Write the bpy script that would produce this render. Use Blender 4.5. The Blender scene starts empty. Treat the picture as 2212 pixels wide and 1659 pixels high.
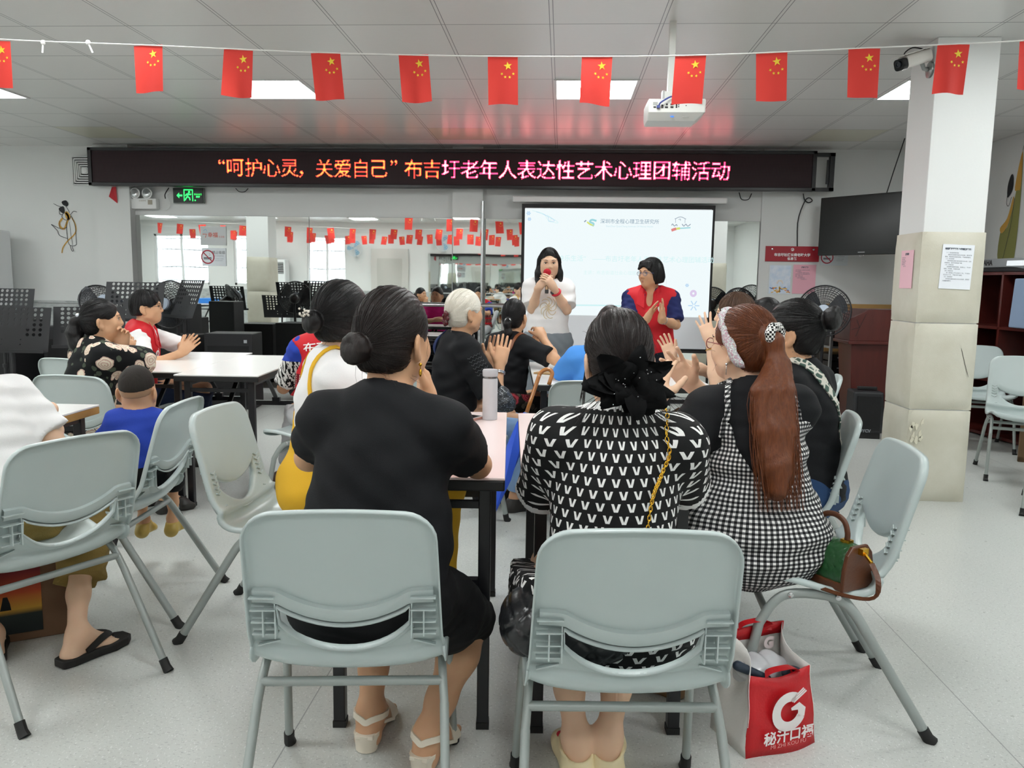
import bpy, bmesh, math, random
import numpy as np
from mathutils import Vector, Matrix, Euler, noise
from mathutils.bvhtree import BVHTree

C = bpy.context.scene.collection
S = bpy.context.scene
PI = math.pi
random.seed(7)

# ------------------------------------------------------------ camera
CAM_H, FPX, PITCH, YAW, ROLL = 1.275, 1730.0, 0.1266, 0.0596, 0.015
_cy, _sy = math.cos(YAW), math.sin(YAW)
FWD = Vector((-_sy*math.cos(PITCH), _cy*math.cos(PITCH), -math.sin(PITCH)))
_r = Vector((_cy, _sy, 0)); _u = _r.cross(FWD)
RIGHT = _r*math.cos(ROLL) + _u*math.sin(ROLL)
UPV = _u*math.cos(ROLL) - _r*math.sin(ROLL)
cam_data = bpy.data.cameras.new('camera')
cam_data.sensor_fit = 'HORIZONTAL'; cam_data.sensor_width = 36.0
cam_data.lens = FPX/2212.0*36.0
cam_data.clip_start = 0.05; cam_data.clip_end = 200
cam = bpy.data.objects.new('camera', cam_data); C.objects.link(cam)
_m = Matrix((RIGHT, UPV, -FWD)).transposed().to_4x4(); _m.translation = (0, 0, CAM_H)
cam.matrix_world = _m
S.camera = cam
EYE = Vector((0, 0, CAM_H))

def _ray(x, y): return FWD + RIGHT*((x-1106)/FPX) - UPV*((y-829.5)/FPX)
def atY(x, y, Y): d = _ray(x, y); return EYE + d*(Y/d.y)
def atZ(x, y, Z): d = _ray(x, y); return EYE + d*((Z-CAM_H)/d.z)
def atX(x, y, X): d = _ray(x, y); return EYE + d*(X/d.x)

# ------------------------------------------------------------ world, exposure
w = bpy.data.worlds.new('overcast_sky'); S.world = w; w.use_nodes = True
w.node_tree.nodes['Background'].inputs[0].default_value = (0.91, 0.96, 1.0, 1)
w.node_tree.nodes['Background'].inputs[1].default_value = 7.0
S.view_settings.view_transform = 'Standard'; S.view_settings.look = 'None'
S.view_settings.exposure = 0.0; S.view_settings.gamma = 1.0
S.view_settings.use_curve_mapping = False
S.cycles.max_bounces = 8; S.cycles.glossy_bounces = 5; S.cycles.diffuse_bounces = 4
S.cycles.transparent_max_bounces = 8; S.cycles.transmission_bounces = 4
S.cycles.caustics_reflective = False; S.cycles.caustics_refractive = False
S.cycles.sample_clamp_indirect = 6
PANEL_STRENGTH = 25.0
CEIL, BACKY, REARY, LEFTX, RIGHTX = 2.682, 8.73, -2.4, -10.6, 4.13
GX0, GY0 = -3.087, 4.612          # ceiling grid origin, 0.6 m tiles

# ------------------------------------------------------------ materials
def lin(c):
    if isinstance(c, str):
        c = c.lstrip('#'); c = [int(c[i:i+2], 16)/255 for i in (0, 2, 4)]
    return tuple(((v/12.92) if v <= 0.04045 else ((v+0.055)/1.055)**2.4) for v in c[:3]) + (1,)
MATS = {}
class NT:
    def __init__(s, m): s.t = m.node_tree; s.n = s.t.nodes; s.l = s.t.links; s.b = s.n['Principled BSDF']
    def new(s, t, **kw):
        n = s.n.new(t)
        for k, v in kw.items():
            if k.startswith('i_'):
                key = k[2:]; key = int(key) if key.isdigit() else key.replace('_', ' ')
                n.inputs[key].default_value = v
            else: setattr(n, k, v)
        return n
    def math(s, op, a, b=None, c=None):
        n = s.n.new('ShaderNodeMath'); n.operation = op
        for i, v in enumerate((a, b, c)):
            if v is None: continue
            if isinstance(v, (int, float)): n.inputs[i].default_value = v
            else: s.l.new(v, n.inputs[i])
        return n.outputs[0]
    def mix(s, f, a, b):
        n = s.n.new('ShaderNodeMix'); n.data_type = 'RGBA'
        for i, v in ((0, f), (6, a), (7, b)):
            if isinstance(v, (int, float)): n.inputs[i].default_value = v
            elif isinstance(v, tuple): n.inputs[i].default_value = v
            else: s.l.new(v, n.inputs[i])
        return n.outputs[2]
    def coord(s, kind='Object', scale=None, rot=None):
        o = s.n.new('ShaderNodeTexCoord').outputs[kind]
        if scale or rot:
            m = s.n.new('ShaderNodeMapping'); s.l.new(o, m.inputs[0])
            if scale: m.inputs['Scale'].default_value = scale
            if rot: m.inputs['Rotation'].default_value = rot
            o = m.outputs[0]
        return o
    def xyz(s, o):
        n = s.n.new('ShaderNodeSeparateXYZ'); s.l.new(o, n.inputs[0]); return n.outputs
    def noise(s, co, scale, detail=2, rough=.5):
        n = s.new('ShaderNodeTexNoise'); s.l.new(co, n.inputs['Vector'])
        n.inputs['Scale'].default_value = scale; n.inputs['Detail'].default_value = detail; n.inputs['Roughness'].default_value = rough
        return n.outputs[0]
    def ramp(s, f, stops):
        n = s.n.new('ShaderNodeValToRGB'); s.l.new(f, n.inputs[0]); e = n.color_ramp.elements
        while len(e) < len(stops): e.new(.5)
        for i, (p, c) in enumerate(stops): e[i].position = p; e[i].color = c
        return n.outputs[0]
    def bump(s, h, strength=.2, dist=.01):
        n = s.n.new('ShaderNodeBump'); n.inputs['Strength'].default_value = strength; n.inputs['Distance'].default_value = dist
        s.l.new(h, n.inputs['Height']); s.l.new(n.outputs[0], s.b.inputs['Normal'])
def mat(name, color, rough=.5, metal=0., spec=.5, emit=None, es=0., coat=0., alpha=1., trans=0., bump=None, vary=0.):
    """one procedural material; bump = (scale, strength), vary = colour variation by noise"""
    if name in MATS: return MATS[name]
    m = bpy.data.materials.new(name); m.use_nodes = True; t = NT(m); b = t.b
    c = lin(color) if not (isinstance(color, tuple) and len(color) == 4) else color
    b.inputs['Base Color'].default_value = c
    b.inputs['Roughness'].default_value = rough; b.inputs['Metallic'].default_value = metal
    b.inputs['Specular IOR Level'].default_value = spec
    b.inputs['Coat Weight'].default_value = coat; b.inputs['Alpha'].default_value = alpha
    b.inputs['Transmission Weight'].default_value = trans
    if emit:
        b.inputs['Emission Color'].default_value = lin(emit); b.inputs['Emission Strength'].default_value = es
    if bump or vary:
        co = t.coord()
        if vary:
            n = t.noise(co, 9, 3)
            d = tuple(max(0, v*(1-vary)) for v in c[:3])+(1,); u = tuple(min(1, v*(1+vary)) for v in c[:3])+(1,)
            t.l.new(t.mix(n, d, u), b.inputs['Base Color'])
        if bump:
            t.bump(t.noise(co, bump[0], 3), bump[1])
    MATS[name] = m
    return m
def nmat(name, rough=.5, spec=.5):
    m = bpy.data.materials.new(name); m.use_nodes = True; t = NT(m)
    t.b.inputs['Roughness'].default_value = rough; t.b.inputs['Specular IOR Level'].default_value = spec
    MATS[name] = m
    return m, t
# ------------------------------------------------------------ mesh builder
def frame_from(d, up=Vector((0, 0, 1))):
    d = d.normalized()
    if abs(d.dot(up)) > .98: up = Vector((0, 1, 0))
    x = up.cross(d).normalized(); y = d.cross(x)
    return x, y
class MB:
    def __init__(s): s.v = []; s.f = []; s.m = []
    def add(s, vs, fs, mi=0, M=None):
        o = len(s.v)
        s.v += [tuple(M @ Vector(v)) if M else tuple(v) for v in vs]
        s.f += [tuple(i+o for i in f) for f in fs]; s.m += [mi]*len(fs)
        return s
    def box(s, c, size, rot=None, mi=0, taper=(1, 1)):
        hx, hy, hz = size[0]/2, size[1]/2, size[2]/2
        vs = [(x*(taper[0] if z > 0 else 1), y*(taper[1] if z > 0 else 1), z) for z in (-hz, hz) for x, y in ((-hx, -hy), (hx, -hy), (hx, hy), (-hx, hy))]
        M = Matrix.Translation(c) @ (rot.to_4x4() if rot is not None else Matrix())
        return s.add(vs, [(3, 2, 1, 0), (4, 5, 6, 7), (0, 1, 5, 4), (1, 2, 6, 5), (2, 3, 7, 6), (3, 0, 4, 7)], mi, M)
    def bar(s, a, b, wx, wy=None, up=Vector((0, 0, 1)), mi=0):
        a, b = Vector(a), Vector(b); d = b-a; x, y = frame_from(d, up); wy = wy or wx
        vs = [p + x*sx*wx/2 + y*sy*wy/2 for p in (a, b) for sx, sy in ((-1, -1), (1, -1), (1, 1), (-1, 1))]
        return s.add(vs, [(3, 2, 1, 0), (4, 5, 6, 7), (0, 1, 5, 4), (1, 2, 6, 5), (2, 3, 7, 6), (3, 0, 4, 7)], mi)
    def tube(s, pts, r, n=10, caps=True, closed=False, mi=0, flat=1.0, up=Vector((0, 0, 1))):
        P = [Vector(p) for p in pts]; k = len(P)
        R = r if isinstance(r, (list, tuple)) else [r]*k
        T = []
        for i in range(k):
            a = P[(i-1) % k] if (closed or i > 0) else P[i]; b = P[(i+1) % k] if (closed or i < k-1) else P[i]
            T.append((b-a).normalized())
        x, y = frame_from(T[0], up); vs = []
        for i in range(k):
            x = (x - T[i]*x.dot(T[i])).normalized(); y = T[i].cross(x)
            for j in range(n):
                a = 2*PI*j/n; vs.append(P[i] + x*math.cos(a)*R[i] + y*math.sin(a)*R[i]*flat)
        fs = []
        for i in range(k if closed else k-1):
            for j in range(n):
                a, b = i*n+j, i*n+(j+1) % n; c, d = ((i+1) % k)*n+(j+1) % n, ((i+1) % k)*n+j
                fs.append((a, b, c, d))
        if caps and not closed:
            fs.append(tuple(range(n-1, -1, -1))); fs.append(tuple((k-1)*n+j for j in range(n)))
        return s.add(vs, fs, mi)
    def lathe(s, prof, n=24, M=None, mi=0):
        vs = []; fs = []; k = len(prof)
        for r, z in prof:
            for j in range(n): a = 2*PI*j/n; vs.append((r*math.cos(a), r*math.sin(a), z))
        for i in range(k-1):
            for j in range(n): fs.append((i*n+j, i*n+(j+1) % n, (i+1)*n+(j+1) % n, (i+1)*n+j))
        fs.append(tuple(range(n-1, -1, -1))); fs.append(tuple((k-1)*n+j for j in range(n)))
        return s.add(vs, fs, mi, M)
    def prism(s, poly, depth, M=None, mi=0):
        """2D polygon (x, z) extruded along +y by depth"""
        n = len(poly)
        vs = [(p[0], 0, p[1]) for p in poly] + [(p[0], depth, p[1]) for p in poly]
        fs = [tuple(range(n)), tuple(range(2*n-1, n-1, -1))] + [(i, i+n, (i+1) % n+n, (i+1) % n) for i in range(n)]
        return s.add(vs, fs, mi, M)
    def ell(s, c, r, rot=None, nu=20, nv=12, mi=0):
        vs = []; fs = []
        for i in range(nv+1):
            t = PI*i/nv
            for j in range(nu):
                p = 2*PI*j/nu; vs.append((r[0]*math.sin(t)*math.cos(p), r[1]*math.sin(t)*math.sin(p), r[2]*math.cos(t)))
        for i in range(nv):
            for j in range(nu): fs.append((i*nu+j, (i+1)*nu+j, (i+1)*nu+(j+1) % nu, i*nu+(j+1) % nu))
        M = Matrix.Translation(c) @ (rot.to_4x4() if rot is not None else Matrix())
        return s.add(vs, fs, mi, M)
    def ribbon(s, pts, wdt, nrm=(0, -1, 0), mi=0):
        """flat stroke along pts in the plane with normal nrm"""
        P = [Vector(p) for p in pts]; N = Vector(nrm); vs = []; k = len(P)
        W = wdt if isinstance(wdt, (list, tuple)) else [wdt]*k
        for i in range(k):
            t = (P[min(i+1, k-1)]-P[max(i-1, 0)]).normalized(); sd = t.cross(N).normalized()
            vs += [P[i]+sd*W[i]/2, P[i]-sd*W[i]/2]
        return s.add(vs, [(2*i, 2*i+1, 2*i+3, 2*i+2) for i in range(k-1)], mi)
    def text(s, body, size, M, mi=0, bold=0., align='CENTER', sx=1.0, spacing=1.0):
        v, f = text_geo(body, size, bold, align, spacing)
        return s.add([(p[0]*sx, p[1], 0) for p in v], f, mi, M)
    def build(s, name, mats, parent=None, smooth=False, bevel=0., seg=2, loc=None):
        me = bpy.data.meshes.new(name)
        me.from_pydata(s.v, [], s.f)
        mats = mats if isinstance(mats, (list, tuple)) else [mats]
        for m in mats: me.materials.append(m)
        if len(mats) > 1: me.polygons.foreach_set('material_index', s.m)
        bm = bmesh.new(); bm.from_mesh(me); bmesh.ops.recalc_face_normals(bm, faces=bm.faces); bm.to_mesh(me); bm.free()
        if smooth:
            me.polygons.foreach_set('use_smooth', [True]*len(me.polygons))
            if smooth is not True: me.set_sharp_from_angle(angle=math.radians(smooth))
        me.update()
        o = bpy.data.objects.new(name, me); C.objects.link(o)
        if parent: o.parent = parent
        if loc is not None: o.location = loc
        if bevel:
            b = o.modifiers.new('bevel', 'BEVEL'); b.width = bevel; b.segments = seg; b.limit_method = 'ANGLE'; b.angle_limit = math.radians(50)
        return o
_tcache = {}
def text_geo(body, size, bold=0., align='CENTER', spacing=1.0):
    key = (body, size, bold, align, spacing)
    if key in _tcache: return _tcache[key]
    cu = bpy.data.curves.new('lettering', 'FONT'); cu.body = body; cu.size = size; cu.offset = bold
    cu.align_x = align; cu.align_y = 'CENTER'; cu.space_character = spacing; cu.resolution_u = 3
    o = bpy.data.objects.new('lettering', cu); C.objects.link(o)
    dg = bpy.context.evaluated_depsgraph_get(); dg.update()
    ev = o.evaluated_get(dg); me = ev.to_mesh()
    v = [tuple(p.co) for p in me.vertices]; f = [tuple(p.vertices) for p in me.polygons]
    ev.to_mesh_clear(); bpy.data.objects.remove(o); bpy.data.curves.remove(cu)
    _tcache[key] = (v, f)
    return v, f
def wallM(x, y, z, rz=0., tilt=0.):
    """text plane (x right, y up) standing on a wall whose front looks along -Y when rz = 0"""
    return Matrix.Translation((x, y, z)) @ Matrix.Rotation(rz, 4, 'Z') @ Matrix.Rotation(PI/2+tilt, 4, 'X')
def tag(o, label=None, cat=None, group=None, kind=None):
    if label: o['label'] = label
    if cat: o['category'] = cat
    if group: o['group'] = group
    if kind: o['kind'] = kind
    return o
def empty(name, loc=(0, 0, 0), rz=0., label=None, cat=None, group=None):
    o = bpy.data.objects.new(name, None); C.objects.link(o); o.location = loc; o.rotation_euler = (0, 0, rz); o.empty_display_size = .1
    return tag(o, label, cat, group)
def copy_tree(o, parent=None):
    c = o.copy(); C.objects.link(c); c.parent = parent
    for ch in KIDS(o): copy_tree(ch, c)
    return c
def KIDS(o): return [c for c in bpy.data.objects if c.parent == o]
def struct(o): o['kind'] = 'structure'; return o
def interp(pts, n):
    """Catmull-Rom through pts, n points"""
    P = [Vector(p) for p in pts]; P = [P[0]*2-P[1]] + P + [P[-1]*2-P[-2]]; out = []
    k = len(P)-3
    for i in range(n):
        t = i/(n-1)*k; j = min(int(t), k-1); t -= j; a, b, c, d = P[j:j+4]
        out.append(.5*((2*b) + (c-a)*t + (2*a-5*b+4*c-d)*t*t + (3*b-a-3*c+d)*t**3))
    return out
def rrect(w, h, r, n=5, cx=0, cz=0):
    out = []
    for sx, sz, a0 in ((1, 1, 0), (-1, 1, 90), (-1, -1, 180), (1, -1, 270)):
        for i in range(n+1):
            a = math.radians(a0+90*i/n); out.append((cx+sx*(w/2-r)+r*math.cos(a), cz+sz*(h/2-r)+r*math.sin(a)))
    return out

# ============================================================ ROOM
# ---- materials of the shell
wall_m, t = nmat('wall_paint', .55, .3)
n = t.noise(t.coord(), 1.3, 4)
t.l.new(t.mix(n, lin('#dbdddc'), lin('#e3e5e3')), t.b.inputs['Base Color'])
t.bump(t.noise(t.coord(), 120, 2), .05)
pillar_m = mat('pillar_paint', '#e6e8e7', .5, spec=.3, bump=(60, .05))
ceil_m, t = nmat('ceiling_tiles', .30, .5)
co = t.coord(); x, y, z = t.xyz(co)
dx = t.math('PINGPONG', t.math('ADD', x, 30.0-GX0-30.0+60.0), .3)
dy = t.math('PINGPONG', t.math('ADD', y, 60.0-GY0), .3)
lx = t.math('LESS_THAN', t.math('ABSOLUTE', t.math('SUBTRACT', dx, .010)), .0022)
ly = t.math('LESS_THAN', dy, .0035)
line = t.math('MAXIMUM', lx, ly)
tv = t.new('ShaderNodeTexWhiteNoise', noise_dimensions='2D')
cmb = t.new('ShaderNodeCombineXYZ')
t.l.new(t.math('FLOOR', t.math('DIVIDE', t.math('SUBTRACT', x, GX0), .6)), cmb.inputs[0])
t.l.new(t.math('FLOOR', t.math('DIVIDE', t.math('SUBTRACT', y, GY0), .6)), cmb.inputs[1])
t.l.new(cmb.outputs[0], tv.inputs[0])
base = t.mix(tv.outputs[0], lin('#d8d8d5'), lin('#dedddb'))
ci, cj = cmb.inputs[0].links[0].from_socket, cmb.inputs[1].links[0].from_socket
def cell(i, j): return t.math('MULTIPLY', t.math('COMPARE', ci, i, .1), t.math('COMPARE', cj, j, .1))
old = t.math('MAXIMUM', t.math('MAXIMUM', cell(-3, 5), cell(9, 5)), cell(3, 5))
base = t.mix(old, base, lin('#cfcdbb'))
base = t.mix(line, base, lin('#6e7072'))
t.l.new(base, t.b.inputs['Base Color'])
wv = t.noise(t.coord('Object', (14, 40, 1)), 1.0, 1)
t.bump(wv, .12, .004)
floor_m, t = nmat('vinyl_floor', .3, .5)
co = t.coord()
sp = t.noise(t.coord('Object', (75, 190, 1), (0, 0, .7)), 1.0, 2, .6)
sp2 = t.noise(t.coord('Object', (190, 80, 1), (0, 0, .5)), 1.0, 2, .6)
c0 = t.mix(t.noise(co, .8, 3), lin('#bec1bd'), lin('#c8cac6'))
c0 = t.mix(t.math('MULTIPLY', t.math('GREATER_THAN', sp, .625), .55), c0, lin('#8f8f92'))
c0 = t.mix(t.math('MULTIPLY', t.math('GREATER_THAN', sp2, .64), .5), c0, lin('#eeeeee'))
x, y, z = t.xyz(co)
seam = t.math('LESS_THAN', t.math('ABSOLUTE', t.math('SUBTRACT', t.math('PINGPONG', t.math('ADD', x, .73+20.0), 1.0), 0.0)), .0018)
c0 = t.mix(t.math('MULTIPLY', seam, .7), c0, lin('#77777a'))
t.l.new(c0, t.b.inputs['Base Color'])
t.l.new(t.math('MULTIPLY_ADD', t.noise(co, 30, 3), .12, .24), t.b.inputs['Roughness'])
marble_m, t = nmat('marble_dado', .25, .5)
n = t.noise(t.coord('Object', (1, 1, 2.2), (.3, .5, 0)), 5, 6, .65)
t.l.new(t.ramp(n, [(.35, lin('#a9aeae')), (.5, lin('#bcc0bf')), (.62, lin('#9aa09f'))]), t.b.inputs['Base Color'])
mirror_m, t = nmat('mirror_glass', .015, .5)
t.b.inputs['Base Color'].default_value = (.86, .89, .87, 1); t.b.inputs['Metallic'].default_value = 1
t.bump(t.noise(t.coord('Object', (1, 1, 1)), 1.6, 1), .035, .02)
chrome_m = mat('brushed_steel', '#c8cacb', .25, 1.0)
white_pl = mat('white_plastic', '#e8e9e8', .4)
white_metal = mat('white_metal', '#dcdedd', .35)
black_pl = mat('black_plastic', '#141416', .4)
black_mt = mat('black_satin_metal', '#16161a', .35, spec=.5)
darkgrey = mat('dark_grey', '#3a3c40', .5)
paper_m = mat('white_paper', '#eef2f8', .7)
pink_m = mat('pink_paper', '#f2c3cf', .7)
ink_m = mat('grey_ink', '#5c6470', .8)
red_m = mat('red_print', '#c01a2a', .55)
yellow_m = mat('yellow_print', '#f6d437', .6)

# ---- shell
def slab(name, x0, x1, y0, y1, z0, z1, m):
    b = MB().box(((x0+x1)/2, (y0+y1)/2, (z0+z1)/2), (x1-x0, y1-y0, z1-z0)); return struct(b.build(name, m))
slab('floor', LEFTX-.2, RIGHTX+.2, REARY-.2, BACKY+.2, -.1, 0, floor_m)
slab('ceiling', LEFTX-.2, RIGHTX+.2, REARY-.2, BACKY+.2, CEIL, CEIL+.1, ceil_m)
slab('wall_back', LEFTX-.2, RIGHTX+.2, BACKY, BACKY+.2, 0, CEIL, wall_m)
slab('wall_right', RIGHTX, RIGHTX+.2, REARY-.2, BACKY, 0, CEIL, wall_m)
slab('wall_left', LEFTX-.2, LEFTX, REARY-.2, BACKY, 0, CEIL, wall_m)
# rear wall (seen in the mirror) with window openings
wins = [(-10.25, -8.85, 1.1, 2.35), (-8.2, -7.55, 1.1, 2.35), (-6.35, -5.35, 1.1, 2.35)]
b = MB()
edges = [LEFTX-.2]+[v for q in wins for v in q[:2]]+[RIGHTX+.2]
for i in range(0, len(edges), 2):
    b.box(((edges[i]+edges[i+1])/2, REARY-.1, CEIL/2), (edges[i+1]-edges[i], .2, CEIL))
for x0, x1, z0, z1 in wins:
    b.box(((x0+x1)/2, REARY-.1, z0/2), (x1-x0, .2, z0)); b.box(((x0+x1)/2, REARY-.1, (z1+CEIL)/2), (x1-x0, .2, CEIL-z1))
struct(b.build('wall_rear', wall_m))
glass_m, t = nmat('window_glass', .02, .5)
t.b.inputs['Transmission Weight'].default_value = 1.0; t.b.inputs['IOR'].default_value = 1.05
t.b.inputs['Base Color'].default_value = (.95, .98, 1, 1)
for i, (x0, x1, z0, z1) in enumerate(wins):
    wd, hh, cx, cz = x1-x0, z1-z0, (x0+x1)/2, (z0+z1)/2
    f = MB()
    for xx in (x0+.025, cx, x1-.025): f.box((xx, REARY-.05, cz), (.05, .06, hh))
    for zz in (z0+.025, z1-.025): f.box((cx, REARY-.05, zz), (wd, .06, .05))
    fr = struct(f.build('window_%d' % (i+1), white_metal))
    g = MB().box((cx, REARY-.06, cz), (wd, .006, hh)).build('window_pane', glass_m, fr)
    gb = MB(); k = int(wd/.11)
    for j in range(1, k): gb.tube([(x0+wd*j/k, REARY-.19, z0), (x0+wd*j/k, REARY-.19, z1)], .008, 6)
    for zz in (z0+.1, cz-.2, cz+.25, z1-.1): gb.box((cx, REARY-.19, zz), (wd, .01, .03))
    gb.build('window_bars', white_metal, fr)
# dado of grey marble along back and rear walls
d = MB().box(((LEFTX-5.10)/2, BACKY-.012, .485), (-5.10-LEFTX, .024, .97)).box(((LEFTX-5.10)/2, BACKY-.018, .98), (-5.10-LEFTX, .036, .025))
struct(d.build('trim_1', marble_m))
d = MB().box((-3.3, REARY+.012, .485), (14.6, .024, .97)).box((-3.3, REARY+.018, .98), (14.6, .036, .025)); struct(d.build('trim_2', marble_m))
d = MB().box((3.1, BACKY-.012, .06), (2.06, .024, .12)); struct(d.build('baseboard_back', marble_m))
d = MB().box((RIGHTX-.012, 3.1, .06), (.024, 11.0, .12)); struct(d.build('baseboard_right', mat('brown_baseboard', '#5b4636', .5)))
# shallow pilasters of the back wall
slab('trim_3', -5.10, -4.71, BACKY-.11, BACKY, 0, CEIL, wall_m)
slab('trim_4', -1.18, -.855, BACKY-.09, BACKY, 0, CEIL, wall_m)
slab('trim_5', 2.075, RIGHTX, BACKY-.035, BACKY, 0, CEIL, wall_m)
# ---- dance mirrors
def mirror(x0, x1, y, label, z0=.06, z1=1.945):
    e = empty('wall_mirror', (0, 0, 0), 0, label, 'mirror', None)
    MB().box(((x0+x1)/2, y-.004, (z0+z1)/2), (x1-x0-.006, .006, z1-z0)).build('glass', mirror_m, e)
    MB().box(((x0+x1)/2, y, (z0+z1)/2), (x1-x0, .004, z1-z0+.004)).build('backing', mat('mirror_edge', '#8d9896', .3), e)
    return e
mirror(-4.705, -2.76, BACKY-.004, 'tall dance mirror right of the emergency lamps, reflecting a barred window and padded pillar')
mirror(-2.76, -1.19, BACKY-.004, 'middle dance mirror reflecting red flag strings, under the plain wall left of the pilaster')
mirror(-1.175, -.86, BACKY-.094, 'narrow dance mirror on the pilaster beside the chrome post')
mirror(-.845, 2.07, BACKY-.004, 'wide dance mirror mostly hidden behind the projection screen')
tag(MB().tube([(-.852, BACKY-.11, 0), (-.852, BACKY-.11, 2.12)], .016, 10).box((-.852, BACKY-.11, .01), (.08, .05, .02)).build('chrome_post', chrome_m, smooth=40),
    'thin chrome post standing beside the pilaster left of the projection screen', 'post')
b = MB().tube([(-2.70, BACKY-.17, 1.02), (-.56, BACKY-.17, 1.02)], .02, 10)
for xx in (-2.5, -1.55, -.62): b.bar((xx, BACKY-.17, 1.02), (xx, BACKY-.17, .02), .03); b.box((xx, BACKY-.17, .01), (.2, .1, .02))
tag(b.build('ballet_barre', chrome_m, smooth=40), 'chrome ballet barre in front of the middle dance mirror', 'barre')
# opposite mirror, door and cooler on the rear wall
e = mirror(-3.3, 1.6, REARY+.02, 'dance mirror on the rear wall seen only as a reflection'); 
for c in KIDS(e): c.location.y = .008 if c.name.startswith('glass') else 0
b = MB().box((-4.25, REARY+.03, 1.02), (.92, .05, 2.04)); dr = struct(b.build('door_1', mat('door_grey_wood', '#c7c6c1', .4)))
MB().box((-4.25, REARY+.058, 1.35), (.6, .01, .9)).box((-4.25, REARY+.058, .45), (.6, .01, .6)).build('door_panel', mat('door_panel_wood', '#b9b8b2', .4), dr)
MB().box((-3.88, REARY+.07, 1.0), (.05, .02, .22)).tube([(-3.88, REARY+.07, 1.0), (-3.88, REARY+.12, 1.0), (-4.0, REARY+.12, 1.0)], .01, 8).build('door_handle', chrome_m, dr)

# ---- pillars with padded sleeves
vinyl_m, t = nmat('cream_vinyl', .5, .4)
n = t.noise(t.coord(), 3.5, 5, .6)
t.l.new(t.ramp(n, [(.3, lin('#c6c2b1')), (.55, lin('#cfccbd')), (.75, lin('#d6d3c6'))]), t.b.inputs['Base Color'])
t.bump(t.noise(t.coord(), 220, 2), .12)
wear_m = mat('worn_vinyl', '#d9d4c0', .7)
def pad_sleeve(parent, cx, cy, hw, z0, z1, puff=.045):
    """one padded block: rounded box whose faces swell"""
    n = 14; b = MB(); hz = (z1-z0)/2
    def face(o, u, v, nrm, hu, hv):
        vs = []; fs = []
        for i in range(n+1):
            for j in range(n+1):
                a, c = -1+2*i/n, -1+2*j/n
                e1 = (1-abs(a)**5)*(1-abs(c)**7); s = 1-.02*(abs(c)**8)
                p = Vector(o)+Vector(u)*a*hu*s+Vector(v)*c*hv+Vector(nrm)*(puff*e1**.6 if e1 > 0 else 0)
                vs.append(p)
        for i in range(n):
            for j in range(n): fs.append((i*(n+1)+j, (i+1)*(n+1)+j, (i+1)*(n+1)+j+1, i*(n+1)+j+1))
        b.add(vs, fs)
    zc = (z0+z1)/2
    face((cx, cy-hw, zc), (1, 0, 0), (0, 0, 1), (0, -1, 0), hw, hz); face((cx, cy+hw, zc), (1, 0, 0), (0, 0, 1), (0, 1, 0), hw, hz)
    face((cx-hw, cy, zc), (0, 1, 0), (0, 0, 1), (-1, 0, 0), hw, hz); face((cx+hw, cy, zc), (0, 1, 0), (0, 0, 1), (1, 0, 0), hw, hz)
    b.box((cx, cy, zc), (2*hw*1.004, 2*hw*1.004, 2*hz-.004))
    return b.build('pad', vinyl_m, parent, smooth=55)
def pillar(cx, cy, name, label):
    e = empty(name, (0, 0, 0)); e['kind'] = 'structure'
    MB().box((cx, cy, CEIL/2), (.345, .345, CEIL)).build('shaft', pillar_m, e, bevel=.004)
    return e
PX, PY = 2.262, 5.035
pillar(PX, PY, 'trim_6', None)
pw = empty('pillar_padding', (0, 0, 0), 0, 'cream padded vinyl wrap of three blocks around the white pillar', 'padding')
for z0, z1 in ((0.0, .555), (.56, 1.07), (1.075, 1.60)): pad_sleeve(pw, PX, PY, .178, z0, z1, .022)
wb = MB(); random.seed(3)
for k in range(9):
    cx, cz = 2.12+random.uniform(-.03, .05), .40+random.uniform(-.09, .09); pts = []
    for j in range(9): a = 2*PI*j/9; r = random.uniform(.004, .014); pts.append((cx+r*math.cos(a), cz+2.2*r*math.sin(a)))
    wb.prism(pts, .002, Matrix.Translation((0, 4.8315, 0)))
wb.build('peeled_patch', wear_m, pw)
pts = [(2.345, 4.8335, .93), (2.36, 4.8335, .88), (2.385, 4.8335, .80), (2.40, 4.8335, .76)]
MB().ribbon(interp(pts, 10), [.001, .003, .003, .003, .003, .003, .003, .003, .002, .001]).build('scuff_mark', mat('scuff', '#3c3a36', .8), pw)
pillar(-4.68, 5.05, 'trim_7', None)
pw2 = empty('pillar_padding', (0, 0, 0), 0, 'cream padded wrap on the far left pillar seen in the mirror', 'padding')
for z0, z1 in ((0.0, .555), (.56, 1.07), (1.075, 1.60)): pad_sleeve(pw2, -4.68, 5.05, .178, z0, z1, .022)

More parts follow.
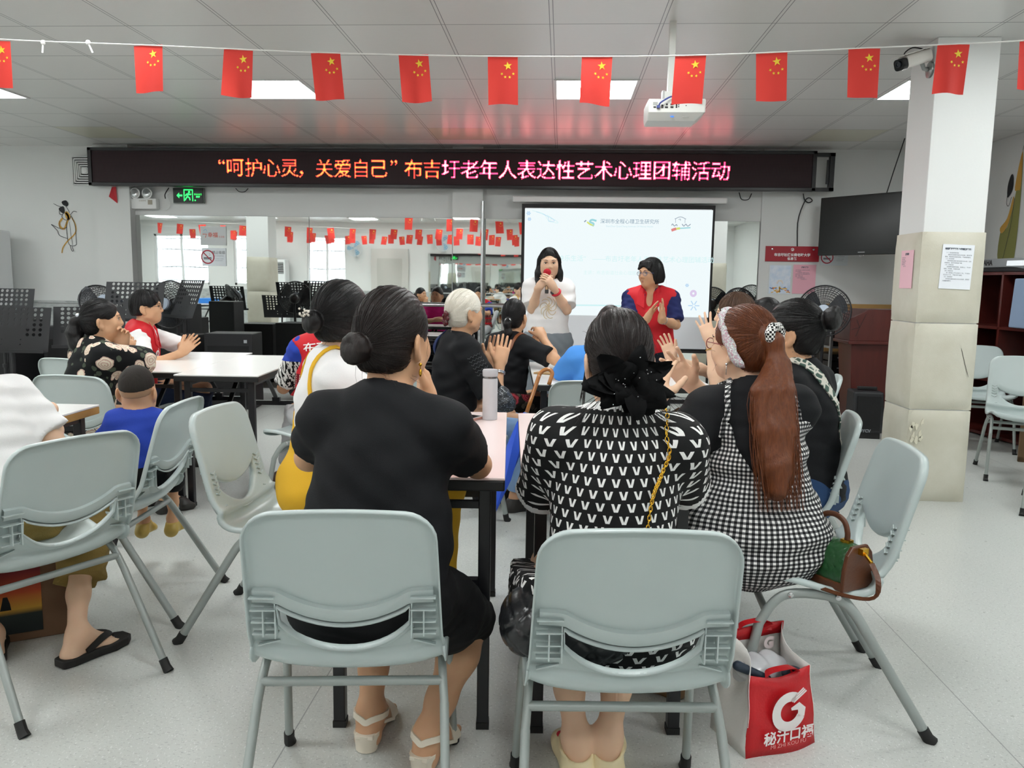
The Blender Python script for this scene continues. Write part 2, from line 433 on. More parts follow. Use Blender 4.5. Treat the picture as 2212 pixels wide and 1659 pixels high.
def notice(name, x, y, z, w, h, rz, m, label, lines, title=None, cat='notice', seed=1, corner=False, tilt=0):
    e = empty(name, (x, y, z), rz, label, cat)
    MB().box((0, 0, 0), (w, .0015, h), Matrix.Rotation(tilt, 3, 'Y')).build('sheet', m, e)
    R = Matrix.Rotation(tilt, 4, 'Y')
    if title:
        MB().text(title, min(w*.075, w*.84/len(title)), R @ Matrix.Translation((0, -.0022, h*.40)) @ Matrix.Rotation(PI/2, 4, 'X'), bold=.001).build('title', ink_m, e)
    b = MB(); random.seed(seed)
    for i, tx in enumerate(lines):
        b.text(tx, w*.042, R @ Matrix.Translation((-w*.40, -.0022, h*(.31-.045*i))) @ Matrix.Rotation(PI/2, 4, 'X'), align='LEFT')
    if lines: b.build('text_lines', ink_m, e)
    return e
L1 = ['（一）活动室使用须知', '　　请各位长者爱护室内公共设施，保持环境', '整洁，物品用后请放回原处，不得随意搬动。', '（二）安全管理', '　　使用电器设备前请先咨询工作人员，注意', '用电安全，离开时请关好门窗。', '（三）文明活动', '　　活动期间请保持安静，互相礼让，不大声', '喧哗，不吸烟，不随地吐痰。', '（四）开放时间', '　　周一至周五上午九点至十二点，下午两点', '至五点三十分，节假日另行通知。', '（五）其他事项', '　　如有疑问请与社区工作人员联系，感谢您', '的理解与配合。']
notice('notice_sheet', 2.278, 4.832, 1.40, .178, .255, 0, paper_m, 'white typed notice taped to the front of the padded pillar', L1, '布吉圩社区活动室使用管理制度', tilt=.03)
notice('notice_sheet', 2.0605, 4.985, 1.385, .17, .225, -PI/2, pink_m, 'small pink notice in a clear sleeve on the pillar pad left side', ['请大家爱护公物，', '保持室内整洁，', '离开时请关好电源，', '垃圾请随手带走，', '谢谢您的配合。', '　　　社区工作站'], '温馨提示')

# ---- ceiling light panels
diff_m = mat('light_panel_diffuser', '#ffffff', .5, emit='#f8fcfb', es=PANEL_STRENGTH)
proto = None; k = 0
for iy, yc in enumerate((6.112, 3.712, 1.312, -1.088)):
    for ix, xc in enumerate((-9.387, -6.987, -4.587, -2.187, .213, 2.613)):
        if proto is None:
            proto = empty('ceiling_light', (xc, yc, CEIL), 0, None, 'light', 'square ceiling light panels')
            f = MB()
            for s in (-1, 1): f.box((s*.29, 0, -.003), (.02, .60, .008)); f.box((0, s*.29, -.003), (.56, .02, .008))
            f.build('frame', white_metal, proto)
            MB().box((0, 0, -.001), (.56, .56, .004)).build('diffuser', diff_m, proto)
            o = proto
        else:
            o = copy_tree(proto); o.location = (xc, yc, CEIL)
        vis = {(0, 2): 'square ceiling light panel cut by the left edge of the photo', (0, 3): 'lit square ceiling panel left of centre, behind the third and fourth flags',
               (0, 4): 'lit square ceiling panel straight above the projection screen, behind one bleached flag', (0, 5): 'lit square ceiling panel beside the white pillar under the security camera'}
        o['label'] = vis.get((iy, ix), 'lit square ceiling panel overhead, seen only in the mirrors')

# ---- led message board
led = empty('led_message_board', (0, 0, 0), 0, 'long black LED sign with glowing red Chinese message under the ceiling', 'sign')
LX0, LX1, LZ0, LZ1, LY = -5.087, 2.55, 2.238, 2.634, 8.50
cxm, czm = (LX0+LX1)/2, (LZ0+LZ1)/2
led_dark, t = nmat('led_module_face', .55, .3)
x, y, z = t.xyz(t.coord())
gx = t.math('PINGPONG', x, .004); gz = t.math('PINGPONG', z, .004)
t.l.new(t.mix(t.math('GREATER_THAN', t.math('ADD', gx, gz), .0052), lin('#241519'), lin('#3a2226')), t.b.inputs['Base Color'])
b = MB().box((cxm, LY+.04, LZ1-.016), (LX1-LX0, .10, .032)).box((cxm, LY+.04, LZ0+.016), (LX1-LX0, .10, .032))
for xx in (LX0+.02, LX1-.02): b.box((xx, LY+.04, czm), (.04, .10, LZ1-LZ0))
b.build('bezel', mat('led_bezel', '#0d0d0f', .35), led, bevel=.004)
MB().box((cxm, LY+.045, czm), (LX1-LX0-.04, .08, LZ1-LZ0-.03)).build('module_panel', led_dark, led)
b = MB()
for q in ((LX1+.095, LZ1-.03, .19, .035), (LX1+.095, LZ0+.02, .19, .035)): b.box((q[0], LY+.05, q[1]), (q[2], .06, q[3]))
b.box((LX1+.165, LY+.05, czm-.005), (.045, .06, LZ1-LZ0-.02)); b.box((LX1+.135, LY+.06, czm), (.025, .03, .24))
b.build('end_bracket', mat('led_bracket', '#101013', .4), led)
def led_raster(text_cells, z_c, rows, pitch, mats):
    """each character sampled on a square grid of diodes"""
    chars = []
    for ch, x0, cw, mi in text_cells:
        v, f = text_geo(ch, 1.0, 0., 'LEFT')
        if not v: continue
        tri = BVHTree.FromPolygons([Vector((p[0], p[1], 0)) for p in v], f)
        sc = rows*pitch*1.02
        xs = [p[0] for p in v]; ys = [p[1] for p in v]
        full = ch not in '“”，'
        mx, my = ((min(xs)+max(xs))/2, (min(ys)+max(ys))/2) if full else ((min(xs)+max(xs))/2, 0.0)
        if ch == '，': my = .42
        if ch in '“”': my = -.30+(.0)
        ncol = int(cw/pitch)
        hit = {}; bc = MB(); chars.append(bc)
        for i in range(ncol):
            for j in range(rows):
                px = mx+((i+.5)-ncol/2)*pitch/sc; py = my+((j+.5)-rows/2)*pitch/sc
                if not full: py = ((j+.5)-rows/2)*pitch/sc + ((min(ys)+max(ys))/2 - (.30 if ch in '“”' else -.30))
                if any(tri.ray_cast(Vector((px+ox, py+oy, 1)), Vector((0, 0, -1)))[0] is not None for ox, oy in ((0, 0), (.013, 0), (-.013, 0), (0, .013), (0, -.013))): hit[(i, j)] = 1
        for (i, j) in hit:
            X = x0+cw/2+((i+.5)-ncol/2)*pitch; Z = z_c+((j+.5)-rows/2)*pitch; r = pitch*.47
            edge = any((i+a, j+c) not in hit for a, c in ((1, 0), (-1, 0), (0, 1), (0, -1)))
            m_ = mi if not edge else mi+1
            bc.add([(X-r, LY+.0035, Z-r*.6), (X-r*.6, LY+.0035, Z-r), (X+r*.6, LY+.0035, Z-r), (X+r, LY+.0035, Z-r*.6), (X+r, LY+.0035, Z+r*.6), (X+r*.6, LY+.0035, Z+r), (X-r*.6, LY+.0035, Z+r), (X-r, LY+.0035, Z+r*.6)], [tuple(range(8))], m_)
    return chars
cells = []; x = atY(468, 370, LY).x; cw = .1955
for ch in '“': cells.append((ch, x, .11, 0)); x += .105
for ch in '呵护心灵': cells.append((ch, x, cw, 0)); x += cw
cells.append(('，', x-.05, .15, 0)); x += .175
for ch in '关爱自己': cells.append((ch, x, cw, 0)); x += cw
cells.append(('”', x, .11, 0)); x += .16
rest = '布吉圩老年人表达性艺术心理团辅活动'
cw2 = (atY(1578, 370, LY).x-x)/len(rest)
for i, ch in enumerate(rest): cells.append((ch, x, cw2, 0 if i < 2 else 2)); x += cw2
LEDM = [mat('led_orange', '#200404', .5, emit='#ff9a3c', es=3.2), mat('led_orange_edge', '#200404', .5, emit='#ff4a3e', es=1.7),
        mat('led_hot', '#200404', .5, emit='#ff9488', es=11), mat('led_hot_edge', '#200404', .5, emit='#ff3058', es=6.0)]
for bmx in led_raster(cells, czm-.004, 24, .0083, LEDM): bmx.build('glowing_character', LEDM, led)

# ---- exit sign, emergency lamps, fan, cable on the back wall
ex = empty('exit_sign', (-4.085, BACKY-.03, 2.158), 0, 'green lit exit sign with running figure and arrow under the LED board', 'sign')
MB().box((0, 0, 0), (.335, .03, .15)).build('housing', mat('sign_black', '#0c140f', .4), ex, bevel=.004)
MB().box((0, .005, 0), (.35, .024, .163)).build('frame', mat('sign_rim', '#6f7570', .4, .6), ex, bevel=.003)
g = mat('exit_green', '#08300f', .4, emit='#2dff6a', es=2.2); b = MB(); yo = -.0165
def q2(pts): b.add([(p[0], yo, p[1]) for p in pts], [tuple(range(len(pts)))])
q2([(-.13, 0), (-.10, .03), (-.10, .009), (-.065, .009), (-.065, -.009), (-.10, -.009), (-.10, -.03)])
q2([(-.05, -.06), (-.05, .065), (-.04, .065), (-.04, -.06)]); q2([(-.05, .055), (-.05, .067), (.055, .067), (.055, .055)]); q2([(.045, -.06), (.045, .06), (.055, .06), (.055, -.06)])
q2([(.012+.012*math.cos(a), .038+.012*math.sin(a)) for a in [i*PI/5 for i in range(10)]])
for p in ([(.005, .025), (-.008, -.012)], [(-.008, -.012), (-.025, -.03), (-.035, -.05)], [(-.008, -.012), (.015, -.025), (.02, -.05)], [(.003, .02), (-.02, .012), (-.03, -.005)], [(.003, .02), (.022, .008), (.034, .018)]):
    b.ribbon([(u, yo, v) for u, v in p], .013)
b.text('安全出口', .022, wallM(.11, yo, .012)); b.text('EXIT', .02, wallM(.11, yo, -.014), bold=.002); q2([(.07, -.058), (.07, -.045), (.085, -.045), (.085, -.058)])
b.build('pictogram', g, ex)
em = empty('emergency_lamp', (-4.575, BACKY-.04, 2.065), 0, 'white twin head emergency lamp box left of the green exit sign', 'lamp')
MB().box((0, 0, 0), (.285, .07, .115)).build('battery_box', white_pl, em, bevel=.008)
b = MB().text('应急照明', .02, wallM(-.01, -.0365, .03)); b.box((.075, -.036, .015), (.05, .003, .05)); b.build('markings', mat('lamp_print', '#a9a393', .5), em)
for sx in (-.09, .045):
    h = MB().lathe([(.006, -.05), (.03, -.035), (.055, 0), (.058, .012), (.05, .016), (.0, .018)], 20, Matrix.Translation((sx, -.03, .11)) @ Matrix.Rotation(PI/2, 4, 'X')).tube([(sx, -.01, .05), (sx, -.01, .09)], .012, 8)
    ho = h.build('lamp_head', white_pl, em, smooth=50)
    MB().lathe([(.048, 0), (.04, .008), (0, .012)], 20, Matrix.Translation((sx, -.046, .11)) @ Matrix.Rotation(PI/2, 4, 'X')).build('lens', mat('lamp_lens', '#d5d8d8', .08, .6), ho, smooth=True)
b = MB().tube(interp([(-4.43, 8.70, 2.03), (-4.36, 8.71, 2.0), (-4.30, 8.71, 2.06), (-4.33, 8.71, 2.16), (-4.29, 8.71, 2.19)], 20), .004, 6)
b.build('cord', white_pl, em).location = (4.575, -BACKY+.04, -2.065)
fe = empty('exhaust_fan', (-5.235, BACKY-.02, 2.415), 0, 'square louvred exhaust fan half hidden behind the left end of the LED board', 'fan')
for i in range(6):
    s = .15-.024*i; f = MB()
    for u, v, wx, wz in ((0, s, 2*s, .012), (0, -s, 2*s, .012), (s, 0, .012, 2*s), (-s, 0, .012, 2*s)): f.box((u, -.004*i, v), (wx, .03, wz))
    f.build('louvre', white_pl if i else mat('vent_rim', '#d9dbda', .4), fe)
MB().box((0, .014, 0), (.30, .004, .30)).build('dark_cavity', black_pl, fe)
MB().lathe([(.03, 0), (.03, .02), (.0, .022)], 16, Matrix.Translation((0, -.02, 0)) @ Matrix.Rotation(PI/2, 4, 'X')).build('hub', white_pl, fe)
# red pennant hanging under the sign
b = MB(); b.add([(-4.90, BACKY-.115, 2.235), (-4.845, BACKY-.13, 2.235), (-4.84, BACKY-.125, 2.06), (-4.925, BACKY-.14, 2.13)], [(0, 1, 2, 3)])
po = b.build('red_pennant', red_m); po.modifiers.new('s', 'SOLIDIFY').thickness = .002
tag(po, 'folded red pennant hanging below the left end of the LED board', 'pennant')
# stray cables under the LED board
def cable(name, pts, r, m, label, n=24):
    return tag(MB().tube(interp(pts, n), r, 6).build(name, m, smooth=True), label, 'cable')
cable('wall_cable', [(2.48, 8.66, 2.23), (2.50, 8.67, 2.17), (2.54, 8.67, 2.14), (2.58, 8.67, 2.16), (2.54, 8.67, 2.19), (2.50, 8.68, 2.14), (2.45, 8.69, 1.95), (2.46, 8.69, 1.68)], .006, black_pl, 'black power cable looping down the wall left of the television')
cable('wall_cable', [(1.83, 8.69, 2.24), (1.86, 8.69, 2.17), (1.93, 8.69, 2.17), (1.96, 8.69, 2.23)], .005, black_pl, 'short black cable loop under the LED board above the red notice board')
cable('wall_cable', [(-3.56, 8.70, 2.24), (-3.52, 8.70, 2.205), (-3.46, 8.70, 2.205), (-3.42, 8.70, 2.24)], .004, black_pl, 'thin dark cable loop under the LED board right of the exit sign')
cable('wall_cable', [(-4.30, 8.69, 2.24), (-4.335, 8.67, 2.17), (-4.33, 8.66, 2.12)], .006, black_pl, 'short black hanging plug lead left of the exit sign')

# ---- projection screen
ps = empty('projection_screen', (0, 0, 0), 0, 'white pull-down projection screen showing a pale blue slide', 'screen')
SY = 8.50
def sx_(px, py): p = atY(px, py, SY); return p
A, B2, C2, D2 = sx_(1124, 441), sx_(1541, 443), sx_(1537, 757), sx_(1126, 757)
X0, X1, Z1, Z0 = (A.x+D2.x)/2, (B2.x+C2.x)/2, (A.z+B2.z)/2, (C2.z+D2.z)/2
MB().box(((X0+X1)/2, SY+.012, (Z0+Z1)/2), (X1-X0, .003, Z1-Z0)).build('black_border', mat('screen_border', '#121214', .6), ps)
scr_m = mat('screen_fabric', '#e9ebf0', .8)
bx = .035
MB().box(((X0+X1)/2, SY+.009, (Z0+Z1)/2-.005), (X1-X0-2*bx, .003, Z1-Z0-.07)).build('fabric', scr_m, ps)
bw = (X0-.10, X1+.12)
MB().box(((bw[0]+bw[1])/2, SY+.06, Z1+.05), (bw[1]-bw[0], .09, .06)).build('roller_case', white_metal, ps, bevel=.01)
MB().tube([(X0, SY+.01, Z0), (X1, SY+.01, Z0)], .014, 10).build('bottom_bar', black_pl, ps, smooth=40)
I0, I1 = sx_(1134, 450), sx_(1530, 686)
img_m = mat('projected_light', '#202020', 1, spec=0, emit='#f3fdff', es=.97)
MB().box(((I0.x+I1.x)/2, SY+.006, (I0.z+I1.z)/2), (I1.x-I0.x, .002, I0.z-I1.z)).build('projected_image', img_m, ps)
SW, SH, sx0, sz0 = I1.x-I0.x, I0.z-I1.z, I0.x, I0.z
def sp(u, v): return sx0+SW*u, sz0-SH*v       # slide coordinates 0..1
def slide_text(txt, u, v, h, color, al='CENTER', bold=0., es=.5):
    x, z = sp(u, v); MB().text(txt, h*SH, wallM(x, SY+.0035, z), align=al, bold=bold).build('slide_text', mat('slide_'+color[1:], '#050505', 1, spec=0, emit=color, es=1.), ps)
slide_text('深圳市全程心理卫生研究所', .562, .115, .046, '#7f99ad')
slide_text('ShenZhen QuanCheng Institute Of Mental Health', .562, .158, .022, '#c9e6ee', es=.6)
slide_text('快乐生活”　——布吉圩老年人表达性艺术心理团辅活动', .60, .465, .060, '#d3f4f5', es=.7)
slide_text('主讲：布吉街道社会心理服务中心', .50, .595, .042, '#ddf6f6', es=.72)
b = MB(); bm_ = [mat('logo_teal', '#050505', 1, spec=0, emit='#9fd8df', es=1.), mat('logo_yellow', '#050505', 1, spec=0, emit='#d9e27a', es=1.), mat('logo_red', '#050505', 1, spec=0, emit='#e08a86', es=1.), mat('logo_grey', '#050505', 1, spec=0, emit='#93a0b0', es=1.), mat('flower_lilac', '#050505', 1, spec=0, emit='#dccbea', es=1.), mat('flower_blue', '#050505', 1, spec=0, emit='#b9d8f3', es=1.), mat('band_cyan', '#050505', 1, spec=0, emit='#cdf2f4', es=1.)]
def sr(pts, wd, mi):
    b.ribbon(interp([(sp(u, v)[0], SY+.0035, sp(u, v)[1]) for u, v in pts], 14), wd, mi=mi)
sr([(.32, .12), (.33, .105)], .012, 3); sr([(.335, .12), (.35, .14), (.37, .155)], .016, 1); sr([(.385, .11), (.36, .10), (.35, .12), (.37, .135), (.365, .16)], .02, 0)
sr([(.80, .085), (.83, .065), (.86, .085)], .006, 3); sr([(.805, .085), (.805, .12)], .004, 3); sr([(.855, .085), (.855, .12)], .004, 3); sr([(.82, .09), (.83, .085), (.83, .10)], .005, 3)
for q in ([(.785, .145), (.79, .13), (.80, .15), (.81, .135), (.815, .15)], [(.84, .13), (.85, .15), (.86, .13), (.87, .15), (.885, .13)]): sr(q, .008, 3)
sr([(.785, .19), (.80, .18), (.81, .175)], .028, 2); sr([(.81, .175), (.83, .17)], .022, 1); sr([(.83, .17), (.85, .168), (.885, .163)], .012, 0)
for k in range(9):
    a = 2*PI*k/9; u, v = .915+.018*math.cos(a), .775+.033*math.sin(a); sr([(.915+.006*math.cos(a), .775+.011*math.sin(a)), (u, v)], .022, 4)
for u, v, r in ((.02, .045, .012), (.025, .10, .01), (.88, .70, .010), (.92, .89, .03)):
    for k in range(6):
        a = 2*PI*k/6; sr([(u+r*.2*math.cos(a), v+r*.35*math.sin(a)), (u+r*math.cos(a), v+r*1.7*math.sin(a))], .010, 5)
for k in range(5): sr([(.04+.02*k, .02+.01*k), (.10+.02*k, .05+.02*k), (.13, .12)], .004, 5 if k % 2 else 6)
sr([(.25, .905), (.40, .902), (.55, .905)], .014, 6)
b.build('slide_graphics', bm_, ps)

# ---- notice boards on the right part of the back wall
WY = BACKY-.037
rb = empty('notice_board_header', (2.41, WY-.006, 1.612), 0, 'dark red sign with white Chinese title beside the television', 'sign')
MB().box((0, 0, 0), (.552, .012, .158)).build('panel', mat('sign_red', '#a51a2b', .45), rb)
b = MB().text('布吉圩社区长青老龄大学', .034, wallM(0, -.0075, -.012), bold=.0012).text('信息栏', .032, wallM(0, -.0075, -.052), bold=.0012)
b.lathe([(.017, 0), (.0, .001)], 16, Matrix.Translation((0, -.007, .045)) @ Matrix.Rotation(PI/2, 4, 'X'))
b.build('lettering', mat('white_letter', '#f2eef0', .6), rb)
for sx in (-.21, .215): MB().lathe([(.010, 0), (.010, .008), (0, .010)], 12, Matrix.Translation((sx, -.006, .047)) @ Matrix.Rotation(PI/2, 4, 'X')).build('screw_cap', chrome_m, rb, smooth=40)
MB().ribbon([(-.017, -.0085, .036), (0, -.0085, .055), (.006, -.0085, .04)], .006).build('emblem', mat('sign_red', '#a51a2b'), rb)
e = empty('poster', (2.30, WY-.003, 1.345), 0, 'pale blue poster with small sunny landscape in a clear sleeve', 'poster')
MB().box((0, 0, 0), (.235, .004, .31)).build('sleeve', mat('acrylic', '#dfe6ea', .15, spec=.6), e)
pm, t = nmat('poster_sky', .6); n = t.noise(t.coord(), 14, 4); t.l.new(t.ramp(n, [(.35, lin('#cfe0f4')), (.6, lin('#e7eefa')), (.75, lin('#b4cdea'))]), t.b.inputs['Base Color'])
MB().box((0, -.003, .0), (.215, .002, .29)).build('print', pm, e)
b = MB(); random.seed(5)
for k in range(26):
    u = random.uniform(-.1, .1); v = -.115+random.uniform(-.025, .03); b.ribbon([(u-.012, -.0045, v), (u+.012, -.0045, v+random.uniform(-.008, .01))], .009, mi=random.choice((0, 0, 1, 2)))
b.ribbon([(0, -.0045, -.13), (0, -.0045, -.075)], .016, mi=0)
for k in range(9): a = PI*k/8; b.ribbon([(.02*math.cos(a), -.0045, -.04+.02*math.sin(a)), (.035*math.cos(a), -.0045, -.04+.035*math.sin(a))], .003, mi=0)
b.build('picture', [mat('poster_yellow', '#eebb4a', .6), mat('poster_blue', '#5f93d6', .6), mat('poster_orange', '#e58a3c', .6)], e)
notice('poster', 2.55, WY-.003, 1.35, .235, .305, 0, mat('pink_poster', '#f0b3c2', .6), 'pink typed poster in a sleeve right of the pale blue poster', ['关于开展长者心理健康活动的通知', '各位长者朋友：', '　　为丰富老年人精神文化生活，', '社区将举办艺术心理团体辅导活动。', '时间：每周三下午', '地点：社区活动室', '　　欢迎大家踊跃参加。', '　　　　　　社区老龄大学'], '活动通知', cat='poster')
def nosmoke(x, y, z, w, h, label):
    e = empty('no_smoking_sign', (x, y, z), 0, label, 'sign')
    MB().box((0, 0, 0), (w, .006, h)).build('acrylic_plate', mat('acrylic', '#dfe6ea'), e)
    k = h*.36; cx = -w*.26; b = MB()
    b.tube([(cx+k*math.cos(a), -.004, k*math.sin(a)) for a in [2*PI*i/28 for i in range(28)]], k*.1, 6, closed=True, mi=0, flat=.2)
    b.ribbon([(cx-k*.7, -.0045, k*.7), (cx+k*.7, -.0045, -k*.7)], k*.16, mi=0)
    for zz in (-.12, -.3): b.ribbon([(cx-k*.65, -.0042, k*zz), (cx+k*.6, -.0042, k*zz)], k*.12, mi=1)
    b.ribbon(interp([(cx+k*.2, -.0042, k*.2), (cx+k*.4, -.0042, k*.35), (cx+k*.2, -.0042, k*.6)], 8), k*.06, mi=2)
    b.text('禁止吸烟', h*.19, wallM(w*.2, -.0042, h*.24), mi=1); b.text('NO SMOKING', h*.095, wallM(w*.2, -.0042, h*.06), mi=2)
    b.text('为了您和他人的健康', h*.06, wallM(w*.2, -.0042, -h*.1), mi=2); b.text('请勿在室内吸烟', h*.06, wallM(w*.2, -.0042, -h*.2), mi=2)
    b.build('print', [mat('ring_red', '#b5384a', .6), mat('sign_ink', '#3a3d44', .6), mat('sign_ink_soft', '#a0a6ad', .6)], e)
    return e
nosmoke(2.845, WY-.004, 1.58, .28, .165, 'clear no smoking sign partly behind the lower left corner of the television')
nosmoke(-3.83, BACKY-.016, 1.50, .27, .195, 'clear no smoking sign stuck on the dance mirror left of the padded pillar reflection')
e = empty('wall_sign', (-3.83, BACKY-.016, 1.73), 0, 'pale grey sign with red Chinese happiness lettering on the mirror above the no smoking sign', 'sign')
MB().box((0, 0, 0), (.29, .006, .205)).build('plate', mat('pale_grey_plate', '#cfd3d4', .4), e)
b = MB().text('幸福', .058, wallM(-.005, -.004, .005), bold=.001).text('生活馆', .022, wallM(.092, -.004, -.012), mi=0).ribbon([(-.12, -.004, .018), (-.075, -.004, .018), (-.09, -.004, -.02)], .008, mi=0)
b.ribbon(interp([(-.11, -.004, .05), (-.085, -.004, .07), (-.07, -.004, .045)], 8), .008, mi=1); b.ribbon([(-.12, -.004, .035), (-.03, -.004, .035)], .004, mi=1)
b.build('print', [mat('happy_red', '#cf6a5c', .6), mat('happy_blue', '#9ec4d8', .6)], e)

# ---- painted dancers (flat wall art)
def mural(name, label, org, rz, parts):
    e = empty(name, org, rz, label, 'wall painting')
    for pname, m, strokes in parts:
        b = MB()
        for st in strokes:
            if st[0] == 'fill':
                q = [Vector((p[0], -.001*st[2], p[1])) for p in st[1]]; n_ = len(q); vs = []
                for i in range(n_):
                    a_, b_, c_, d_ = q[i-1], q[i], q[(i+1) % n_], q[(i+2) % n_]
                    for t_ in (0, .25, .5, .75): vs.append(.5*((2*b_)+(c_-a_)*t_+(2*a_-5*b_+4*c_-d_)*t_*t_+(3*b_-a_-3*c_+d_)*t_**3))
                b.add(vs, [tuple(range(len(vs)))])
            else: b.ribbon(interp([(p[0], -.001*st[3], p[1]) for p in st[1]], 18), st[2])
        b.build(pname, m, e)
    return e
ink = mat('mural_ink', '#3b3d42', .8); och = mat('mural_ochre', '#c99b45', .7); hairk = mat('mural_black', '#17181b', .7)
k = 1/330.0   # px -> m at that wall
def P(*a): return [((x-145)*.00497, (495-y)*.00497) for x, y in a]
mural('painted_dancer', 'line drawing of a leaping dancer with ochre sash on the left wall', (-5.505, BACKY-.003, 1.79), 0, [
    ('hair', hairk, [('fill', P((137, 436), (147, 433), (152, 440), (149, 446), (140, 443)), 1), ('fill', P((130, 450), (140, 446), (143, 455), (140, 462), (131, 456)), 1)]),
    ('outline', ink, [('s', P((130, 456), (131, 463), (137, 464), (141, 458)), .006, 2), ('s', P((141, 448), (130, 446), (121, 442)), .006, 2), ('s', P((121, 442), (118, 440)), .005, 2), ('s', P((143, 441), (150, 452), (154, 460)), .006, 2), ('s', P((155, 465), (163, 457), (171, 458)), .006, 2), ('s', P((137, 464), (136, 470), (143, 476), (152, 474), (158, 466)), .006, 2),
                      ('s', P((130, 478), (129, 492), (134, 496), (146, 492)), .006, 2), ('s', P((129, 495), (118, 490), (110, 486), (114, 490), (124, 500)), .006, 2), ('s', P((124, 500), (128, 510), (146, 517)), .006, 2), ('s', P((146, 478), (145, 500), (148, 528), (158, 533), (166, 530)), .006, 2), ('s', P((158, 468), (165, 490), (166, 530)), .006, 2), ('s', P((152, 480), (154, 505), (157, 531)), .004, 2), ('s', P((151, 533), (155, 544), (158, 543), (156, 534)), .006, 2)]),
    ('sash', och, [('s', P((145, 460), (150, 467), (150, 474), (147, 480), (140, 495), (131, 492), (129, 482), (137, 472)), .022, 1), ('fill', P((143, 459), (150, 458), (156, 470), (150, 477), (144, 470)), 1), ('s', P((158, 470), (166, 488), (164, 505), (146, 522), (134, 537), (131, 549)), .013, 1)])])
def Q(*a): return [((x-2190)*.0068, (450-y)*.0085) for x, y in a]
mural('painted_dancer', 'painted bowing dancer in green and ochre robe high on the right wall', (RIGHTX-.003, 7.79, 2.02), -PI/2, [
    ('hair', hairk, [('fill', Q((2174, 425), (2180, 414), (2186, 416), (2187, 430), (2176, 438)), 2)]),
    ('robe', mat('mural_green', '#8b8a4e', .7), [('fill', Q((2166, 473), (2182, 470), (2194, 440), (2203, 395), (2208, 440), (2206, 500), (2196, 506), (2165, 506)), 1)]),
    ('sleeve', och, [('fill', Q((2164, 470), (2180, 460), (2190, 438), (2192, 446), (2184, 466), (2170, 476)), 2), ('fill', Q((2192, 428), (2203, 391), (2206, 428), (2200, 432)), 2)]),
    ('outline', ink, [('s', Q((2175, 436), (2175, 444), (2181, 447), (2186, 438)), .006, 3), ('s', Q((2194, 440), (2190, 470), (2178, 505)), .006, 3), ('s', Q((2203, 391), (2206, 384)), .006, 3)])])
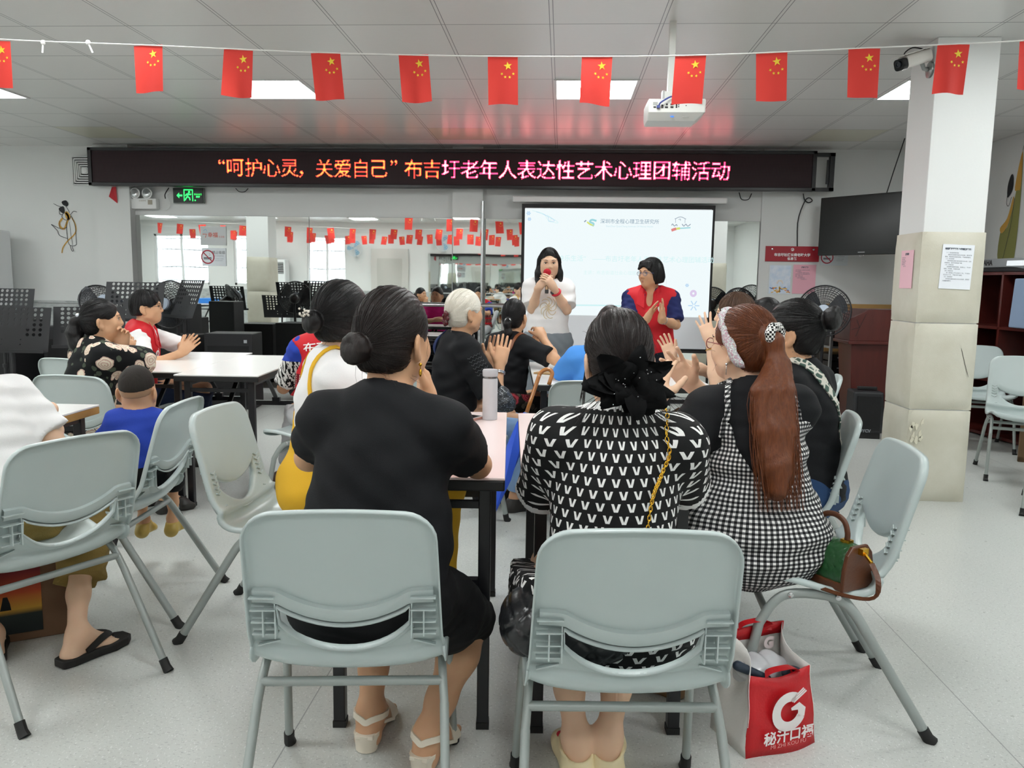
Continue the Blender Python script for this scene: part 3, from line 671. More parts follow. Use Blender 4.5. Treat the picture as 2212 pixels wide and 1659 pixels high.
# ============================================================ FURNITURE
chair_m, t = nmat('chair_plastic', .28, .5)
n = t.noise(t.coord(), 6, 3); t.l.new(t.mix(n, lin('#b4c0bf'), lin('#bdc8c7')), t.b.inputs['Base Color'])
t.bump(t.noise(t.coord(), 420, 1), .035, .002)
leg_m = mat('chair_steel', '#9fa6a3', .4, .25, bump=(90, .05))
cap_m = mat('black_rubber', '#101010', .6)
def build_chair():
    e = empty('plastic_chair')
    N = 22; ZT = .80
    ts = [-1+2*i/N for i in range(N+1)]
    t0 = .72
    # snap two columns to the opening's ends
    for s in (-1, 1):
        j = min(range(N+1), key=lambda i: abs(ts[i]-s*t0)); ts[j] = s*t0
    def zlo(t): u = min(1, abs(t)/t0); return .468+.072*u**2.2
    def zhi(t): u = min(1, abs(t)/t0); return .546+.046*u**2
    seat = interp([(0, .215, .418), (0, .212, .436), (0, .185, .446), (0, .09, .436), (0, 0, .416), (0, -.085, .400), (0, -.148, .402), (0, -.182, .428), (0, -.176, .460)], 22)
    def backY(z): u = (z-.46)/(ZT-.46); return -.174-.018*min(1, u*6)-.093*u
    rows = []
    for k, p in enumerate(seat):
        s = sum((seat[i+1]-seat[i]).length for i in range(k)); r = .06
        w = .205 if s > r else .205-r+math.sqrt(max(0, r*r-(r-s)**2))
        rows.append([(t*w, p.y+.012*t*t*min(1, k/12), p.z+.012*t*t+.026*abs(t)**5*min(1, k/10)*(1-.75*(k/21)), ) for t in ts])
    low = 5; hi = 12
    def P(t, z):
        r = .055; w = .203-.012*(z-.46)/(ZT-.46)
        if z > ZT-r: w = w-r+math.sqrt(max(0, r*r-(z-(ZT-r))**2))
        tx = t*w/.203; return (t*w, backY(z)+.011*tx*tx-.004, z + .0065*abs(t)**5*max(0, 1-(z-.46)/.10) + (.012*(1-tx*tx)-.006)*max(0, (z-.66)/.14))
    for k in range(1, low+1): rows.append([P(t, .46+(zlo(t)-.46)*k/low) for t in ts])
    gap = len(rows)-1
    rows.append([P(t, zhi(t)) for t in ts])
    for k in range(1, hi+1):
        u = math.sin(k/hi*PI/2); rows.append([P(t, zhi(t)+(ZT-zhi(t))*u) for t in ts])
    bm = bmesh.new(); g = [[bm.verts.new(p) for p in r] for r in rows]
    for i in range(len(rows)-1):
        for j in range(N):
            if i == gap and -t0-1e-6 <= ts[j] and ts[j+1] <= t0+1e-6: continue
            bm.faces.new((g[i][j], g[i][j+1], g[i+1][j+1], g[i+1][j]))
    bm.normal_update()
    for f in bm.faces:
        pass
    nr = {v: v.normal.copy() for v in bm.verts}
    # front side normals should look up / forward
    if nr[g[6][N//2]].z < 0:
        bmesh.ops.reverse_faces(bm, faces=bm.faces); bm.normal_update(); nr = {v: v.normal.copy() for v in bm.verts}
    bl = [ed for ed in bm.edges if ed.is_boundary]
    bvs = {v for ed in bl for v in ed.verts}
    outd = {}
    for v in bvs:
        d = Vector()
        for ed in v.link_edges:
            if ed.is_boundary:
                f = ed.link_faces[0]; mid = (ed.verts[0].co+ed.verts[1].co)/2; c = f.calc_center_median(); dd = mid-c
                tdir = (ed.verts[1].co-ed.verts[0].co).normalized(); dd -= tdir*dd.dot(tdir); dd -= nr[v]*dd.dot(nr[v])
                if dd.length > 1e-6: d += dd.normalized()
        outd[v] = d.normalized() if d.length > 1e-6 else Vector()
    prev = {v: v for v in bvs}
    for o, bk in ((.004, .002), (.0062, .007), (.0062, .018)):
        cur = {v: bm.verts.new(v.co+outd[v]*o-nr[v]*bk) for v in bvs}
        for ed in bl:
            a, b = ed.verts; f = ed.link_faces[0] if len(ed.link_faces) else None
            try: bm.faces.new((prev[b], prev[a], cur[a], cur[b]))
            except ValueError: pass
        prev = cur
    bmesh.ops.recalc_face_normals(bm, faces=bm.faces)
    me = bpy.data.meshes.new('seat_shell'); bm.to_mesh(me); bm.free()
    me.materials.append(chair_m); me.polygons.foreach_set('use_smooth', [True]*len(me.polygons))
    o = bpy.data.objects.new('seat_shell', me); C.objects.link(o); o.parent = e
    sm = o.modifiers.new('thick', 'SOLIDIFY'); sm.thickness = .0045; sm.offset = 0
    for nm, fz, prof in (('opening_lip', zhi, ((.034, .001), (.028, -.013), (.0, -.0165), (-.003, -.010))), ('seat_lip', zlo, ((.003, -.010), (.0, -.017), (-.010, -.016), (-.020, -.002)))):
        tl_ = [-.97+1.94*i/28 for i in range(29)] if nm == 'opening_lip' else [-.74+1.48*i/24 for i in range(25)]
        vs = []
        for t in tl_:
            for dz, dy in prof: q = P(t, fz(t)+dz); vs.append((q[0], q[1]+dy, q[2]))
        n4 = len(prof); MB().add(vs, [(i*n4+j, i*n4+j+1, i*n4+n4+j+1, i*n4+n4+j) for i in range(len(tl_)-1) for j in range(n4-1)]).build(nm, chair_m, e, smooth=70)
    # stiffening ribs beside the opening, behind; embossed chevrons in front
    for s in (-1, 1):
        b = MB()
        for z in (.515, .545, .575, .605): b.box((s*.170, backY(z)-.012, z), (.054, .018, .003))
        b.box((s*.171, backY(.56)-.011, .545), (.003, .018, .062)); b.box((s*.145, backY(.56)-.011, .553), (.003, .018, .086))
        for z, w_ in ((.480, .05),): b.box((s*.170, backY(.47)-.008, z), (w_, .014, .003), Euler((0, s*.25, 0)).to_matrix())
        b.build('rib_grid', chair_m, e)
    for s in (-1, 1):
        b = MB()
        for k in range(5):
            z = .525+k*.018
            pts = [Vector((s*(.165+dx), backY(z+dz)+.011*((.165+dx)/.2)**2+.001, z+dz)) for dx, dz in ((-.016, .008), (0, 0), (.016, .008))]
            b.tube(pts, .0028, 6)
        b.build('chevron_emboss', chair_m, e)
    for s in (-1, 1):
        arch = interp([(s*.214, .145, .31), (s*.207, .105, .375), (s*.203, .055, .404), (s*.203, -.055, .402), (s*.207, -.110, .368), (s*.213, -.150, .31)], 20)
        fr = MB().tube(arch, .0145, 10, flat=.7, up=Vector((1, 0, 0)))
        fo = fr.build('side_rail', leg_m, e, smooth=50)
        for y in (.06, -.07):
            bo = MB().lathe([(.008, 0), (.008, .004), (.003, .006)], 10, Matrix.Translation((s*.213, y, .404)) @ Matrix.Rotation(s*PI/2, 4, 'Y'))
            bo.build('bolt', chrome_m, fo)
        for top, foot in (((s*.2137, .143, .313), (s*.226, .200, .012)), ((s*.2127, -.148, .313), (s*.226, -.335, .012))):
            lg = MB().tube([top, foot], .0145, 10, flat=.75, up=Vector((1, 0, 0))).build('leg', leg_m, e, smooth=50)
            f = Vector(foot); d = (f-Vector(top)).normalized()
            MB().tube([f-d*.030, f-d*.002, Vector((f.x, f.y+.012*(1 if f.y > 0 else -1), .0))], [.0165, .0165, .019], 10, flat=.85, up=Vector((1, 0, 0))).build('foot_cap', cap_m, lg, smooth=40)
    MB().tube([(-.209, -.125, .355), (.209, -.125, .355)], .011, 10).build('crossbar', leg_m, e, smooth=50)
    MB().tube([(-.209, .125, .35), (.209, .125, .35)], .011, 10).build('crossbar', leg_m, e, smooth=50)
    return e
chair0 = build_chair()
_cu = [0]
def chair(x, y, face, label, group='grey green plastic chairs'):
    """face: direction the sitter looks, degrees from +Y counter-clockwise"""
    o = chair0 if _cu[0] == 0 else copy_tree(chair0); _cu[0] += 1
    o.location = (x, y, 0); o.rotation_euler = (0, 0, math.radians(face)); tag(o, label, 'chair', group); return o
chair(-.475, 1.85, 6, 'grey green plastic chair under the seated woman with black tee and low bun')
chair(.145, 1.79, 4, 'grey green plastic chair behind the woman in the white V print top')
chair(.745, 2.44, 86, 'grey green plastic chair beside the padded pillar with a green handbag on its seat')
chair(-1.66, 2.36, 62, 'grey green plastic chair in front of the brown paper bag at the left edge')
chair(-1.72, 2.93, 93, 'grey green plastic chair the small boy in blue sits on')
chair(-.96, 2.80, -94, 'empty facing grey green plastic chair left of the yellow dungarees')
chair(-2.28, 3.90, -6, 'grey green plastic chair whose back stands behind the boy in blue')
chair(-2.72, 4.62, -18, 'grey green plastic chair mostly hidden behind the woman in the rose print')
chair(.165, 4.13, -3, 'grey green plastic chair under the woman in the sky blue tee')
chair(.80, 3.05, 78, 'grey green plastic chair under the woman with the patterned strap')
chair(1.19, 4.38, 75, 'grey green plastic chair whose rounded back edge shows beside the messy bun')
chair(-1.34, 4.32, 78, 'grey green plastic chair under the red vest volunteer with back lettering')
chair(3.38, 6.60, 165, 'farthest empty plastic chair right of the padded pillar', 'empty plastic chairs by the pillar')
chair(3.15, 5.55, 160, 'middle empty plastic chair right of the padded pillar with its seat facing the room', 'empty plastic chairs by the pillar')
chair(2.94, 4.66, 150, 'nearest empty plastic chair cut by the right edge of the photo', 'empty plastic chairs by the pillar')
chair(-.55, 4.27, -62, 'grey green plastic chair under the white haired woman')
chair(-.36, 5.02, -50, 'grey green plastic chair under the woman with the brown shoulder strap')
chair(1.34, 5.35, 68, 'grey green plastic chair under the black haired person behind the floral headband')
chair(-2.72, 5.22, -50, 'grey green plastic chair under the boy in glasses')

# ---- folding tables
lam_m = mat('white_laminate', '#eeeeec', .22, spec=.5, bump=(200, .02))
edge_m = mat('black_edge_band', '#121212', .45)
led_tint_lam = mat('led_tinted_laminate', '#f0dedc', .2, spec=.5, bump=(200, .02))  # white laminate with the LED board's red reflection put into its colour
def table(x, y, rz, w, l, label, top=None, group='white folding tables', h=.75, edge=None):
    e = empty('folding_table', (x, y, 0), math.radians(rz), label, 'table', group)
    MB().box((0, 0, h-.004), (w, l, .008)).build('tabletop', top or lam_m, e, bevel=.002)
    MB().box((0, 0, h-.023), (w, l, .030)).build('edge_band', edge or edge_m, e, bevel=.004)
    ix, iy = w/2-.055, l/2-.06
    for sy in (-1, 1):
        for sx in (-1, 1):
            lg = MB().bar((sx*ix, sy*iy, h-.038), (sx*ix, sy*iy, .018), .034, .034, up=Vector((0, 1, 0))).build('leg', black_mt, e, bevel=.003)
            MB().box((sx*ix, sy*iy, .010), (.037, .037, .02)).build('foot_cap', cap_m, lg)
        MB().bar((-ix, sy*iy, .43), (ix, sy*iy, .43), .03, .03).build('crossbar', black_mt, e)
        MB().bar((-ix, sy*iy, .66), (ix, sy*iy, .66), .02, .02).build('crossbar', black_mt, e)
        b = MB().bar((0, sy*(iy-.30), h-.05), (0, sy*(iy-.02), .47), .024, .012); b.box((0, sy*(iy-.01), .455), (.05, .03, .03))
        b.build('folding_brace', black_mt, e)
    MB().bar((-ix, -iy, h-.052), (-ix, iy, h-.052), .025, .025).bar((ix, -iy, h-.052), (ix, iy, h-.052), .025, .025).build('side_rail', black_mt, e)
    return e
table(-.435, 2.64, 3.6, .52, 1.10, 'white folding table with the grey flask, left of the narrow gap', led_tint_lam)
table(.120, 2.66, 3.6, .50, 1.10, 'white folding table before the woman in the V print top, right of the narrow gap', led_tint_lam)
table(.06, 4.74, 3.6, .46, 1.15, 'middle white folding table in front of the two presenters', None)
table(.535, 4.75, 3.6, .46, 1.15, 'white folding table under the raised elbow, right of the middle table', None)
table(-1.90, 4.80, 3.6, .46, 1.18, 'long white folding table of the left group, standing forward', None)
table(-2.36, 4.92, 3.6, .44, 1.22, 'white folding table of the left group where the boy in glasses claps', None)
table(-2.18, 2.62, 2, .62, 1.04, 'bare chipboard edged table corner beside the boy in blue', None, edge=mat('chipboard', '#b98d4e', .8, bump=(300, .4), vary=.35))
table(-7.0, 1.4, 0, .6, 1.4, 'table by the far left window, visible only in the mirror', None, None)

# ---- flag string
flag_m, t = nmat('flag_red', .6, .2)
t.b.inputs['Base Color'].default_value = lin('#d9403c')
tr = t.new('ShaderNodeBsdfTranslucent'); tr.inputs[0].default_value = lin('#ff5a50')
mx = t.new('ShaderNodeMixShader'); mx.inputs[0].default_value = .45
t.l.new(t.b.outputs[0], mx.inputs[1]); t.l.new(tr.outputs[0], mx.inputs[2]); t.l.new(mx.outputs[0], t.n['Material Output'].inputs[0])
star_m = mat('flag_star', '#f8d83c', .6)
FW, FH = .134, .205
def build_flag(seed):
    rnd = random.Random(seed); lean = rnd.uniform(-.12, .12); cur = rnd.uniform(-.035, .035); tw = rnd.uniform(-.35, .35)
    nx, nz = 8, 10
    def W(u, v):        # u 0..1 across, v 0..1 down
        x = (u-.5)*FW; z = -v*FH
        y = cur*math.sin(u*PI*1.3+.4)*v + .010*math.sin(u*5+seed)*v; y += tw*x*v
        return Vector((x+lean*v*FH*.6, y, z))
    b = MB(); b.add([W(i/nx, j/nz) for j in range(nz+1) for i in range(nx+1)], [(j*(nx+1)+i, j*(nx+1)+i+1, (j+1)*(nx+1)+i+1, (j+1)*(nx+1)+i) for j in range(nz) for i in range(nx)], 0)
    def star(cu, cv, r, rot):
        for side in (-1, 1):
            pts = [W(cu, cv)+Vector((0, side*.0012, 0))]
            for k in range(10):
                a = rot+PI/2+k*PI/5; rr = r if k % 2 == 0 else r*.40
                pts.append(W(cu+rr*math.cos(a)/FW, cv-rr*math.sin(a)/FH)+Vector((0, side*.0012, 0)))
            b.add(pts, [(0, k+1, (k+1) % 10+1) for k in range(10)], 1)
    star(.67, .19, .0195, .15)
    for cu, cv, rt in ((.47, .36, .5), (.58, .425, .2), (.73, .425, -.2), (.85, .35, .1)): star(cu, cv, .0072, rt)
    return b.build('bunting_flag', [flag_m, star_m], smooth=True)
def string(y, pts, name_label, n=60):
    b = MB().tube(interp(pts, n), .0055, 6, flat=.5)
    return tag(b.build('bunting_rope', mat('white_cord', '#f1f1ee', .6), smooth=True), name_label, 'cord')
FY = 3.70
sp_ = [atY(x, y, FY) for x, y in ((-300, 60), (0, 85), (320, 98), (703, 114), (1085, 122), (1490, 120), (1866, 104), (2212, 88), (2500, 70))]
string(FY, sp_, 'white cord holding the nearest row of red flags')
fx = [(-8, 88), (320, 98), (515, 108), (703, 114), (893, 118), (1086, 123), (1290, 122), (1492, 120), (1667, 113), (1867, 105), (2060, 96), (2238, 86)]
flab = ['red flag cut by the left edge of the photo', 'red flag left of the first fully visible light panel', 'red flag half across the left ceiling light panel', 'red flag at the right corner of the left ceiling light panel',
        'red flag over the LED board between two light panels, hanging straight', 'red flag above the LED board with a slanted lower hem', 'bleached red flag straight in front of the middle light panel', 'red flag directly above the ceiling projector',
        'red flag right of the projector with a curled corner', 'red flag between the projector and the security camera', 'red flag hanging in front of the white pillar', 'red flag cut by the right edge of the photo']
for i, ((x, y), lb) in enumerate(zip(fx, flab)):
    f = build_flag(11+i*3); p = atY(x, y, FY); f.location = (p.x, FY, p.z)
    f.rotation_euler = (0, random.Random(i).uniform(-.06, .06), 0); tag(f, lb, 'flag', 'red flags on the nearest cord')
    f.scale = (1, 1, 1)
for x in (93, 190):
    p = atY(x, 92, FY); b = MB().tube([p, p+Vector((-.006 if x < 150 else .02, 0, -.045))], .004, 6).ell(p, (.012, .008, .012), None, 8, 6)
    tag(b.build('rope_knot', mat('white_cord', '#f1f1ee')), 'knotted white cord end hanging near the leftmost flag' if x < 150 else 'short slanted cord end right of the first knot on the white cord', 'knot')
protos = [build_flag(101), build_flag(107)]; cnt = 0
rr = random.Random(4)
for row, (yy, zz) in enumerate(((-.4, 2.33), (-1.7, 2.36), (1.2, 2.35), (5.6, 2.47))):
    if row == 3: continue
    string(yy, [(LEFTX+.4, yy, zz+.16), (-6.5, yy, zz+.02), (-3, yy, zz-.05), (.4, yy, zz+.02), (RIGHTX-.2, yy, zz+.16)], ['white cord of flags behind the viewer, seen in the mirror', 'rearmost white cord of flags, seen in the mirror', 'white cord of flags overhead, seen in the mirror'][row])
    for i in range(20):
        x = -8.3+i*.45+rr.uniform(-.04, .04); s = abs(x+3)/7
        o = protos[i % 2] if cnt < 2 else protos[i % 2].copy()
        if cnt >= 2: C.objects.link(o)
        cnt += 1
        o.location = (x, yy+rr.uniform(-.03, .03), zz-.05+.13*s*s); o.rotation_euler = (0, rr.uniform(-.1, .1), rr.uniform(-.3, .3))
        tag(o, 'small red flag of the rows that show only in the mirror', 'flag', 'red flags seen in the mirror')

# ---- ceiling projector
pj = empty('ceiling_projector', (.594, 4.5, 2.212), 0, 'white ceiling projector with cable sockets and blue badge', 'projector')
pjm = mat('projector_white', '#cfd1cc', .4)
b = MB(); hw, hh, dp = .152, .048, .24
b.add([(-hw, -.02, .048), (hw, -.02, .048), (hw, dp, .048), (-hw, dp, .048), (-hw, -.02, -.022), (hw, -.02, -.022), (hw-.045, .02, -.060), (-hw, .02, -.060), (hw-.045, dp-.05, -.060), (-hw, dp-.05, -.060), (hw, dp, -.022), (-hw, dp, -.022)],
      [(0, 1, 2, 3), (0, 4, 5, 1), (4, 7, 6, 5), (7, 9, 8, 6), (9, 11, 10, 8), (11, 3, 2, 10), (1, 5, 10, 2), (5, 6, 8, 10), (0, 3, 11, 4), (4, 11, 9, 7)])
b.build('body', pjm, pj, bevel=.006)
b = MB()
for x, z, w, h in ((-.118, .004, .014, .006), (-.078, .012, .011, .009), (-.078, .002, .011, .006), (-.054, .018, .008, .009), (-.056, .003, .016, .008), (-.027, .018, .016, .008), (-.027, .004, .016, .008), (-.003, .025, .008, .008), (-.003, .014, .008, .008), (-.003, .004, .008, .008), (.009, .016, .005, .005), (.009, .006, .005, .005), (.114, .036, .024, .018), (.032, .030, .004, .004), (.048, .012, .005, .004)):
    b.box((x, -.021, z), (w, .004, h))
b.build('sockets', black_pl, pj)
b = MB()
for i in range(5): b.box((-.026+i*.012, -.0205, .038), (.009, .002, .010))
b.box((.055, -.0205, .039), (.045, .002, .004)); b.box((-.115, -.0205, .022), (.025, .002, .016)); b.build('label_plate', mat('projector_print', '#9d9f9b', .5), pj)
MB().ell((-.022, -.006, -.0425), (.011, .002, .007), Euler((-.8, 0, 0)).to_matrix(), 16, 8).build('badge', mat('badge_blue', '#3f7df0', .3, emit='#3f7df0', es=.4), pj, smooth=True)
b = MB().text('PROJECTOR', .010, Matrix.Translation((.05, .0005, -.0445)) @ Matrix.Rotation(PI/2+.78, 4, 'X')) if False else MB().box((.05, -.001, -.0425), (.035, .001, .003))
b.build('trim_strip', mat('projector_print', '#9d9f9b'), pj)
MB().tube(interp([(-.098, -.022, .004), (-.09, -.045, .022), (-.045, -.04, .05), (-.02, -.01, .062)], 18), .0045, 8).box((-.1, -.028, .004), (.016, .018, .013)).build('blue_cable', mat('cable_blue', '#3a4688', .4), pj, smooth=40)
MB().tube(interp([(.114, -.03, .042), (.112, -.05, .058), (.07, -.04, .066), (.0, -.01, .066)], 18), .004, 8).box((.114, -.03, .036), (.02, .02, .016)).build('power_cable', black_pl, pj, smooth=40)
b = MB().box((-.025, .08, .075), (.075, .06, .055)).box((-.025, .08, .28), (.036, .036, .40)); b.build('ceiling_mount', pjm, pj, bevel=.003)
b = MB()
for z in (.15, .2, .25, .3): b.box((-.008, .0615, z), (.006, .002, .006))
for x in (-.066, .016): b.box((x, .07, .075), (.012, .05, .06))
b.build('mount_bracket', mat('mount_grey', '#a6a8a6', .4), pj)

# ---- security camera on the pillar
cc = empty('security_camera', (PX-.1725, 4.93, 2.53), 0, 'white bullet security camera on the left side of the pillar', 'camera')
axis = Vector((-.85, -.42, -.33)).normalized(); xx, yy = frame_from(axis)
R3 = Matrix((xx, yy, axis)).transposed().to_4x4()
M0 = Matrix.Translation((-.05, -.02, .06)) @ R3
b = MB()
prof = rrect(.074, .070, .022, 4); 
b.add([(p[0], p[1], z) for z in (-.02, .17) for p in prof], [tuple(range(len(prof)))[::-1], tuple(range(len(prof), 2*len(prof)))] + [(i, (i+1) % len(prof), (i+1) % len(prof)+len(prof), i+len(prof)) for i in range(len(prof))], 0, M0)
b.build('housing', mat('camera_white', '#d6d3cd', .35), cc, smooth=40)
b = MB(); b.add([(p[0]*.9, p[1]*.9-.004, z) for z in (.165, .205) for p in prof], [tuple(range(len(prof)))[::-1], tuple(range(len(prof), 2*len(prof)))] + [(i, (i+1) % len(prof), (i+1) % len(prof)+len(prof), i+len(prof)) for i in range(len(prof))], 0, M0)
b.build('lens_window', mat('camera_black', '#0e1012', .12), cc, smooth=40)
MB().lathe([(.018, .2), (.018, .213), (.012, .214), (.01, .208), (0, .206)], 16, M0).build('lens', mat('lens_ring', '#2b3036', .2, .3), cc, smooth=40)
MB().box((0, .044, .09), (.082, .004, .23)).build('sun_shield', mat('camera_white', '#d6d3cd'), cc).matrix_local = M0 @ Matrix.Translation((0, -.004, 0))
MB().lathe([(.045, 0), (.045, .012), (.03, .018), (0, .02)], 20, Matrix.Translation((0, 0, -.01)) @ Matrix.Rotation(-PI/2, 4, 'Y')).tube([(-.01, 0, -.01), (-.045, -.01, -.005), (-.07, -.03, .03)], .012, 10).build('bracket', mat('camera_grey', '#8f9290', .3, .4), cc, smooth=40)
MB().tube(interp([(-.03, .0, .10), (-.10, .03, .12), (-.14, .04, .085), (-.08, .03, .07)], 16), .004, 6).build('cable', black_pl, cc, smooth=True)

# ---- television in the corner
tv = empty('television', (2.60, 8.43, 1.585), math.radians(-50.6), 'black flat television angled across the right corner', 'television')
MB().box((.47, .02, .29), (.95, .05, .575)).build('casing', mat('tv_gloss', '#0b0b0d', .12), tv, bevel=.006)
MB().box((.47, -.006, .305), (.90, .004, .50)).build('display', mat('tv_display', '#070708', .16), tv)
MB().box((.47, -.0065, .028), (.07, .003, .008)).build('badge', mat('tv_badge', '#9a9ca0', .3, .5), tv)
MB().tube([(.47+.025*math.cos(a), 0, .003+.018*math.sin(a)) for a in [PI+PI*i/10 for i in range(11)]], .004, 6).build('power_ring', chrome_m, tv, smooth=True)
MB().box((.47, .16, .3), (.06, .26, .06)).box((.47, .06, .3), (.3, .03, .25)).build('wall_arm', black_mt, tv)
cable('hanging_cable', [(3.05, 7.95, 2.16), (3.12, 7.98, 2.4), (3.2, 8.0, 2.675)], .005, black_pl, 'thin black wire running from the television up to the ceiling')

# ---- air conditioners
def ac(x, y, rz, label):
    e = empty('floor_air_conditioner', (x, y, 0), rz, label, 'air conditioner')
    MB().box((0, 0, .875), (.50, .34, 1.75)).build('cabinet', mat('ac_white', '#e4e7e8', .3), e, bevel=.02)
    b = MB()
    for i in range(6): b.box((0, -.172, 1.66-.05*i), (.42, .02, .014), Euler((.5, 0, 0)).to_matrix())
    b.build('louvre', mat('ac_grey', '#c7cccd', .4), e)
    MB().box((0, -.168, 1.535), (.43, .006, .30)).build('outlet', black_pl, e)
    MB().box((.03, -.172, 1.06), (.30, .004, .002)).box((0, -.172, 1.36), (.46, .004, .003)).build('panel_seam', mat('ac_grey', '#c7cccd'), e)
    b = MB().box((.15, -.1725, 1.18), (.13, .003, .2)); b.build('energy_label', mat('ac_label', '#d7e8f4', .5), e)
    b = MB().box((.15, -.1745, 1.27), (.13, .003, .025), mi=0).text('1', .05, wallM(.12, -.1765, 1.2), mi=1, bold=.002).text('能效', .03, wallM(.17, -.1765, 1.21), mi=1).box((.15, -.1745, 1.09), (.13, .003, .012), mi=0)
    b.build('label_print', [mat('label_blue', '#5aa6d8', .5), mat('label_ink', '#4b5560', .5)], e)
    return e
ac(-6.28, 8.38, 0, 'white standing air conditioner at the left edge of the photo')
ac(-7.0, -2.1, PI, 'white standing air conditioner on the rear wall, seen in the mirror')
def wall_fan(x, y, z, rz, label):
    e = empty('wall_fan', (x, y, z), rz, label, 'fan')
    bl = mat('fan_blue', '#7fb4cf', .35); fm = mat('fan_white', '#dfe5e8', .4)
    g = MB(); Rm = Matrix.Rotation(PI/2, 4, 'X')
    for r in (.20, .15, .10, .06):
        g.tube([(r*math.cos(a), -.20+.04*(r/.2)**2, r*math.sin(a)) for a in [2*PI*i/28 for i in range(28)]], .003 if r < .2 else .006, 6, closed=True)
    for i in range(20):
        a = 2*PI*i/20; g.tube([(.04*math.cos(a), -.2, .04*math.sin(a)), (.2*math.cos(a), -.16, .2*math.sin(a)), (.12*math.cos(a), -.10, .12*math.sin(a))], .002, 4)
    g.build('guard', fm, e)
    b = MB()
    for i in range(3):
        a = 2*PI*i/3; pts = []
        for rr_, da in ((.03, -.3), (.10, -.5), (.17, -.35), (.185, 0), (.17, .4), (.10, .35), (.03, .3)): pts.append((rr_*math.cos(a+da), -.155+.03*da, rr_*math.sin(a+da)))
        b.add(pts, [tuple(range(7))])
    b.build('blade', bl, e)
    MB().lathe([(.05, 0), (.05, .05), (.02, .07), (0, .07)], 16, Matrix.Translation((0, -.06, 0)) @ Rm).box((0, -.03, -.10), (.08, .06, .22)).build('motor', fm, e)
    return e
wall_fan(-4.68, 4.79, 2.05, 0, 'blue bladed wall fan on the far left pillar') if False else None
wall_fan(-5.1, REARY+.02, 2.05, PI, 'blue bladed wall fan on the rear wall, seen in the mirror')
wall_fan(-2.9, REARY+.03, 2.2, PI, 'blue bladed wall fan over the rear mirror, seen by reflection')

# ---- pedestal fans
def ped_fan(x, y, hz, rz, tilt, label, r=.225, base=True):
    e = empty('pedestal_fan', (x, y, 0), rz, label, 'fan', 'black pedestal fans')
    Mh = Matrix.Translation((0, 0, hz)) @ Matrix.Rotation(tilt, 4, 'X')
    g = MB()
    for rr_, th in ((r, .008), (r*.93, .0022), (r*.86, .0022), (r*.78, .0022), (r*.7, .0022), (r*.6, .0022), (r*.5, .0022), (r*.38, .0022), (r*.26, .0022)):
        for sg in ((1,) if rr_ == r else (1, -1)):
            g.add(*_ring(rr_, sg*.075*(1-(rr_/r)**2.2), th), 0, Mh)
    for i in range(44):
        a = 2*PI*i/44
        for sg in (1, -1):
            b = MB().tube([(q*r*math.cos(a+.25*(1-q)), -sg*.075*(1-q**2.2), q*r*math.sin(a+.25*(1-q))) for q in (.2, .45, .7, .88, 1)], .0016, 4, caps=False)
            g.add(b.v, b.f, 0, Mh)
    g.build('guard', black_mt, e, smooth=True)
    b = MB()
    for i in range(3):
        a = 2*PI*i/3+.4; vs = []
        for rr_ in (.03, .07, .12, .17, .20):
            for da in (-.5, -.15, .25, .55): k_ = 1 if rr_ < .19 else .8; vs.append((rr_*math.cos(a+da*k_), .022*da-.005, rr_*math.sin(a+da*k_)))
        b.add(vs, [(q*4+s_, q*4+s_+1, (q+1)*4+s_+1, (q+1)*4+s_) for q in range(4) for s_ in range(3)], 0, Mh)
    b.build('blade', mat('fan_blade', '#2c3036', .3), e, smooth=True)
    MB().lathe([(.05, -.09), (.055, -.07), (.055, -.055), (.0, -.05)], 20, Mh @ Matrix.Rotation(PI/2, 4, 'X') @ Matrix.Scale(-1, 4, (0, 0, 1))).build('badge', mat('fan_badge', '#b9c6d6', .3, .3), e, smooth=40)
    MB().lathe([(.0, .04), (.06, .05), (.07, .09), (.06, .17), (.03, .19), (0, .19)], 18, Mh @ Matrix.Rotation(-PI/2, 4, 'X')).build('motor', black_pl, e, smooth=50)
    MB().tube([(0, .11, .03), (0, .11, hz-.03)], .015, 10).build('pole', black_mt, e, smooth=50)
    MB().lathe([(.20, 0), (.20, .012), (.17, .03), (.03, .045), (.022, .12), (0, .12)], 28, Matrix.Translation((0, .11, 0))).build('base', black_mt, e, smooth=40)
    return e
def _ring(r, y, th):
    b = MB().tube([(r*math.cos(a), -y, r*math.sin(a)) for a in [2*PI*i/36 for i in range(36)]], th, 5, closed=True); return b.v, b.f
ped_fan(2.33, 7.3, 1.06, -.35, -.1, 'black pedestal fan left of the dark red lectern')
ped_fan(1.74, 8.0, 1.06, .35, -.1, 'black pedestal fan half hidden behind the brown haired woman', .19)
ped_fan(-4.25, 7.2, 1.02, .9, -.5, 'black pedestal fan behind the rose print woman, its guard tilted up', .19)
ped_fan(-3.50, 7.0, 1.03, -.2, -.1, 'black pedestal fan right of the tallest music stand', .21)

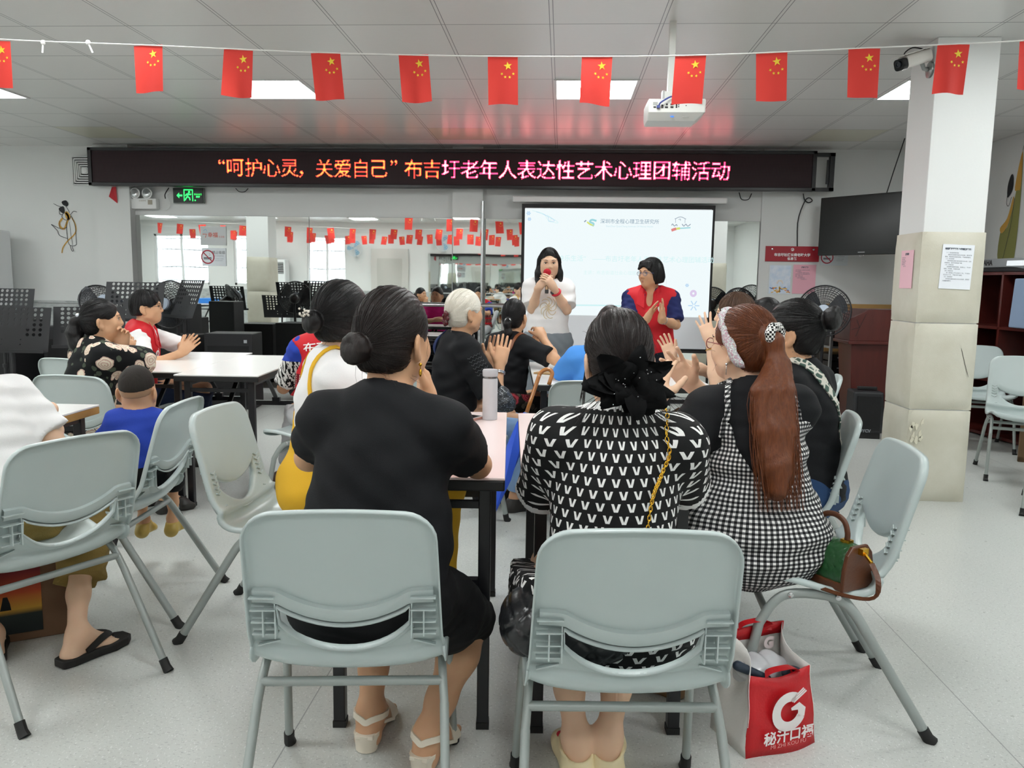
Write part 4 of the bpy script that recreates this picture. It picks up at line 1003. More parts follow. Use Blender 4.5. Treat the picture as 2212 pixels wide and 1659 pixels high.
# ---- perforated music stands
def plate(w, h, nx, nz, holes):
    b = MB(); cw, ch = w/nx, h/nz; K = 12
    for i in range(nx):
        for j in range(nz):
            cx, cz = -w/2+cw*(i+.5), ch*(j+.5)
            sq = [(cx+sx*cw/2, cz+sz*ch/2) for sx, sz in ((-1, -1), (1, -1), (1, 1), (-1, 1))]
            r = holes(i, j)
            if not r: b.add([(p[0], 0, p[1]) for p in sq], [(0, 1, 2, 3)]); continue
            vs = []; 
            for q in range(K):
                a = 2*PI*q/K-PI*.75; c, s_ = math.cos(a), math.sin(a); m_ = max(abs(c), abs(s_)); vs.append((cx+c/m_*cw/2, 0, cz+s_/m_*ch/2))
            for q in range(K): a = 2*PI*q/K-PI*.75; vs.append((cx+r*math.cos(a), 0, cz+r*math.sin(a)))
            b.add(vs, [(q, (q+1) % K, (q+1) % K+K, q+K) for q in range(K)])
    return b
stand_m = mat('music_stand_black', '#17181c', .5)
def music_stand(x, y, zb, rz, tilt, label, w=.50, h=.34):
    e = empty('music_stand', (x, y, 0), rz, label, 'music stand', 'black perforated music stands')
    hol = lambda i, j: .013 if (j >= 5 and 0 < i < 11) or (j in (3, 4) and i in (1, 2, 3, 8, 9, 10)) else (.005 if j in (1, 2) and i in (4, 7) else 0)
    p = plate(w, h, 12, 9, hol).build('desk', stand_m, e)
    p.location = (0, 0, zb); p.rotation_euler = (tilt, 0, 0); m = p.modifiers.new('s', 'SOLIDIFY'); m.thickness = .003
    l = MB().box((0, -.03, 0), (w, .06, .004)).box((0, -.058, .012), (w, .004, .02)).build('ledge', stand_m, e); l.location = (0, 0, zb)
    MB().tube([(0, .03, .25), (0, .03, zb+.05)], .012, 10).tube([(0, .03, .25), (0, .03, .5)], .016, 10).build('pole', stand_m, e, smooth=50)
    MB().lathe([(.022, 0), (.022, .03), (0, .03)], 12, Matrix.Translation((0, .03, .5))).build('clamp', stand_m, e)
    for k_ in range(3):
        a = 2*PI*k_/3+.3; MB().tube([(0, .03, .28), (.15*math.cos(a), .03+.15*math.sin(a), .12), (.25*math.cos(a), .03+.25*math.sin(a), .008)], .009, 8).build('leg', stand_m, e, smooth=50)
    return e
music_stand(-3.63, 6.6, .90, .06, -.28, 'tall black perforated music stand behind the boy in glasses')
music_stand(-3.28, 6.75, .93, -.75, -.35, 'black perforated music stand turned sideways, right of the tallest one')
music_stand(-4.65, 6.4, .83, .05, -.25, 'black perforated music stand at the far left with two bright hole rows')
music_stand(-4.12, 5.75, .70, .03, -.22, 'nearest black music stand at the left edge of the photo', .58, .34)
music_stand(-3.62, 5.95, .73, .40, -.30, 'black music stand just left of the ponytail of the rose print woman', .50, .32)
# black amplifier boxes and a keyboard case at the left wall
def amp(x, y, z, w, d, h, label, rz=0):
    e = empty('amplifier_box', (x, y, z), rz, label, 'speaker', 'black amplifier boxes')
    MB().box((0, 0, h/2), (w, d, h)).build('cabinet', mat('amp_black', '#17171a', .6), e, bevel=.008)
    MB().box((0, -d/2-.002, h*.45), (w*.86, .006, h*.78)).build('grille', mat('amp_grille', '#0d0d0f', .8, bump=(500, .5)), e)
    MB().box((w*.36, -d/2-.006, h*.9), (.03, .004, .03)).build('badge', mat('amp_badge', '#9fa2a6', .4), e)
    return e
amp(-3.74, 7.62, 0, .42, .36, .72, 'tall black amplifier box behind the clapping boy')
amp(-3.22, 7.72, 0, .46, .36, .74, 'wide black amplifier box right of the taller amplifier box', .1)
amp(-3.95, 8.15, 0, .3, .3, 1.0, 'slim black amplifier tower under the right music stand')
amp(-4.75, 7.75, 0, .6, .45, .78, 'dark amplifier chest behind the left music stands')
amp(-5.6, 7.5, 0, .9, .5, .84, 'long black equipment case below the wall dado at left')
# ---- lectern, flight rack, speaker, cardboard, cabinet, keyboard, screen divider
wood_m, t = nmat('mahogany_wood', .3, .5)
n = t.noise(t.coord('Object', (8, 8, 1.2)), 4, 4); t.l.new(t.mix(n, lin('#451a17'), lin('#5c2620')), t.b.inputs['Base Color'])
lc = empty('lectern', (2.82, 7.5, 0), .0, 'dark red wooden lectern half hidden behind the padded pillar', 'lectern')
b = MB(); b.add([(-.25, -.20, .80), (.25, -.20, .80), (.25, .2, .80), (-.25, .2, .80), (-.25, -.20, 1.0), (-.10, -.20, 1.08), (.25, -.20, 1.08), (.25, .2, 1.08), (-.10, .2, 1.08), (-.25, .2, 1.0)], [(3, 2, 1, 0), (0, 1, 6, 5, 4), (1, 2, 7, 6), (2, 3, 9, 8, 7), (3, 0, 4, 9), (4, 5, 8, 9), (5, 6, 7, 8)])
b.build('top_box', wood_m, lc, bevel=.004)
MB().box((0, 0, .785), (.52, .42, .03)).build('moulding', wood_m, lc, bevel=.006)
b = MB(); b.add([(x*s_, y*s_, z) for z, s_ in ((.05, .72), (.77, .92)) for x, y in ((-.24, -.19), (.24, -.19), (.24, .19), (-.24, .19))], [(3, 2, 1, 0), (4, 5, 6, 7), (0, 1, 5, 4), (1, 2, 6, 5), (2, 3, 7, 6), (3, 0, 4, 7)]); b.build('column', wood_m, lc, bevel=.004)
MB().box((0, 0, .025), (.44, .36, .05)).build('plinth', wood_m, lc, bevel=.006)
MB().ribbon([(-.20, -.2035, .99), (-.17, -.2035, .92), (-.20, -.2035, .84)], .004).ribbon([(-.12, -.2035, 1.04), (-.17, -.2035, .92), (-.24, -.2035, .90)], .004).build('crack', black_pl, lc)
e = tag(MB().box((0, 0, 0), (.21, .15, .012), Euler((.35, .1, .2)).to_matrix()).build('paper_stack', paper_m, loc=(2.58, 7.84, 1.06)), 'loose white papers on the flight rack behind the lectern', 'papers')
rk = empty('equipment_rack', (2.80, 8.05, 0), .12, 'open flight case rack of black audio units behind the lectern', 'rack')
alum = mat('aluminium_edge', '#b3b6b8', .3, .8)
f = MB()
for sx in (-.24, .24):
    for sy in (-.2, .2): f.bar((sx, sy, .10), (sx, sy, .98), .025)
for z in (.10, .42, .70, .98):
    for sy in (-.2, .2): f.bar((-.24, sy, z), (.24, sy, z), .02)
    for sx in (-.24, .24): f.bar((sx, -.2, z), (sx, .2, z), .02)
f.build('edge_frame', alum, rk)
for z, h_ in ((.20, .16), (.34, .08), (.50, .12), (.60, .06), (.83, .24)):
    u = MB().box((0, 0, z), (.45, .38, h_)).build('audio_unit', black_pl, rk, bevel=.003)
    b = MB()
    for k_ in range(4): b.box((-.15+.1*k_, -.194, z), (.03, .004, .012))
    b.build('control_strip', mat('unit_grey', '#7d8186', .4), u)
for sx in (-.2, .2):
    for sy in (-.16, .16): MB().lathe([(.035, -.012), (.035, .012)], 14, Matrix.Translation((sx, sy, .035)) @ Matrix.Rotation(PI/2, 4, 'Y')).box((sx, sy, .08), (.05, .05, .03)).build('caster', black_pl, rk)
wsn = empty('wheeled_speaker', (2.63, 6.98, 0), -.1, 'black wheeled loudspeaker on the floor left of the padded pillar', 'speaker')
b = MB(); b.add([(x*s_+o_, y*s_, z) for z, s_, o_ in ((.05, 1, 0), (.40, .93, -.01)) for x, y in ((-.13, -.13), (.13, -.13), (.13, .13), (-.13, .13))], [(3, 2, 1, 0), (4, 5, 6, 7), (0, 1, 5, 4), (1, 2, 6, 5), (2, 3, 7, 6), (3, 0, 4, 7)])
b.build('cabinet', mat('speaker_black', '#1d1e21', .55, bump=(300, .1)), wsn, bevel=.015)
MB().box((-.005, -.135, .22), (.19, .008, .29), Euler((.03, 0, 0)).to_matrix()).build('grille', mat('amp_grille', '#0d0d0f'), wsn)
MB().text('DYCV', .035, wallM(-.03, -.142, .07), bold=.002).build('lettering', mat('unit_grey', '#7d8186'), wsn)
MB().box((0, -.01, .42), (.16, .03, .03)).build('handle', black_pl, wsn, bevel=.006)
for sx in (-.12, .12): MB().lathe([(.045, -.02), (.045, .02)], 18, Matrix.Translation((sx, .11, .045)) @ Matrix.Rotation(PI/2, 4, 'Y')).build('wheel', cap_m, wsn)
MB().box((0, -.10, .025), (.2, .03, .05)).build('foot_bar', cap_m, wsn)
cable('floor_cable', [(2.52, 6.86, .006), (2.42, 7.0, .006), (2.36, 7.3, .006), (2.52, 7.75, .006), (2.70, 7.95, .006)], .006, black_pl, 'black cable lying on the floor left of the wheeled loudspeaker')
cb = mat('cardboard', '#b08a55', .85, vary=.12)
tag(MB().box((0, 0, .55), (1.05, .05, 1.10)).box((.05, -.028, 1.03), (.95, .006, .03)).build('cardboard_sheet', cb, loc=(3.30, 8.62, 0)), 'tall flattened cardboard box leaning on the wall behind the lectern', 'cardboard')
tag(MB().box((0, 0, .38), (.34, .10, .76)).build('cardboard_box', cb, loc=(2.42, 8.55, 0), bevel=.004), 'narrow upright cardboard box behind the fan and hair bun', 'box')
kc = empty('storage_cabinet', (3.90, 7.05, 0), -PI/2+.15, 'dark red open cabinet between the pillar and the patterned screen', 'cabinet')
W_, D_, H_ = 1.2, .42, 1.42
MB().box((0, D_/2-.01, H_/2), (W_, .02, H_)).build('back_panel', wood_m, kc)
for sx in (-1, 0, 1): MB().box((sx*(W_/2-.012), 0, H_/2), (.024, D_, H_)).build('side_panel', wood_m, kc)
for z in (.03, .5, .95, H_-.012): MB().box((0, 0, z), (W_, D_, .024)).build('shelf', wood_m, kc)
kb = empty('keyboard_piano', (3.88, 7.05, 1.421), -PI/2+.1, 'grey and black electronic keyboard lying on top of the red cabinet', 'keyboard')
MB().box((0, 0, .075), (1.1, .36, .075)).build('upper_case', mat('keyboard_grey', '#8b8e90', .4), kb, bevel=.008)
MB().box((0, 0, .018), (1.12, .38, .036)).build('lower_case', black_pl, kb, bevel=.006)
MB().text('YAMAHA', .06, wallM(-.28, -.182, .078), bold=.003).build('lettering', black_pl, kb)
tag(MB().box((0, 0, .2), (.34, .24, .40), taper=(.92, .9)).text('H', .1, wallM(.08, -.122, .2), mi=1, bold=.004).build('blue_bag', [mat('bag_blue', '#8ea3bf', .6), mat('bag_print', '#2f4a70', .6)], loc=(3.86, 6.75, .965), bevel=.01), 'blue and white bag with a letter on the upper cabinet shelf', 'bag')
tag(MB().box((0, 0, .02), (.30, .22, .04), Euler((0, .1, .3)).to_matrix()).build('paper_pile', paper_m, loc=(3.62, 6.45, 1.442)), 'untidy white papers sticking out under the keyboard', 'papers')
fs = empty('folding_screen', (3.0, 5.02, 0), math.radians(64), 'wood framed room divider with white wave pattern at the right edge', 'room divider')
fw = mat('screen_wood', '#6b5237', .5)
f = MB(); WS, HS = .62, 1.78
for sx in (-1, 1): f.box((sx*(WS/2-.02), 0, HS/2), (.04, .035, HS))
for z in (.02, HS-.02): f.box((0, 0, z), (WS, .035, .04))
f.build('frame', fw, fs, bevel=.004)
pm2, t = nmat('wave_panel', .5); x, y, z = t.xyz(t.coord())
wv = t.new('ShaderNodeTexWave', wave_type='RINGS', rings_direction='SPHERICAL'); wv.inputs['Scale'].default_value = 11; wv.inputs['Distortion'].default_value = 3.5; wv.inputs['Detail'].default_value = 1
t.l.new(t.coord('Object', (1, 1, .8)), wv.inputs[0])
t.l.new(t.ramp(wv.outputs[0], [(.72, lin('#b9c3c9')), (.84, lin('#eef1f2'))]), t.b.inputs['Base Color'])
MB().box((0, 0, HS/2), (WS-.07, .012, HS-.07)).build('wave_panel', pm2, fs)
fs.location = (3.72, 5.98, 0); fs.rotation_euler = (0, 0, math.radians(-22))
# ============================================================ PEOPLE: implicit-surface figures
V3 = lambda *a: np.array(a, float)
def rotm(fwd, up=(0, 0, 1)):
    """columns: right, forward, up"""
    f = np.array(fwd, float); f /= np.linalg.norm(f); r = np.cross(f, up); r /= np.linalg.norm(r); u = np.cross(r, f)
    return np.stack([r, f, u], 1)
class Field:
    """smooth union of round cones, ellipsoids and boxes, later trimmed by planes and hollows"""
    def __init__(s): s.p = []; s.post = []
    def cap(s, a, b, ra, rb=None, k=.02):
        s.p.append(('c', np.array(a, float), np.array(b, float), ra, ra if rb is None else rb, k)); return s
    def chain(s, pts, rs, k=.02):
        for i in range(len(pts)-1): s.cap(pts[i], pts[i+1], rs[i], rs[i+1], k)
        return s
    def ell(s, c, r, R=None, k=.02): s.p.append(('e', np.array(c, float), np.array(r, float), R, None, k)); return s
    def grp(s, caps, cut=None, k=.03):
        """tube of round cones with an optional cut end (a sleeve or trouser leg)"""
        pts = np.array([q for c in caps for q in c[:2]], float); rm = max(max(c[2], c[3]) for c in caps); lo, hi = pts.min(0), pts.max(0)
        s.p.append(('g', (lo+hi)/2, (hi-lo)/2+rm, [(np.array(c[0], float), np.array(c[1], float), c[2], c[3]) for c in caps], cut, k)); return s
    def sub(s, c, r, R=None, k=.01): s.post.append(('s', np.array(c, float), np.array(r, float), R, k)); return s
    def subcap(s, a, b, r, k=.01): s.post.append(('sc', np.array(a, float), np.array(b, float), r, k)); return s
    def keep(s, o, n): s.post.append(('k', np.array(o, float), np.array(n, float)/np.linalg.norm(n))); return s   # keep the side n points away from
    def warp(s, f): s.post.append(('w', f)); return s
    def bounds(s):
        lo = np.full(3, 1e9); hi = -lo
        for q in s.p:
            if q[0] == 'c':
                for c, r in ((q[1], q[3]), (q[2], q[4])): lo = np.minimum(lo, c-r); hi = np.maximum(hi, c+r)
            elif q[0] == 'g': lo = np.minimum(lo, q[1]-q[2]); hi = np.maximum(hi, q[1]+q[2])
            else: m = q[2].max(); lo = np.minimum(lo, q[1]-m); hi = np.maximum(hi, q[1]+m)
        for q in s.post:
            if q[0] == 'k':
                for a in range(3):
                    if q[2][a] > .98: hi[a] = min(hi[a], q[1][a]+.01)
                    if q[2][a] < -.98: lo[a] = max(lo[a], q[1][a]-.01)
        return lo-.03, hi+.03
    @staticmethod
    def _cap(P, a, b, ra, rb):
        ab = b-a; L = ab@ab+1e-12; t = np.clip((P-a)@ab/L, 0, 1); d = P-a-t[:, None]*ab
        return np.sqrt((d*d).sum(1))-(ra+(rb-ra)*t)
    @staticmethod
    def _ell(P, c, r, R):
        q = P-c
        if R is not None: q = q@R
        k0 = np.sqrt(((q/r)**2).sum(1)); k1 = np.sqrt(((q/(r*r))**2).sum(1))+1e-9
        return np.where(k0 < 1e-6, -r.min(), k0*(k0-1)/k1)
    def ev(s, P):
        d = np.full(len(P), .5)
        for q in s.p:
            if q[0] == 'c': c = (q[1]+q[2])/2; R_ = np.linalg.norm(q[2]-q[1])/2+max(q[3], q[4])
            elif q[0] == 'g': c = q[1]; R_ = q[2]
            else: c = q[1]; R_ = q[2].max()
            m = (np.abs(P-c) < R_+.07).all(1); idx = np.nonzero(m)[0]
            if len(idx) == 0: continue
            Q = P[idx]
            if q[0] == 'g':
                n = None
                for a, b_, ra, rb in q[3]:
                    e = s._cap(Q, a, b_, ra, rb)
                    if n is None: n = e
                    else: h_ = np.maximum(.03-np.abs(n-e), 0)/.03; n = np.minimum(n, e)-h_*h_*.0075
                if q[4]: n = np.maximum(n, (Q-q[4][0])@q[4][1])
            else: n = s._cap(Q, q[1], q[2], q[3], q[4]) if q[0] == 'c' else s._ell(Q, q[1], q[2], q[3])
            o = d[idx]; k = q[5]
            h = np.maximum(k-np.abs(o-n), 0)/k if k > 0 else 0
            d[idx] = np.minimum(o, n)-h*h*k*.25
        for q in s.post:
            if q[0] == 'k': d = np.maximum(d, (P-q[1])@q[2])
            elif q[0] == 'w': d = d+q[1](P)
            else:
                n = -(s._ell(P, q[1], q[2], q[3]) if q[0] == 's' else s._cap(P, q[1], q[2], q[3], q[3])); k = q[4]
                h = np.maximum(k-np.abs(d-n), 0)/k; d = np.maximum(d, n)+h*h*k*.25
        return d
    def grad(s, P, e=.002):
        g = np.stack([s.ev(P+np.eye(3)[i]*e)-s.ev(P-np.eye(3)[i]*e) for i in range(3)], 1)
        return g/(np.linalg.norm(g, axis=1, keepdims=True)+1e-9)
    def project(s, P, off=0., it=4):
        for _ in range(it): P = P-(s.ev(P)-off)[:, None]*s.grad(P)
        return P
def surface(F, h, lo=None, hi=None):
    """surface nets of F.ev on a sparse grid of step h -> vertices, quads"""
    l, u = F.bounds()
    if lo is not None: l = np.maximum(l, lo)
    if hi is not None: u = np.minimum(u, hi)
    B = 4; nb = np.ceil((u-l)/(h*B)).astype(int)+1
    g = np.stack(np.meshgrid(*[np.arange(k) for k in nb], indexing='ij'), -1).reshape(-1, 3)
    dc = F.ev(l+(g+.5)*h*B)
    act = np.abs(dc) < h*B*1.25
    n = nb*B
    D = np.repeat(np.repeat(np.repeat(np.where(dc < 0, -1., 1.).reshape(nb), B, 0), B, 1), B, 2)
    ga = g[act]
    off = np.stack(np.meshgrid(*[np.arange(B)]*3, indexing='ij'), -1).reshape(-1, 3)
    I = (ga[:, None, :]*B+off[None]).reshape(-1, 3)
    out = np.empty(len(I))
    for i in range(0, len(I), 200000): out[i:i+200000] = F.ev(l+(I[i:i+200000]+.5)*h)
    D[I[:, 0], I[:, 1], I[:, 2]] = out
    s = D < 0
    c8 = [(a, b, c) for a in (0, 1) for b in (0, 1) for c in (0, 1)]
    def sl(A, a, b, c): return A[a:A.shape[0]-1+a, b:A.shape[1]-1+b, c:A.shape[2]-1+c]
    cnt = sum(sl(s, *o).astype(np.int8) for o in c8)
    cell = np.argwhere((cnt > 0) & (cnt < 8))
    idm = -np.ones(cnt.shape, int); idm[cell[:, 0], cell[:, 1], cell[:, 2]] = np.arange(len(cell))
    acc = np.zeros((len(cell), 3)); num = np.zeros(len(cell))
    for o in c8:
        for ax in range(3):
            if o[ax]: continue
            o2 = list(o); o2[ax] = 1
            A = D[cell[:, 0]+o[0], cell[:, 1]+o[1], cell[:, 2]+o[2]]; Bv = D[cell[:, 0]+o2[0], cell[:, 1]+o2[1], cell[:, 2]+o2[2]]
            m = (A < 0) != (Bv < 0); t = np.where(m, A/(A-Bv+1e-12), 0)
            p = np.tile(np.array(o, float), (len(cell), 1)); p[:, ax] += t
            acc[m] += p[m]; num[m] += 1
    V = l+(cell+acc/num[:, None]+.5)*h
    Q = []
    for ax in range(3):
        b1, b2 = [(1, 2), (2, 0), (0, 1)][ax]
        sh = [slice(None)]*3; s2 = [slice(None)]*3; sh[ax] = slice(0, -1); s2[ax] = slice(1, None)
        cr = s[tuple(sh)] != s[tuple(s2)]; e = np.argwhere(cr)
        ok = (e[:, b1] > 0) & (e[:, b2] > 0) & (e[:, b1] < cnt.shape[b1]) & (e[:, b2] < cnt.shape[b2]) & (e[:, ax] < cnt.shape[ax])
        e = e[ok]; ins = s[e[:, 0], e[:, 1], e[:, 2]]
        def at(d1, d2): q = e.copy(); q[:, b1] -= d1; q[:, b2] -= d2; return idm[q[:, 0], q[:, 1], q[:, 2]]
        q = np.stack([at(1, 1), at(0, 1), at(0, 0), at(1, 0)], 1); q[~ins] = q[~ins][:, ::-1]
        Q.append(q)
    Q = np.concatenate(Q); Q = Q[(Q >= 0).all(1)]
    return V, Q
def np_mesh(name, V, Q, mats, parent=None, midx=None, extra=None):
    """extra: list of (verts list, faces list, material index) appended (hair strands, stitched details)"""
    me = bpy.data.meshes.new(name); V = np.asarray(V, float)
    if extra:
        ve = [tuple(v) for v in V]; fe = [tuple(q) for q in Q.tolist()]; mi = list(midx) if midx is not None else [0]*len(fe)
        for ev_, ef, em_ in extra: o = len(ve); ve += [tuple(v) for v in ev_]; fe += [tuple(i+o for i in f) for f in ef]; mi += [em_]*len(ef)
        me.from_pydata(ve, [], fe); midx = mi
    else:
        me.vertices.add(len(V)); me.vertices.foreach_set('co', V.ravel())
        me.loops.add(len(Q)*4); me.loops.foreach_set('vertex_index', Q.ravel().astype(np.int32))
        me.polygons.add(len(Q)); me.polygons.foreach_set('loop_start', np.arange(len(Q), dtype=np.int32)*4); me.polygons.foreach_set('loop_total', np.full(len(Q), 4, np.int32))
    for m in (mats if isinstance(mats, (list, tuple)) else [mats]): me.materials.append(m)
    if midx is not None: me.polygons.foreach_set('material_index', np.asarray(midx, np.int32))
    me.polygons.foreach_set('use_smooth', np.ones(len(me.polygons), bool)); me.update(calc_edges=True); me.validate()
    o = bpy.data.objects.new(name, me); C.objects.link(o)
    if parent: o.parent = parent
    return o
def sdf_obj(name, F, h, mats, parent, midf=None, lo=None, hi=None, extra=None):
    V, Q = surface(F, h, lo, hi)
    mi = midf(V[Q].mean(1)) if midf else None
    return np_mesh(name, V, Q, mats, parent, mi, extra)
def folds(amp, freq, seed, direction=(0, 0, 1)):
    """soft cloth wrinkles"""
    r = np.random.RandomState(seed); K = [(r.randn(3)*np.array([1, 1, 1])+np.array(direction)*2.2)*freq*r.uniform(.6, 1.5) for _ in range(5)]; ph = r.uniform(0, 6, 5); w2 = [r.randn(3)*freq*.35 for _ in range(5)]
    def f(P):
        d = 0
        for k_, p_, w_ in zip(K, ph, w2): d = d+np.sin(P@k_+p_+1.3*np.sin(P@w_+p_*2))
        return amp*d/2.5
    return f
# ---- skin, hair, cloth materials
def skin(name, c, c2):
    m, t = nmat(name, .5, .35); co = t.coord(); n = t.noise(co, 14, 3)
    t.l.new(t.mix(n, lin(c), lin(c2)), t.b.inputs['Base Color'])
    t.b.inputs['Subsurface Weight'].default_value = .12; t.b.inputs['Subsurface Radius'].default_value = (.012, .005, .003); t.b.inputs['Subsurface Scale'].default_value = .5
    t.bump(t.noise(co, 260, 2), .06, .002); return m
SK1 = skin('skin_fair', '#dcb394', '#e2bea2'); SK2 = skin('skin_warm', '#c99a76', '#d3a684'); SK3 = skin('skin_tan', '#b98763', '#c39370')
def hairmat(name, c1, c2, rough=.42):
    m, t = nmat(name, rough, .30); n = t.noise(t.coord('Object', (60, 60, 9)), 3, 4, .6)
    t.l.new(t.mix(n, lin(c1), lin(c2)), t.b.inputs['Base Color']); t.bump(t.noise(t.coord('Object', (120, 120, 14)), 3, 3), .35, .004); return m
HB = hairmat('hair_black', '#080708', '#151314'); HDB = hairmat('hair_dark_brown', '#120d0d', '#241a17'); HW = hairmat('hair_white', '#d8d3c4', '#f0ece2', .4)
HR = hairmat('hair_auburn', '#3a1a0e', '#7d4626', .4); HBR = hairmat('hair_brown', '#3a261b', '#5f4330'); HSH = hairmat('hair_buzz', '#1a1613', '#2c2621', .7)
def cloth(name, c, rough=.8, bumpsc=350, bs=.12, vary=.04): return mat(name, c, rough, spec=.25, bump=(bumpsc, bs), vary=vary)
def tubes_geo(lines, r, n=4):
    vs = []; fs = []
    for pts in lines:
        b = MB().tube([Vector(p) for p in pts], [r*(.5+.5*min(1, (len(pts)-1-i)/3)) for i in range(len(pts))], n, caps=False); o = len(vs); vs += b.v; fs += [tuple(i+o for i in f) for f in b.f]
    return vs, fs
# ---- skeleton and body
PEOPLE = {}
class Person:
    """joints in the person's own frame: +Y forward, +X to their right, Z up, origin on the floor below the pelvis"""
    def __init__(s, loc, rz, label, seat=.44, lean=8, turn=0, tilt=0, scale=1., girth=1., shw=1., head=(0, 0, 0), stand=False, neck=(0, 0), headsc=1., aim=None, nz=.145):
        s.root = empty('person', (0, 0, 0), math.radians(rz), label, 'person'); a = math.radians(rz); s.loc = np.array([loc[0], loc[1], 0.])
        s.Rz = np.array([[math.cos(a), -math.sin(a), 0], [math.sin(a), math.cos(a), 0], [0, 0, 1.]]); s.g = girth; s.k = scale; s.stand = stand
        s._p = (seat, lean, turn, tilt, shw, head, neck, headsc, nz); s._sk()
        if aim:                                        # seat the person so that the crown of the head comes where it was surveyed
            for _ in range(4):
                top = s.loc+s.Rz@(s.hc+s.HR@(V3(0, -.012, .112)*s.hs)); ctr = s.loc+s.Rz@s.hc
                s.loc[0] += atY(aim[0], aim[1]+40, ctr[1]).x-ctr[0]
                s.k *= 1+(atY(aim[0], aim[1], top[1]).z-top[2])/(1.6 if stand else .80); s._sk()
        s.root.location = (s.loc[0], s.loc[1], 0); PEOPLE[s.root.name] = s; s.el = {}; s.wr = {}; s.kn = {}; s.an = {}; s.fd = {}; s.hands = {}
    def _sk(s):
        seat, lean, turn, tilt, shw, head, neck, headsc, nz = s._p; k = s.k
        zp = (.89*k if s.stand else seat+.095*k); s.pel = V3(0, 0, zp)
        l, tn, ti = math.radians(lean), math.radians(turn), math.radians(tilt)
        up = V3(math.sin(ti), math.sin(l)*math.cos(ti), math.cos(l)*math.cos(ti)); s.up = up
        fw = V3(-math.sin(tn), math.cos(tn), 0); fw = fw-up*(fw@up); fw /= np.linalg.norm(fw); rt = np.cross(fw, up); s.rt, s.fw = rt, fw
        s.R = np.stack([rt, fw, up], 1)
        s.ab = s.pel+up*.13*k; s.ch = s.pel+up*.30*k-fw*.005; s.nk = s.pel+up*.455*k-fw*.02*k
        s.sh = {sd: s.nk+rt*sd*.142*shw*k-up*.062*k for sd in (-1, 1)}
        hy, hp, hr = [math.radians(v) for v in head]     # yaw left+, pitch down+, roll right+
        hf = V3(-math.sin(hy)*math.cos(hp), math.cos(hy)*math.cos(hp), -math.sin(hp)); s.HR = rotm(hf, V3(math.sin(hr), 0, math.cos(hr)))
        s.hs = headsc*k*.98; s.hc = s.nk+V3(neck[0], .030+neck[1], nz)*k+s.HR@V3(0, .008, 0)
    def loc2(s, w): return s.Rz.T@(np.array(w, float)-s.loc)      # world -> own frame
    def hp(s, x, y, z): return s.hc+s.HR@(V3(x, y, z)*s.hs)
    def arm(s, sd, el, wr, hand=None): s.el[sd] = np.array(el, float); s.wr[sd] = np.array(wr, float); s.hands[sd] = hand; return s
    def leg(s, sd, kn, an, fdir=(0, 1, 0)): s.kn[sd] = np.array(kn, float); s.an[sd] = np.array(an, float); s.fd[sd] = np.array(fdir, float)/np.linalg.norm(fdir); return s
    def sit(s, spread=.09, knee=.40, kz=.48, ankle=(.33, .09), dx=0):
        for sd in (-1, 1): s.leg(sd, (sd*spread*1.25+dx, knee, kz), (sd*spread+dx, ankle[0], ankle[1]))
        return s
    def torso(s, F, off=0., arms=None, waist=1.):
        k, g = s.k, s.g; R = s.R
        F.ell(s.pel+s.up*.0, V3(.152*g, .112*g, .115)*k+off, R, .05)
        F.ell(s.ab, V3(.126*g*waist, .096*g, .14)*k+off, R, .07)
        F.ell(s.ch-s.up*.01, V3(.138*(.4+.6*g), .102*(.5+.5*g), .165)*k+off, R, .07)
        F.cap(s.sh[-1]+s.rt*.02, s.sh[1]-s.rt*.02, .046*k+off, None, .05)
        for sd in (-1, 1): F.cap(s.nk+s.rt*sd*.02-s.up*.004, s.sh[sd]+s.up*.004, .036*k+off*.8, .042*k+off*.8, .04)
        F.cap(s.nk-s.fw*.012*k-s.up*.03, s.ch-s.fw*.02, .060*k+off, .085*k+off, .05)
        return F
    def armf(s, F, sd, off=0., upto=None, r0=1., k=.025):
        a, e, w = s.sh[sd], s.el[sd], s.wr[sd]; K = s.k; g = .5+.5*s.g
        if upto is None:
            F.chain([a, a+(e-a)*.5, e], [.046*g*K+off, .041*g*K+off, .0335*K+off], k); m = e+(w-e)*.33
            F.chain([e, m, w], [.0335*K+off, .0355*K+off, .0245*K+off], .02)
        else:
            r1, r2 = .049*r0*g*K+off, .047*r0*g*K+off
            if upto <= 1:
                n = (e-a)/np.linalg.norm(e-a); F.grp([(a, a+(e-a)*(upto+.06), r1, r2)], (a+(e-a)*upto, n), .035)
            else:
                n = (w-e)/np.linalg.norm(w-e); F.grp([(a, e, r1, r2), (e, e+(w-e)*(upto-.94), r2, .042*K+off)], (e+(w-e)*(upto-1), n), .035)
        return F
    def legf(s, F, sd, off=0., upto=None, k=.03, r=1.):
        hp = s.pel+s.rt*sd*.085*s.k-s.up*.02; kn, an = s.kn[sd], s.an[sd]; K = s.k*r
        F.chain([hp, hp+(kn-hp)*.5, kn], [.082*s.g*K+off, .072*s.g*K+off, .052*K+off], .05 if off == 0 else k)
        if upto is None or upto > 0:
            t = 1 if upto is None else upto
            bk = np.array([0, -.018, 0]) if abs((kn-an)[2]) > .2 else 0; m = kn+(an-kn)*.30+bk
            if t >= .999: F.chain([kn, m, kn+(an-kn)*.72, an], [.050*K+off, .053*K+off, .037*K+off, .031*K+off], .03)
            else:
                n = (an-kn)/np.linalg.norm(an-kn); e_ = kn+(an-kn)*t; F.grp([(kn, m, .052*K+off, .056*K+off), (m, e_+n*.02, .056*K+off, .050*K+off)], (e_, n), .04)
        return F
